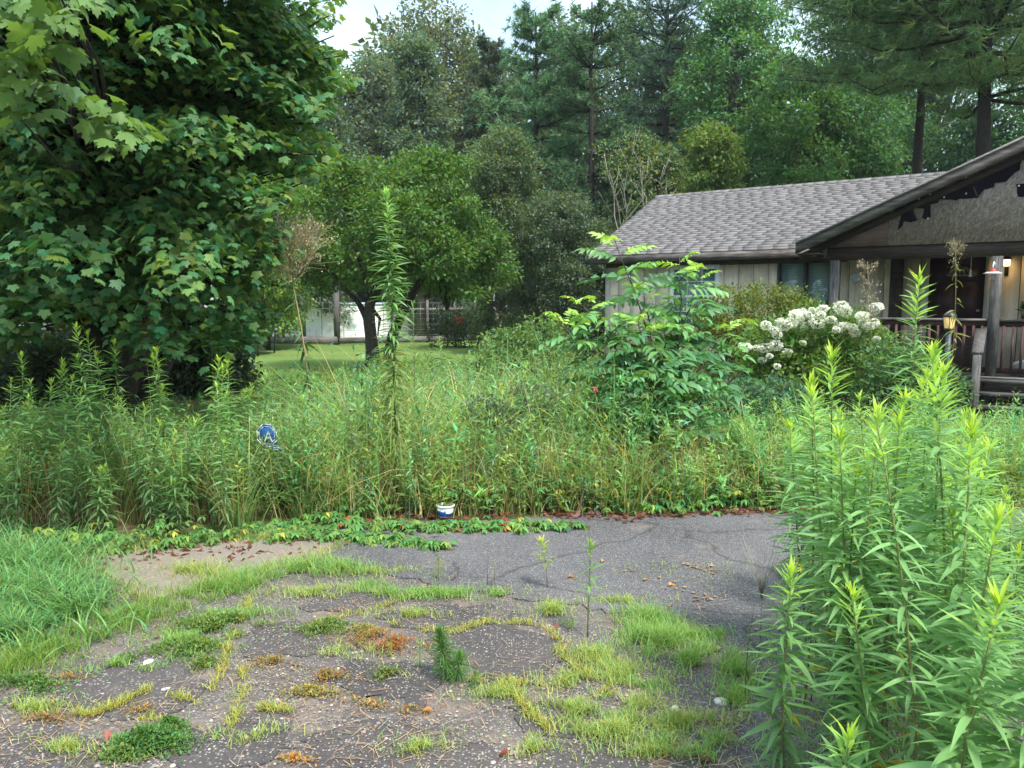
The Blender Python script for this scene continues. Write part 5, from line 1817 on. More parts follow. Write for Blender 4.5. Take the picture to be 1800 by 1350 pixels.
g.obj('stem', M['stem'], sap, True)
pb_ = P(1047, 683, 6.5)
t = thing('pink_bloom', 'single small pink red flower at the left foot of the feather leaved sapling', 'flower', (pb_[0], 6.5, 0))
Geo().tube([(0.05, 0.1, 0), (0.02, 0.03, pb_[2] * 0.6), (0, 0, pb_[2])], 0.003, 4, (0.06, 0.1, 0.03)).obj('stem', M['stem'], t)
d_ = unit(rng.normal(0, 1, (26, 3)))
Geo().add(place(DIA, d_ * 0.008 + (0, 0, pb_[2]), frames(d_), rng.uniform(0.018, 0.032, 26)), DIA_F, jitter((0.75, 0.16, 0.17), 26, 0.12, 0)).obj('petals', M['petal'], t)


# ------------------------------------------------------------------ SHRUBS BY THE HOUSE
def bush(name, label, u, v, Y, lobes, leaf, col, n, cat='shrub', seed=0, group=None, gloss=False):
    global rng
    rng = np.random.default_rng(seed)
    b = P(u, v, Y)
    z0 = float(gz(b[0], Y))
    o = np.array([b[0], Y, z0])
    t = thing(name, label, cat, tuple(o), 0, group)
    ll = []
    for (uu, vv, ru, rv, dy) in lobes:
        s = (Y + dy) / F
        ll.append((P(uu, vv, Y + dy) - o, np.array([ru * s, ru * s * 0.8, rv * s]), ru * rv / 1000))
    pos, dr = lobe_points(ll, n / 6 / sum(l[2] for l in ll), 0.55)
    pos, dr = cluster(pos, dr, 6, leaf * 0.9)
    k = pos[:, 2] > 0.02
    g = Geo()
    leaf_cloud(g, pos[k], dr[k], leaf, col, 0.2, 0.12, -0.15)
    g.obj('foliage', M['leaf_gloss' if gloss else 'leaf'], t)
    g = Geo()
    for c, r, _ in ll:
        for _k in range(3):
            g.tube(limb_path((rng.normal(0, 0.1), rng.normal(0, 0.1), -0.05), c + rng.normal(0, 0.3, 3) * r, 0.02, 5), np.linspace(0.02, 0.005, 5), 4, DARKBARK)
    tag(g.obj('branches', M['bark'], t), kind='stuff')
    return t, o


bush('round_shrub', 'big rounded olive green shrub under the dark framed window', 1320, 690, 12.6, [(1290, 560, 62, 55, 0), (1350, 545, 65, 48, 0.2), (1400, 560, 48, 42, 0), (1260, 600, 48, 55, -0.2), (1330, 610, 72, 55, -0.3), (1295, 650, 60, 45, -0.2), (1375, 530, 30, 26, 0.2), (1250, 560, 32, 32, 0)], 0.062, (0.098, 0.128, 0.032), 15000, seed=91)
hyd, ho = bush('hydrangea', 'hydrangea bush covered in large white flower heads before the porch', 1440, 720, 11.3, [(1360, 610, 55, 45, 0), (1430, 590, 62, 50, 0), (1495, 590, 55, 48, 0), (1400, 650, 70, 50, -0.2), (1470, 650, 70, 50, -0.2), (1340, 660, 45, 40, -0.1), (1530, 620, 45, 42, 0.1)], 0.085, (0.105, 0.195, 0.045), 9000, seed=92)
g = Geo()
d = unit(rng.normal(0, 1, (170, 3)))
d[:, 2] = np.abs(d[:, 2]) * 1.0 - 0.25
d = unit(d)
fm_, fm2 = [], []
for q in range(3):
    dd = unit(rng.normal(0, 1, (190, 3)) + (0, 0, 0.35))
    pp_ = dd * np.array([0.5, 0.5, 0.42]) * rng.uniform(0.82, 1.08, (190, 1))
    fm_.append(Geo().add(place(np.array([(0, 0, 0), (0.5, 0.5, 0.08), (0, 1, 0), (-0.5, 0.5, 0.08)]) - (0, 0.5, 0), pp_, frames(np.cross(dd, rng.normal(0, 1, (190, 3))), 0.0), rng.uniform(0.13, 0.21, 190)), DIA_F, jitter((0.86, 0.86, 0.76), 190, 0.06, 0.02)).mesh('flower_head', M['petal']))
FLW = [(1346, 572, 24), (1362, 580, 22), (1366, 588, 20), (1398, 553, 26), (1409, 551, 26), (1418, 558, 26), (1380, 572, 26), (1390, 568, 26), (1404, 570, 24), (1447, 543, 26), (1441, 554, 24), (1436, 568, 28), (1478, 540, 28), (1484, 547, 26), (1460, 562, 22), (1476, 575, 24), (1485, 573, 22), (1497, 575, 24), (1516, 556, 24), (1540, 541, 26), (1520, 569, 24), (1534, 569, 24), (1541, 596, 16), (1504, 585, 20), (1311, 611, 26), (1331, 612, 18), (1346, 612, 28), (1363, 607, 26), (1340, 633, 18), (1353, 626, 16), (1384, 620, 20), (1411, 603, 16), (1514, 627, 18), (1366, 644, 14), (1304, 608, 14), (1512, 554, 18), (1528, 573, 20), (1470, 580, 18), (1428, 545, 16), (1372, 565, 20)]
for i, (u, v, s) in enumerate(FLW):
    Y = 10.72 + rng.uniform(-0.1, 0.15)
    p = P(u, v, Y) - ho
    sc_ = s / F * Y * 0.86 * rng.uniform(0.85, 1.1)
    mtx = Matrix.Rotation(rng.uniform(0, 6.28), 4, 'Z') @ Matrix.Diagonal((sc_, sc_, sc_ * rng.uniform(0.85, 1.1), 1))
    mtx.translation = Vector(p)
    link('flower_head', fm_[i % 3], hyd, mat=mtx)
    if i % 2 == 0:
        Geo().tube([p * (0.6, 1, 0) + (0, 0.3, 0.1), p * (0.95, 1, 0.7) + (0, 0.2, 0), p - (0, 0, sc_ * 0.3)], 0.005, 4, (0.08, 0.13, 0.04)).obj('stem', M['stem'], hyd)
bush('low_shrub', 'low green shrub around the foot of the lamp post before the porch railing', 1600, 720, 10.2, [(1570, 640, 50, 40, 0), (1620, 655, 50, 40, 0), (1560, 690, 60, 40, 0), (1640, 690, 60, 40, 0)], 0.07, (0.060, 0.125, 0.050), 5000, seed=93)
bush('low_shrub', 'pale green low shrub left of the feather leaved sapling by the house corner', 930, 650, 12.0, [(905, 605, 50, 28, 0), (950, 590, 45, 30, 0.3), (890, 640, 60, 30, -0.3), (960, 640, 50, 30, -0.2)], 0.07, (0.085, 0.150, 0.050), 5000, seed=94)
bush('leafy_shrub', 'grey leaved small shrub amid the grass left of the sapling', 870, 800, 6.7, [(850, 720, 38, 26, 0), (935, 700, 40, 26, 0.1), (885, 735, 34, 22, -0.1), (960, 730, 26, 22, 0)], 0.03, (0.085, 0.115, 0.085), 3000, seed=95)
bush('leafy_shrub', 'low bluish green shrub between the sapling and the near goldenrods', 1340, 820, 8.2, [(1310, 700, 60, 30, 0), (1370, 700, 50, 32, 0.1), (1340, 735, 70, 30, -0.1)], 0.055, (0.060, 0.125, 0.070), 4500, seed=96)

# ------------------------------------------------------------------ WEEDS NOBODY COULD COUNT
rng = np.random.default_rng(2024)


def inhouse(x, y):
    r = np.stack([x - HO[0], y - HO[1]], -1)
    return (r @ HY[:2] > -0.2) & (r @ HX[:2] > -8.0)


def front_y(x):
    """far edge of the paving"""
    ex = np.array([p[0] for p in [G(u, v) for u, v in far_edge]])
    ey = np.array([p[1] for p in [G(u, v) for u, v in far_edge]])
    return np.interp(x, ex, ey)


def field(n_, y0=0.05, y1=15.0, pw_=1.8, umin=-120, umax=1950):
    """points behind the paving edge, thinning out with distance"""
    u = rng.uniform(umin, umax, n_)
    yo = y0 + (y1 - y0) * rng.random(n_) ** pw_
    Y = 5.6 + yo
    x = (u - 900) / F * Y
    fy = front_y(x)
    Y = np.maximum(Y, fy + rng.random(n_) ** 1.3 * 0.6 + 0.05)
    x = (u - 900) / F * Y
    sg0 = P(474, 765, 6.05)[0]
    k = ~inhouse(x, Y) & ~((np.abs(x - sg0 * Y / 6.05) < 0.17) & (Y < 6.2) & (rng.random(len(x)) < 0.9)) & ~((np.abs(x - P(690, 700, 6.15)[0] * Y / 6.15) < 0.10) & (Y < 6.15) & (rng.random(len(x)) < 0.75))
    return x[k], Y[k], u[k]


def maxh(u, Y):
    """how tall the weeds stand at that place"""
    vt = np.interp(u, [-100, 100, 250, 420, 500, 620, 760, 880, 980, 1100, 1300, 1420, 1500, 1800], [710, 730, 730, 720, 700, 665, 655, 645, 630, 660, 680, 690, 720, 720])
    lo = np.where(u > 650, 0.50, 0.10) * np.clip((19.5 - Y) / 2.0, 0.15, 1)
    x_ = (u - 900) / F * Y
    uneven = 1 + 0.28 * np.sin(x_ * 2.3 + 0.7) * np.sin(Y * 1.9 + x_ * 0.7) + 0.18 * np.sin(x_ * 6.1 + Y * 2.2)
    ramp_ = np.clip(0.30 + 0.95 * (Y - front_y(x_)), 0.30, 1)
    return np.clip(EYE - (vt - 530) / F * Y, np.maximum(lo, 0.08), 1.05) * uneven * ramp_


# tall grass
x, Y, u = field(25000)
H = maxh(u, Y) * (0.35 + 0.75 * rng.random(len(x)) ** 1.6) 
patch = 0.5 + 0.5 * np.sin(x * 2.1 + 1.0) * np.sin(Y * 1.7) + rng.normal(0, 0.25, len(x))
base = np.stack([x, Y, gz(x, Y) - 0.02], -1)
green = jitter((0.165, 0.255, 0.080), len(x), 0.2, 0.12)
straw = jitter((0.44, 0.36, 0.20), len(x), 0.2, 0.08)
brown = jitter((0.27, 0.185, 0.11), len(x), 0.2, 0.08)
q = rng.random(len(x)) * np.where(u < 450, 1.25, 1.0)
col = np.where((q < 0.13 + 0.18 * (patch > 0.75))[:, None], straw, np.where((q > 0.90)[:, None], brown, green))
tip = np.where((q < 0.2)[:, None], straw, green * 1.25)
g = Geo()
g.add(*blades(base, H, rng.uniform(0.005, 0.011, len(x)), rng.uniform(0, 6.28, len(x)), np.abs(rng.normal(0.12, 0.2, len(x))), np.abs(rng.normal(0.35, 0.4, len(x))), col, 4, tip))
# long arching blades that stand clear of the rest
x, Y, u = field(3600, 0.1, 5.0, 1.4, 300, 1420)
base = np.stack([x, Y, gz(x, Y) - 0.02], -1)
q = rng.random(len(x))
col = np.where((q < 0.16)[:, None], jitter((0.42, 0.36, 0.20), len(x), 0.15), jitter((0.19, 0.30, 0.10), len(x), 0.15))
g.add(*blades(base, maxh(u, Y) * rng.uniform(0.75, 1.35, len(x)), rng.uniform(0.007, 0.013, len(x)), rng.uniform(0, 6.28, len(x)), np.abs(rng.normal(0.15, 0.15, len(x))), np.abs(rng.normal(0.65, 0.3, len(x))), col, 6, col * 1.15))
# straw thatch and brown stalks along the front edge
x, Y, u = field(4500, 0.0, 1.6, 1.6, -100, 1420)
base = np.stack([x, Y, gz(x, Y) - 0.02], -1)
dens = np.interp(u, [-100, 150, 500, 620, 900, 1250, 1420], [0.9, 0.8, 0.6, 0.9, 1.0, 0.7, 0.4])
k = rng.random(len(x)) < dens
x, Y, u, base = x[k], Y[k], u[k], base[k]
col = np.where((rng.random(len(x)) < 0.45)[:, None], jitter((0.34, 0.25, 0.14), len(x)), jitter((0.17, 0.095, 0.055), len(x)))
g.add(*blades(base, rng.uniform(0.15, 0.75, len(x)), rng.uniform(0.004, 0.008, len(x)), rng.uniform(0, 6.28, len(x)), np.abs(rng.normal(0.0, 0.22, len(x))), np.abs(rng.normal(0.05, 0.12, len(x))), col, 3))
tag(g.obj('tall_grass', M['grass']), 'tall green and straw coloured grass overgrowing the yard', None, None, 'stuff')


def forbs(name, lab, n_, leafn, size, colr, y1=14, pw_=1.8, hs=(0.5, 1.0), umin=-120, umax=1950, amt=0.25, hue=0.18, y0=0.1):
    """countless small leafy stems in one mesh"""
    x, Y, u = field(n_, y0, y1, pw_, umin, umax)
    h = maxh(u, Y) * rng.uniform(*hs, len(x))
    m = len(x)
    ax_, ay_ = rng.normal(0, 0.16, m), rng.normal(0, 0.16, m)
    f = np.tile((np.arange(leafn) + 0.5) / leafn, (m, 1)) * 0.85 + 0.15
    px = x[:, None] + ax_[:, None] * h[:, None] * f ** 1.5
    py = Y[:, None] + ay_[:, None] * h[:, None] * f ** 1.5
    pz = gz(x, Y)[:, None] + h[:, None] * f
    pos = np.stack([px, py, pz], -1).reshape(-1, 3)
    a = (np.arange(leafn)[None] * 2.4 + rng.uniform(0, 6.28, m)[:, None]).ravel()
    el = (rng.normal(0.25, 0.35, (m, leafn)) + f * 0.4).ravel()
    d = np.stack([np.cos(a) * np.cos(el), np.sin(a) * np.cos(el), np.sin(el)], -1)
    s = (size * rng.uniform(0.6, 1.3, (m, leafn)) * (1.15 - 0.5 * f) * rng.uniform(0.6, 1.3, (m, 1))).ravel()
    cc = np.repeat(jitter(colr, m, amt, hue), leafn, 0) * rng.uniform(0.8, 1.2, (m * leafn, 1))
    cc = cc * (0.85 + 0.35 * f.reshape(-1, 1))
    g = Geo()
    g.add(place(LAN * (1.25, 1, 1), pos, frames(d, rng.normal(0, 0.4, len(pos))), s), LAN_F, cc)
    b0 = np.stack([x, Y, gz(x, Y) - 0.02], -1)
    tp_ = np.stack([px[:, -1], py[:, -1], pz[:, -1]], -1)
    md = np.stack([px[:, leafn // 2], py[:, leafn // 2], pz[:, leafn // 2]], -1)
    w_ = np.array([0.0016, 0, 0])
    g.add(np.stack([b0 - w_, b0 + w_, md + w_ * 0.8, md - w_ * 0.8, tp_], 1), [(0, 1, 2, 3), (3, 2, 4)], jitter((0.13, 0.15, 0.05), m))
    tag(g.obj(name, M['leaf']), lab, None, None, 'stuff')


forbs('weed_undergrowth', 'dense small leaved weeds filling the yard among the grass', 3600, 28, 0.075, (0.140, 0.250, 0.085))
forbs('weed_undergrowth', 'fine leaved weeds thick in the left thicket', 2800, 30, 0.062, (0.135, 0.240, 0.090), 3.2, 1.3, (0.45, 1.0), -140, 560)
forbs('weed_undergrowth', 'dense weeds around the sapling and before the porch', 2300, 26, 0.070, (0.130, 0.250, 0.085), 5.0, 1.2, (0.4, 1.0), 1180, 2350)
forbs('weed_undergrowth', 'broad leaved green weeds along the front of the yard', 900, 18, 0.115, (0.115, 0.225, 0.075), 3.0, 1.2, (0.45, 1.0), 440, 1420)
forbs('weed_undergrowth', 'pale bluish leaved weeds in the middle of the yard', 700, 26, 0.08, (0.150, 0.245, 0.130), 9, 1.3, (0.6, 1.15), 440, 1250)

forbs('weed_undergrowth', 'green weeds farther back before the fruit tree and the house corner', 1500, 22, 0.10, (0.115, 0.215, 0.065), 14.5, 0.8, (0.45, 1.1), 640, 1080, y0=4.5)
forbs('weed_undergrowth', 'low green weeds in the mown strip left of the fruit tree', 900, 16, 0.09, (0.110, 0.215, 0.055), 12, 0.9, (0.5, 1.1), 420, 680, y0=3.5)

# arching grass clumps along the edge of the yard
CL = [(535, 900, 5.75, 0.5, 'arching pale grass clump left of the security sign foot'), (415, 915, 5.6, 0.55, 'arching grass clump at the left of the straw thatch'), (860, 850, 6.25, 0.62, 'upright grass clump right of the tall centre stalk'), (955, 830, 6.5, 0.75, 'broad bladed grass clump left of the sapling'), (1010, 860, 6.1, 0.6, 'grass clump with bent straw blades at the sapling foot'), (1090, 880, 5.95, 0.62, 'arching grass clump under the sapling'), (1180, 880, 6.0, 0.5, 'small grass clump under the right half of the sapling'), (780, 870, 6.05, 0.5, 'thin grass clump behind the white tub'), (600, 890, 5.85, 0.5, 'grass clump left of the tall centre stalk'), (1250, 860, 6.3, 0.6, 'straw grass clump right of the sapling stems')]
for i, (uu, vv, Yc, hc, lab) in enumerate(CL):
    p = P(uu, vv, Yc)
    o = np.array([p[0], Yc, float(gz(p[0], Yc))])
    t = thing('grass_clump', lab, 'grass clump', tuple(o), 0, 'arching grass clumps along the yard edge')
    n_ = 90
    bs = np.stack([rng.normal(0, 0.07, n_), rng.normal(0, 0.06, n_), np.full(n_, -0.02)], -1)
    az = np.arctan2(bs[:, 1], bs[:, 0]) + rng.normal(0, 0.7, n_)
    cc = np.where((rng.random(n_) < 0.25)[:, None], jitter((0.38, 0.31, 0.17), n_), jitter((0.130, 0.215, 0.070), n_, 0.15))
    g = Geo()
    g.add(*blades(bs, hc * rng.uniform(0.5, 1.25, n_), rng.uniform(0.008, 0.015, n_), az, np.abs(rng.normal(0.15, 0.12, n_)), np.abs(rng.normal(0.5, 0.3, n_)), cc, 6))
    tag(g.obj('blades', M['grass'], t), kind='stuff')
p = P(1325, 862, 6.35)
t = thing('monkey_grass', 'dark green tuft of narrow leaved grass at the asphalt edge right of the sapling', 'grass clump', (p[0], 6.35, 0))
n_ = 420
bs = np.stack([rng.normal(0, 0.22, n_), rng.normal(0, 0.10, n_), np.full(n_, -0.01)], -1)
Geo().add(*blades(bs, rng.uniform(0.15, 0.34, n_), rng.uniform(0.006, 0.01, n_), np.arctan2(bs[:, 1], bs[:, 0] * 0.6) + rng.normal(0, 0.6, n_), np.abs(rng.normal(0.25, 0.15, n_)), np.abs(rng.normal(0.7, 0.2, n_)), jitter((0.028, 0.060, 0.030), n_, 0.2), 5)).obj('blades', M['grass'], t)

# creeper: five leaflets to a leaf, along the paving edge and in runners over the asphalt
tv, tf = lance(0.40, 0.45, 3, 0.3, 0.45)


def creeper_leaves(pos, size, cols):
    g = Geo()
    n_ = len(pos)
    a0 = rng.uniform(0, 6.28, n_)
    for k in range(5):
        a = a0 + (k - 2) * 0.95
        d = np.stack([np.cos(a), np.sin(a), rng.normal(-0.15, 0.2, n_)], -1)
        s = size * (1.0 - 0.13 * abs(k - 2)) * rng.uniform(0.85, 1.15, n_)
        g.add(place(tv, pos, frames(d, rng.normal(0, 0.25, n_)), s), tf, cols * rng.uniform(0.88, 1.12, (n_, 1)))
    return g


def along(pts, n_, wid, zlo, zhi):
    pts = np.array([G(u_, v_) for u_, v_ in pts])
    L_ = np.concatenate([[0], np.cumsum(np.linalg.norm(np.diff(pts, axis=0), axis=1))])
    s = rng.uniform(0, L_[-1], n_)
    p = np.stack([np.interp(s, L_, pts[:, k]) for k in range(3)], -1)
    wd_ = np.interp(s, L_, np.linspace(*wid, len(L_))) if isinstance(wid, tuple) else wid
    p[:, 1] += rng.normal(0, 1, n_) * wd_
    p[:, 0] += rng.normal(0, 1, n_) * wd_
    p[:, 2] = rng.uniform(zlo, zhi, n_)
    return p


cr_ = [along([(590, 925), (700, 932), (800, 934), (920, 932), (1015, 930)], 330, (0.075, 0.045), 0.02, 0.07), along([(480, 948), (600, 948), (700, 956), (780, 968)], 250, (0.06, 0.03), 0.02, 0.065), along([(270, 972), (340, 960), (450, 945), (560, 925), (640, 905)], 170, (0.04, 0.10), 0.02, 0.09), along([(800, 900), (900, 885), (1000, 890), (1100, 888), (1200, 880), (1300, 885), (1400, 880)], 1000, (0.12, 0.16), 0.03, 0.26), along([(950, 885), (1080, 870), (1200, 865), (1330, 880)], 500, 0.15, 0.1, 0.36), along([(560, 915), (640, 900), (720, 895)], 160, 0.10, 0.03, 0.14), along([(20, 985), (120, 972), (230, 965), (330, 950)], 150, 0.08, 0.02, 0.16), along([(1130, 905), (1250, 895), (1400, 893)], 200, 0.07, 0.02, 0.10)]
pos = np.concatenate(cr_)
n_ = len(pos)
cc = jitter((0.090, 0.185, 0.048), n_, 0.2, 0.12)
qq = rng.random(n_)
cc = np.where((qq < np.where(pos[:, 2] < 0.075, 0.03, 0.12))[:, None], jitter((0.26, 0.27, 0.045), n_), cc)
cc = np.where((qq > 0.992)[:, None], jitter((0.24, 0.06, 0.035), n_), cc)
g = creeper_leaves(pos, rng.uniform(0.045, 0.075, n_), cc)
for pts in ([(590, 927), (700, 934), (800, 936), (920, 934), (1040, 930)], [(480, 950), (600, 950), (700, 958), (800, 972)]):
    w3 = np.array([G(a, b) for a, b in pts]) + (0, 0, 0.025)
    g.tube(w3, 0.004, 4, (0.14, 0.09, 0.05))
tag(g.obj('creeper_vines', M['leaf']), 'five leaved green creeper along the asphalt edge with runners over it', None, None, 'stuff')
pos = np.concatenate([along([(130, 985), (300, 975), (450, 965), (560, 960)], 160, 0.12, 0.014, 0.018), along([(960, 908), (1100, 912), (1250, 903), (1410, 902)], 420, 0.05, 0.018, 0.03), along([(700, 905), (800, 915), (900, 912)], 160, 0.06, 0.005, 0.025)])
d = rng.normal(0, 1, (len(pos), 3)) * (1, 1, 0.15)
g = Geo().add(place(DIA, pos, frames(d, rng.normal(0, 0.8, len(pos))), rng.uniform(0.03, 0.07, len(pos))), DIA_F, jitter((0.15, 0.065, 0.045), len(pos), 0.3, 0.1))
tag(g.obj('leaf_litter', M['leaf']), 'reddish dry leaf litter along the asphalt edge', None, None, 'stuff')

# ------------------------------------------------------------------ SHORT GRASS AND MATS ON THE PAVING


def spread(pts_px, n_, r_, jit=1.0):
    r_ = np.asarray(r_, float) * 1.2
    pts = np.array([G(u_, v_) for u_, v_ in pts_px])
    if len(pts) == 1:
        p = np.repeat(pts, n_, 0)
    else:
        L_ = np.concatenate([[0], np.cumsum(np.linalg.norm(np.diff(pts, axis=0), axis=1))])
        s = rng.uniform(0, L_[-1], n_)
        p = np.stack([np.interp(s, L_, pts[:, k]) for k in range(3)], -1)
    rr = np.broadcast_to(np.asarray(r_, float), (2,))
    a, q = rng.uniform(0, 6.28, n_), np.abs(rng.normal(0, 0.62, n_)) ** 0.9
    p[:, 0] += np.cos(a) * q * rr[0]
    p[:, 1] += np.sin(a) * q * rr[1]
    k = np.sin(p[:, 0] * 23 + p[:, 1] * 9) * np.sin(p[:, 1] * 31 - p[:, 0] * 6) + 0.8 * np.sin(p[:, 0] * 7.3 + 2) * np.sin(p[:, 1] * 8.9) + rng.normal(0, 0.35, n_) > -0.25
    return p[k]


def sod(g, p, hmin, hmax, col, amt=0.2, wmin=0.0025, wmax=0.0045, curve=0.45, seg=3):
    n_ = len(p)
    p = p.copy()
    p[:, 2] = 0.012
    g.add(*blades(p, rng.uniform(hmin, hmax, n_), rng.uniform(wmin, wmax, n_), rng.uniform(0, 6.28, n_), np.abs(rng.normal(0.3, 0.3, n_)), np.abs(rng.normal(curve, 0.3, n_)), jitter(col, n_, amt, 0.12), seg))


LG, LY = (0.190, 0.310, 0.085), (0.260, 0.330, 0.095)
g = Geo()
# lush bank of long grass at the left edge
for (u_, v_, ru, rv, n_, h0, h1) in [(0, 1065, 0.36, 0.30, 2300, 0.10, 0.24), (75, 1062, 0.26, 0.19, 1700, 0.10, 0.25), (120, 1085, 0.16, 0.12, 700, 0.08, 0.20), (60, 1010, 0.35, 0.2, 1200, 0.12, 0.30), (30, 1120, 0.4, 0.2, 1700, 0.06, 0.18), (-60, 1000, 0.5, 0.5, 1700, 0.12, 0.3)]:
    sod(g, spread([(u_, v_)], n_, (ru, rv)), h0, h1, (0.125, 0.255, 0.085), 0.28, 0.005, 0.011, 0.7, 4)
# band over the joint between the two pavings
sod(g, spread([(0, 1190), (90, 1140), (170, 1110), (300, 1068), (420, 1030)], 8500, (0.16, 0.15)), 0.03, 0.09, (0.150, 0.245, 0.050))
sod(g, spread([(400, 1040), (470, 1015), (560, 1000), (620, 1008)], 4800, (0.14, 0.11)), 0.03, 0.10, LG)
sod(g, spread([(640, 1030), (700, 1050), (800, 1048), (890, 1050)], 3200, (0.12, 0.07)), 0.02, 0.06, LG)
sod(g, spread([(700, 1008), (640, 1005)], 700, (0.15, 0.06)), 0.015, 0.04, LY)
sod(g, spread([(300, 1010), (350, 1005), (370, 1015)], 900, (0.16, 0.09)), 0.03, 0.10, LY)
for (u_, v_, ru, rv, n_, h0, h1, c_) in [(972, 1078, 0.07, 0.07, 700, 0.02, 0.07, LY), (1014, 1104, 0.05, 0.04, 420, 0.02, 0.06, LG), (1135, 1095, 0.14, 0.12, 1600, 0.03, 0.10, LG), (1160, 1130, 0.20, 0.12, 2600, 0.03, 0.10, LG), (1220, 1165, 0.18, 0.12, 2300, 0.03, 0.09, LG), (1040, 1155, 0.10, 0.08, 900, 0.02, 0.06, LY), (1085, 1185, 0.12, 0.10, 1200, 0.02, 0.06, LY), (1300, 1190, 0.07, 0.14, 900, 0.03, 0.08, LG), (1010, 1250, 0.12, 0.07, 1100, 0.02, 0.055, LY), (1090, 1245, 0.17, 0.08, 1600, 0.02, 0.06, LY), (1080, 1290, 0.20, 0.08, 1700, 0.02, 0.06, LY), (1200, 1275, 0.18, 0.06, 1300, 0.02, 0.06, LY), (1250, 1320, 0.15, 0.07, 1500, 0.02, 0.06, LG), (930, 1325, 0.08, 0.05, 600, 0.02, 0.06, LY), (1290, 1230, 0.06, 0.08, 500, 0.03, 0.08, LG), (1150, 1330, 0.15, 0.04, 500, 0.02, 0.05, LY)]:
    sod(g, spread([(u_, v_)], n_, (ru, rv)), h0, h1, c_)
for (u_, v_, ru, rv, n_, c_) in [(560, 1045, 0.25, 0.09, 1500, LY), (720, 1085, 0.22, 0.06, 700, LY), (420, 1085, 0.2, 0.08, 1200, LG), (330, 1130, 0.2, 0.10, 1400, LG), (200, 1175, 0.22, 0.07, 1100, LG), (120, 1320, 0.14, 0.05, 500, LY), (450, 1300, 0.15, 0.06, 500, LY), (740, 1320, 0.12, 0.05, 350, LY), (610, 1150, 0.14, 0.08, 500, LY), (1130, 1210, 0.22, 0.12, 700, LG), (1180, 1310, 0.25, 0.08, 700, LG), (1060, 1270, 0.2, 0.1, 600, LG), (1000, 1200, 0.16, 0.08, 800, LY), (870, 1225, 0.16, 0.05, 500, LY), (1100, 1060, 0.2, 0.05, 600, LY), (1230, 1120, 0.2, 0.06, 900, LG), (60, 1250, 0.15, 0.05, 500, LY)]:
    sod(g, spread([(u_, v_)], n_, (ru, rv)), 0.015, 0.055, c_)
# grass and dead stems at the foot of the near goldenrods
for _i in range(40):
    Yq = rng.uniform(1.7, 4.6)
    xq = (rng.uniform(1480, 1960) - 900) / F * Yq
    q_ = np.stack([xq + rng.normal(0, 0.12, 90), Yq + rng.normal(0, 0.12, 90), np.zeros(90)], -1)
    sod(g, q_, 0.02, 0.14, (0.26, 0.22, 0.12) if _i % 2 else LG)
# sparse grass creeping over the rim of the concrete path
for pts in ([(110, 990), (220, 972), (330, 960), (430, 950), (545, 944)], [(600, 962), (560, 985), (450, 1005), (360, 1035), (250, 1060), (215, 1030), (110, 990)]):
    sod(g, spread(pts, 1500, (0.10, 0.06)), 0.015, 0.08, LY)
    sod(g, spread(pts, 500, (0.16, 0.10)), 0.02, 0.11, (0.28, 0.25, 0.12))
# yellow runners of crabgrass
for pts, n_ in (([(440, 1055), (415, 1110), (390, 1180), (370, 1225), (345, 1245)], 900), ([(262, 1215), (215, 1240), (165, 1262), (130, 1258)], 520), ([(428, 1180), (425, 1230), (405, 1290)], 480), ([(860, 1195), (905, 1225), (935, 1262), (965, 1290)], 800), ([(690, 1100), (740, 1113), (800, 1115), (850, 1098), (930, 1100), (980, 1118), (985, 1155)], 1100), ([(830, 1200), (900, 1205), (960, 1215)], 420), ([(460, 1250), (510, 1255)], 260), ([(300, 1225), (345, 1240)], 220), ([(990, 1160), (1030, 1190), (1080, 1230)], 500), ([(560, 1100), (640, 1080), (700, 1060)], 400), ([(240, 1275), (300, 1265)], 160)):
    sod(g, spread(pts, n_, (0.028, 0.022)), 0.012, 0.045, (0.30, 0.31, 0.075), 0.18, 0.003, 0.005)
# loose sprigs scattered everywhere
pp_ = np.stack([rng.uniform(-2.6, 1.7, 14000), rng.uniform(2.0, 4.7, 14000), np.zeros(14000)], -1)
k = np.sin(pp_[:, 0] * 3.7 + 1) * np.sin(pp_[:, 1] * 5.1) + 0.6 * np.sin(pp_[:, 0] * 11 + pp_[:, 1] * 7) * np.sin(pp_[:, 1] * 13) + rng.normal(0, 0.25, 14000) > np.interp(pp_[:, 0], [-2.5, 0.2, 1.2], [0.75, 0.6, 0.2])
sod(g, pp_[k], 0.008, 0.035, LY)
tag(g.obj('driveway_grass', M['grass']), 'short green and yellowish grass growing through the cracked driveway', None, None, 'stuff')


def mat_plants(name, lab, items, leafsize, wide=1.0, mix=0.0):
    g = Geo()
    for (u_, v_, ru, rv, n_, zh, c_) in items:
        ru, rv = ru * wide, rv * wide
        p = spread([(u_, v_)], n_, (ru, rv))
        c0 = G(u_, v_)
        rr = np.clip(1 - (((p[:, 0] - c0[0]) / ru) ** 2 + ((p[:, 1] - c0[1]) / rv) ** 2) * 0.7, 0.1, 1)
        p[:, 2] = 0.01 + zh * rr * rng.random(len(p))
        d = unit(rng.normal(0, 1, (len(p), 3)) + (0, 0, 0.8))
        g.add(place(DIA, p, frames(d), leafsize * rng.uniform(0.6, 1.3, len(p))), DIA_F, np.where((rng.random(len(p)) < mix)[:, None], jitter((0.15, 0.19, 0.05), len(p), 0.2, 0.1), jitter(c_, len(p), 0.22, 0.12)))
    tag(g.obj(name, M['leaf']), lab, None, None, 'stuff')


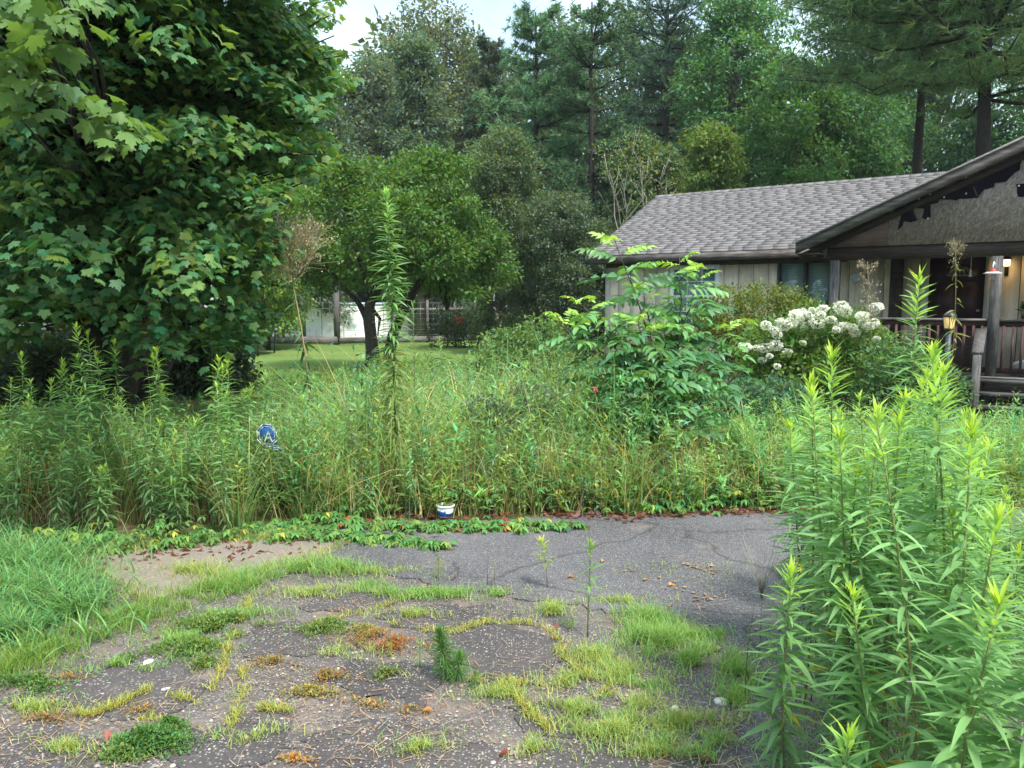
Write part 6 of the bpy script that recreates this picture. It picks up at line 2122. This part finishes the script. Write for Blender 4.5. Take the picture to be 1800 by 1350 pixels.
mat_plants('green_mat', 'low mats of fine green weed on the driveway', [(385, 1105, 0.22, 0.14, 5200, 0.06, (0.135, 0.215, 0.050)), (330, 1145, 0.16, 0.09, 2400, 0.05, (0.125, 0.205, 0.045)), (235, 1160, 0.10, 0.05, 1100, 0.04, (0.110, 0.190, 0.042)), (25, 1215, 0.16, 0.08, 2400, 0.06, (0.095, 0.190, 0.045)), (75, 1200, 0.08, 0.05, 700, 0.04, (0.14, 0.19, 0.045)), (265, 1315, 0.14, 0.06, 2600, 0.075, (0.085, 0.185, 0.045)), (300, 1290, 0.07, 0.04, 800, 0.06, (0.095, 0.195, 0.045)), (215, 1335, 0.07, 0.03, 700, 0.04, (0.12, 0.20, 0.045)), (560, 1110, 0.10, 0.06, 900, 0.03, (0.135, 0.20, 0.045)), (580, 1100, 0.08, 0.05, 600, 0.03, (0.14, 0.21, 0.05)), (360, 1170, 0.05, 0.06, 600, 0.03, (0.14, 0.2, 0.05)), (680, 1190, 0.06, 0.05, 400, 0.03, (0.14, 0.18, 0.05))], 0.016)
mat_plants('red_mat', 'low mats of orange red weed on the driveway', [(660, 1128, 0.11, 0.07, 1700, 0.045, (0.27, 0.135, 0.045)), (695, 1140, 0.09, 0.05, 1100, 0.05, (0.28, 0.115, 0.045)), (640, 1115, 0.08, 0.06, 700, 0.04, (0.22, 0.20, 0.05)), (570, 1195, 0.10, 0.04, 900, 0.03, (0.26, 0.145, 0.05)), (545, 1222, 0.09, 0.03, 700, 0.03, (0.25, 0.20, 0.05)), (690, 1252, 0.10, 0.03, 800, 0.025, (0.26, 0.13, 0.05)), (485, 1170, 0.09, 0.04, 650, 0.03, (0.24, 0.15, 0.05)), (80, 1268, 0.08, 0.03, 400, 0.02, (0.25, 0.14, 0.06)), (255, 1250, 0.06, 0.03, 350, 0.02, (0.34, 0.20, 0.06)), (110, 1195, 0.06, 0.03, 300, 0.02, (0.33, 0.17, 0.06)), (520, 1340, 0.05, 0.02, 250, 0.02, (0.36, 0.2, 0.06)), (600, 1070, 0.06, 0.05, 300, 0.02, (0.36, 0.19, 0.05)), (640, 1240, 0.07, 0.03, 350, 0.02, (0.34, 0.22, 0.07))], 0.013, 1.3, 0.2)

# pebbles laid bare in the old paving
g = Geo()
n_ = 9500
u_ = rng.uniform(-40, 1340, n_)
v_ = 1030 + 330 * rng.random(n_) ** 0.8
pg_ = np.array([G(a, b) for a, b in zip(u_, v_)])
keep = (v_ > np.interp(u_, [0, 200, 420, 620, 900, 1050, 1180, 1300], [1160, 1085, 1035, 1030, 1070, 1110, 1160, 1220])) & (np.sin(pg_[:, 0] * 4.1 + 2) * np.sin(pg_[:, 1] * 5.3 + 1) + rng.normal(0, 0.55, n_) > -0.35)
pg_ = pg_[keep]
n_ = len(pg_)
oc = np.array([(1, 0, 0), (0.62, 0.7, 0), (-0.2, 0.95, 0), (-0.9, 0.35, 0), (-0.75, -0.6, 0), (0.1, -1, 0), (0.8, -0.55, 0), (0.6, 0.1, 0.5), (-0.1, 0.55, 0.55), (-0.5, -0.2, 0.5), (0.2, -0.5, 0.5)])
of = [(0, 1, 7), (1, 2, 8, 7), (2, 3, 8), (3, 4, 9, 8), (4, 5, 10, 9), (5, 6, 10), (6, 0, 7, 10), (7, 8, 9, 10)]
sz = np.where(rng.random(n_) < 0.22, np.exp(rng.normal(math.log(0.0068), 0.25, n_)), np.exp(rng.normal(math.log(0.0036), 0.35, n_)))
an = rng.uniform(0, 6.28, n_)
rot = np.zeros((n_, 3, 3))
st = rng.uniform(0.7, 1.3, n_)
rot[:, 0, 0], rot[:, 0, 1], rot[:, 1, 0], rot[:, 1, 1], rot[:, 2, 2] = np.cos(an) * st, -np.sin(an), np.sin(an) * st, np.cos(an), 0.9
pg_[:, 2] = np.where(rng.random(n_) < 0.5, -0.001, 0.004)
pc_ = np.where((rng.random(n_) < 0.3)[:, None], jitter((0.29, 0.25, 0.22), n_, 0.2, 0.04), jitter((0.235, 0.185, 0.155), n_, 0.22, 0.06))
g.add(place(oc, pg_, rot, sz), of, pc_)
tag(g.obj('gravel', plain('pebble', (1, 1, 1), 0.85, use_col=True, noise=0.15, scale=40)), 'pale pebbles standing out of the worn dark driveway', None, None, 'stuff')

# dry bits of grass lying on the old paving
n_ = 3000
u_, v_ = rng.uniform(-20, 1330, n_), 1015 + 340 * rng.random(n_) ** 0.8
q_ = np.array([G(a, b) for a, b in zip(u_, v_)])
k = np.sin(q_[:, 0] * 5.1 + 1) * np.sin(q_[:, 1] * 6.3) + rng.normal(0, 0.5, n_) > 0.15
q_ = q_[k]
n_ = len(q_)
q_[:, 2] = 0.013
a1 = rng.uniform(0, 6.28, n_)
L1 = rng.uniform(0.015, 0.07, n_)
a2 = a1 + rng.normal(0, 0.7, n_)
p1 = q_ + np.stack([np.cos(a1) * L1, np.sin(a1) * L1, rng.uniform(0, 0.006, n_)], -1)
p2 = p1 + np.stack([np.cos(a2) * L1 * 0.7, np.sin(a2) * L1 * 0.7, rng.uniform(-0.004, 0.004, n_)], -1)
w1 = np.stack([-np.sin(a1), np.cos(a1), 0 * a1], -1) * 0.0012
g = Geo()
g.add(np.stack([q_ - w1, q_ + w1, p1 + w1, p1 - w1, p2], 1), [(0, 1, 2, 3), (3, 2, 4)], np.where((rng.random(n_) < 0.6)[:, None], jitter((0.42, 0.33, 0.20), n_, 0.2), jitter((0.30, 0.19, 0.14), n_, 0.2)))
tag(g.obj('dry_thatch', M['grass']), 'pale dry grass bits strewn over the old driveway', None, None, 'stuff')

# broken lumps of pale concrete


def rock(u_, v_, size, lab, flat=0.5, mat='concrete', seed=0):
    rg = np.random.default_rng(seed)
    p = G(u_, v_)
    bm = bmesh.new()
    bmesh.ops.create_icosphere(bm, subdivisions=2, radius=1.0)
    k = rg.normal(0, 1, (6, 3))
    for vtx in bm.verts:
        c = np.array(vtx.co)
        s = 1 + 0.13 * sum(math.sin(float(c @ q) * 2.2 + i) for i, q in enumerate(k)) / 2
        vtx.co = Vector(c * s * np.array([size, size * 0.7, size * flat]))
    me = bpy.data.meshes.new('rock')
    bm.to_mesh(me)
    bm.free()
    me.materials.append(M[mat])
    o = link('rock', me, None, (p[0], p[1], size * flat * 0.25))
    o.rotation_euler = (0.1, 0.1, rg.uniform(0, 6))
    tag(o, lab, 'rock')


rock(1187, 1250, 0.030, 'pale broken concrete lump in the grass at the right of the old paving', seed=1)
rock(1268, 1236, 0.034, 'pale concrete lump beside the sandy bare patch', seed=2)
rock(1180, 1293, 0.022, 'small pale stone in the grass below the largest lump', seed=3)
rock(262, 1165, 0.030, 'pinkish stone flake on the left of the old paving', 0.35, seed=4)
rock(290, 1213, 0.020, 'small grey pink stone right below the pinkish flake', 0.4, seed=5)
rock(1480, 1230, 0.03, 'stone half hidden under the near goldenrods', seed=6)


def dry_leaf(u_, v_, s, col, lab, z=0.02):
    p = G(u_, v_)
    a = rng.uniform(0, 6.28)
    tv_, tf_ = lance(0.55, 0.3, 4, 0.9, 0.45)
    o = Geo().add(tv_ - (0, 0.5, 0), tf_, col).obj('fallen_leaf', M['leaf'], None, loc=(p[0], p[1], z))
    o.scale = (s, s, s)
    o.rotation_euler = (rng.normal(0, 0.3), rng.normal(0, 0.3), a)
    tag(o, lab, 'leaf')


for (u_, v_, s, c_, lab) in [(750, 1256, 0.05, (0.42, 0.20, 0.07), 'curled orange dry leaf near the bottom of the old paving'), (978, 1107, 0.035, (0.35, 0.05, 0.03), 'small red fallen leaf beside the round bare patch'), (885, 1332, 0.05, (0.28, 0.06, 0.05), 'dark red fallen leaf at the bottom edge'), (1005, 1018, 0.06, (0.45, 0.22, 0.11), 'orange brown leaf by the seedling on the asphalt'), (1182, 1033, 0.06, (0.48, 0.27, 0.14), 'pale orange leaf on the asphalt left of the stain'), (1252, 1142, 0.05, (0.45, 0.2, 0.08), 'orange leaf in the grass right of the asphalt edge'), (750, 1034, 0.06, (0.22, 0.06, 0.06), 'thin dark red leaf on the grass strip'), (798, 1022, 0.05, (0.22, 0.09, 0.06), 'brown red leaf beside the small tuft on the asphalt'), (1060, 990, 0.05, (0.42, 0.22, 0.12), 'orange flake just right of the taller seedling tip'), (190, 1302, 0.035, (0.5, 0.07, 0.06), 'bright red small leaf at the lower left'), (12, 1183, 0.05, (0.2, 0.07, 0.04), 'brown leaf at the left edge of the old paving'), (1240, 1343, 0.06, (0.16, 0.08, 0.06), 'brown leaf at the bottom right of the grass')]:
    dry_leaf(u_, v_, s, c_, lab)
# rusty flakes on the asphalt
pos = np.concatenate([along([(1205, 995), (1260, 1008)], 30, 0.03, 0.018, 0.02), along([(1230, 1060), (1275, 1050)], 16, 0.03, 0.018, 0.02), along([(1320, 1100), (1400, 1110), (1440, 1085)], 40, 0.05, 0.018, 0.022), along([(1160, 1010), (1240, 1180)], 40, 0.10, 0.018, 0.022)])
g = Geo().add(place(DIA * (1.6, 1, 0.3), pos, frames(rng.normal(0, 1, (len(pos), 3)) * (1, 1, 0.05), 0.0), rng.uniform(0.012, 0.035, len(pos))), DIA_F, jitter((0.27, 0.18, 0.125), len(pos), 0.25, 0.08))
tag(g.obj('leaf_crumbs', M['leaf']), 'crumbled orange leaf bits on the grey asphalt', None, None, 'stuff')

# seedlings on the paving
SY = ((0.16, 0.21, 0.05), (0.20, 0.27, 0.06), (0.27, 0.35, 0.06), (0.36, 0.42, 0.07))


def seedling(lab, ub, vb, vt, n, L0, cols, seed, name='seedling', width=1.1, bare=0.3, sr=0.003, tuft=6, lean=(0.02, 0), lowcol=(0.10, 0.07, 0.05)):
    b = G(ub, vb)
    h = P(ub, vt, b[1])[2]
    return herb(name, lab, 'weed', tuple(b), h, None, n, L0, lean, False, bare, tuft, cols, (0.14, 0.16, 0.06), lowcol, sr, width, 1.0 if name == 'dogfennel' else 0.4, -0.5 if name == 'dogfennel' else 0.2, 0.4, True, 0.9, seed)


seedling('yellowish seedling stalk on the asphalt edge, left of the taller green seedling', 962, 1035, 952, 26, 0.095, SY, 301, lean=(-0.12, 0), bare=0.5, tuft=10, width=1.5)
seedling('taller green seedling with tiered leaves at the asphalt edge', 1033, 1120, 960, 26, 0.105, ((0.10, 0.19, 0.06), (0.13, 0.24, 0.07), (0.16, 0.30, 0.07), (0.22, 0.36, 0.07)), 302, bare=0.4, sr=0.004, tuft=9, width=1.5)
seedling('small thin seedling on the asphalt left of the yellowish one', 870, 1035, 992, 8, 0.04, SY, 303, bare=0.6)
seedling('bare dark twig seedling on the asphalt', 858, 1030, 972, 3, 0.02, SY, 304, bare=0.5, tuft=0)
seedling('tiny green seedling at the upper left of the asphalt', 628, 1000, 970, 10, 0.035, ((0.12, 0.22, 0.05),) * 4, 305)
seedling('dead grey twig standing left of the near goldenrods', 1310, 1230, 1060, 3, 0.02, SY, 306, bare=0.5, tuft=0, lean=(0.06, 0))
seedling('dead twig in the grass right of the round bare patch', 1080, 1120, 1060, 3, 0.02, SY, 307, bare=0.5, tuft=0)
FE = ((0.070, 0.165, 0.035), (0.080, 0.185, 0.040), (0.095, 0.210, 0.045), (0.11, 0.24, 0.05))
seedling('dark green feathery dogfennel seedling in the middle of the old paving', 783, 1195, 1112, 520, 0.075, FE, 311, 'dogfennel', 0.35, 0.02, 0.004, 40, (-0.12, 0.0))
seedling('short dark dogfennel tuft touching the foot of the tall one', 803, 1196, 1155, 240, 0.075, FE, 312, 'dogfennel', 0.35, 0.02, 0.003, 26, (0.15, 0.0))
seedling('light green upright tuft left of the dark dogfennel', 738, 1175, 1128, 70, 0.045, ((0.11, 0.22, 0.05),) * 4, 313, 'dogfennel', 0.35, 0.02, 0.002, 10)
seedling('small light green tuft right of the dark dogfennel', 835, 1210, 1185, 90, 0.05, ((0.10, 0.22, 0.05),) * 4, 314, 'dogfennel', 0.4, 0.02, 0.002, 10)
seedling('yellow green bushy tuft on the asphalt left of the twigs', 770, 1020, 985, 80, 0.06, ((0.14, 0.20, 0.04),) * 4, 315, 'dogfennel', 0.35, 0.02, 0.002, 14)
seedling('yellow green upright tuft in front of the orange weed', 685, 1155, 1135, 40, 0.04, ((0.24, 0.30, 0.06),) * 4, 316, 'dogfennel', 0.4, 0.02, 0.002, 10)
seedling('wispy feathery weed at the lower left of the near goldenrods', 1365, 1345, 1280, 160, 0.045, ((0.07, 0.16, 0.06),) * 4, 317, 'dogfennel', 0.45, 0.05, 0.003, 14)
seedling('wispy grey green weed behind the lone slender goldenrod', 1425, 1240, 1060, 220, 0.05, ((0.08, 0.16, 0.07),) * 4, 318, 'dogfennel', 0.4, 0.1, 0.003, 10)
# pale dry panicle of grass over the asphalt
b = G(1335, 1160)
t = thing('dry_panicle', 'thin grass stem with a wide pale feathery seed head over the asphalt', 'grass', tuple(b))
hh_ = P(1335, 1040, b[1])[2]
g = Geo()
g.tube([(0, 0, 0), (0.0, 0, hh_ * 0.6), (0.005, 0, hh_)], 0.0016, 4, (0.16, 0.13, 0.09))
for i in range(60):
    a = rng.uniform(-0.75, 0.75)
    L_ = rng.uniform(0.12, 0.34)
    o = np.array([0.0, 0, hh_ * rng.uniform(0.85, 1.05)])
    e = o + np.array([math.sin(a) * L_ * 0.6, rng.normal(0, 0.08), math.cos(a) * L_])
    g.tube([o, (o + e) / 2 + (0, 0, 0.01), e], 0.0006, 3, (0.40, 0.36, 0.31))
g.obj('stem', M['stem'], t)

# ------------------------------------------------------------------ SMALL MAN-MADE THINGS
# white tub with a blue wave
m_, n, b_ = nodes_of('tub_print')
ge = N(n, 'TexCoord')
s3 = N(n, 'SeparateXYZ')
n.links.new(ge.outputs['Object'], s3.inputs[0])
wv = N(n, 'Math', operation='SINE')
mu = N(n, 'Math', operation='MULTIPLY')
mu.inputs[1].default_value = 42.0
n.links.new(s3.outputs['X'], mu.inputs[0])
n.links.new(mu.outputs[0], wv.inputs[0])
ma = N(n, 'Math', operation='MULTIPLY_ADD')
ma.inputs[1].default_value = -0.010
ma.inputs[2].default_value = 0.040
n.links.new(wv.outputs[0], ma.inputs[0])
lt = N(n, 'Math', operation='LESS_THAN')
n.links.new(s3.outputs['Z'], lt.inputs[0])
n.links.new(ma.outputs[0], lt.inputs[1])
gt = N(n, 'Math', operation='GREATER_THAN')
gt.inputs[1].default_value = 0.008
n.links.new(s3.outputs['Z'], gt.inputs[0])
mm2 = N(n, 'Math', operation='MULTIPLY')
n.links.new(lt.outputs[0], mm2.inputs[0])
n.links.new(gt.outputs[0], mm2.inputs[1])
nn = N(n, 'TexNoise', Scale=60.0)
n.links.new(ge.outputs['Object'], nn.inputs['Vector'])
blue = mixc(n, ramp(n, nn.outputs['Fac'], [(0.55, 0.0), (0.65, 0.7)]), (0.02, 0.10, 0.42), (0.20, 0.42, 0.70))
n.links.new(mixc(n, mm2.outputs[0], (0.74, 0.76, 0.76), blue), b_.inputs['Base Color'])
b_.inputs['Roughness'].default_value = 0.35
M['tub'] = m_
tb_ = G(783, 911)
t = thing('plastic_tub', 'small white plastic tub with a blue wave print at the asphalt edge', 'tub', (tb_[0], tb_[1], 0.018))
w_ = 15.5 / F * tb_[1]
hh_ = 21 / F * tb_[1]
Geo().lathe([(0, 0.001), (w_ * 0.86, 0.0), (w_ * 0.99, hh_ * 0.92), (w_ * 0.955, hh_ * 0.92), (w_ * 0.83, 0.004), (0, 0.004)], 28).obj('body', M['tub'], t, True)
Geo().lathe([(w_ * 0.99, hh_ * 0.86), (w_ * 1.09, hh_ * 0.88), (w_ * 1.09, hh_ * 1.0), (w_ * 0.98, hh_ * 1.02), (w_ * 0.96, hh_ * 0.9)], 28).obj('rim', M['white'], t, True)
gd = plain('green_mark', (0.12, 0.42, 0.36), 0.4)
for a1 in (-1.52, -2.15):
    mtx = Matrix.Translation((math.cos(a1) * (w_ * 0.955), math.sin(a1) * (w_ * 0.955), hh_ * 0.56)) @ Matrix.Rotation(a1 + math.pi / 2, 4, 'Z') @ Matrix.Rotation(math.pi / 2, 4, 'X')
    link('mark', Geo().lathe([(0, 0.002), (0.0085, 0.002), (0.0085, 0.0), (0, 0.0)], 14).mesh('mark', gd), t, mat=mtx)
o_ = Geo().add(*blades(np.array([[0, 0, 0.0]]), np.array([0.25]), np.array([0.007]), np.array([0.1]), np.array([0.10]), np.array([0.35]), np.array([[0.42, 0.42, 0.12]]), 7)).obj('bent_grass', M['grass'], None, loc=(tb_[0] + w_ * 1.0, tb_[1] - w_ * 0.95, 0.01))
tag(o_, 'single pale yellow grass blade bending beside the white tub', 'grass')

# security sign
sg_ = P(470, 765, 6.05)
t = thing('yard_sign', 'blue eight sided yard sign with white letter on a dark stake in the weeds', 'sign', (sg_[0], 6.05, 0), R(-14))
zc = sg_[2]
m_b = plain('sign_blue', (0.012, 0.085, 0.30), 0.35, noise=0.12)
r8 = 0.097


def octa(r_, y, z, n_=8):
    return np.array([(r_ * math.cos(math.pi / 8 + i * math.pi / 4), y, z + r_ * math.sin(math.pi / 8 + i * math.pi / 4)) for i in range(n_)])


Geo().prism(octa(r8, -0.006, zc), (0, 0, 0), (0, 0.012, 0)).obj('plate', m_b, t)
for r_, nm in ((r8 * 0.99, 'outer_border'), (r8 * 0.80, 'inner_border')):
    o1, o2 = octa(r_, -0.0085, zc), octa(r_ - (0.005 if nm[0] == 'o' else 0.004), -0.0085, zc)
    g = Geo()
    for i in range(8):
        j = (i + 1) % 8
        g.prism([o1[i], o1[j], o2[j], o2[i]], (0, 0, 0), (0, 0.0024, 0))
    g.obj(nm, M['white'], t)
fc = bpy.data.curves.new('letter', 'FONT')
fc.body = 'A'
fc.size = 0.115
fc.extrude = 0.0012
fc.align_x = 'CENTER'
fc.align_y = 'CENTER'
tmp = bpy.data.objects.new('letter_tmp', fc)
C.objects.link(tmp)
bpy.context.view_layer.update()
me = bpy.data.meshes.new_from_object(tmp.evaluated_get(bpy.context.evaluated_depsgraph_get()))
bpy.data.objects.remove(tmp)
me.materials.clear()
me.materials.append(M['white'])
mtx = Matrix.Rotation(math.pi / 2, 4, 'X')
mtx.translation = Vector((0.012, -0.0075, zc - 0.012))
link('letter', me, t, mat=mtx)
sp_ = Geo().box(0.045, 0.125, -0.007, 0.003, zc - 0.125, zc - 0.07).obj('lower_plate', m_b, t)
g = Geo()
for i in range(3):
    g.box(0.052, 0.118 - 0.01 * i, -0.0095, -0.0068, zc - 0.085 - 0.014 * i, zc - 0.080 - 0.014 * i)
g.obj('stripes', M['white'], sp_)
Geo().tube([(-0.055, 0.02, -0.1), (-0.055, 0.02, zc + 0.02)], 0.011, 6).obj('stake', M['black'], t)
Geo().box(-0.06, 0.06, 0.006, 0.018, zc - 0.01, zc + 0.01).obj('bracket', M['black'], t)

# ------------------------------------------------------------------ AIR
g = Geo().box(-300, 300, -40, 320, -1.3, 40)
hz = g.mesh('haze', bpy.data.materials.new('haze_air'))
hm = hz.materials[0]
hm.use_nodes = True
hm.node_tree.nodes.clear()
ho_ = hm.node_tree.nodes.new('ShaderNodeOutputMaterial')
hv = hm.node_tree.nodes.new('ShaderNodeVolumePrincipled')
hv.inputs['Color'].default_value = (0.86, 0.94, 1.0, 1)
hv.inputs['Density'].default_value = 0.0004
hm.node_tree.links.new(hv.outputs['Volume'], ho_.inputs['Volume'])
tag(link('haze', hz), 'thin pale summer haze', None, None, 'stuff')
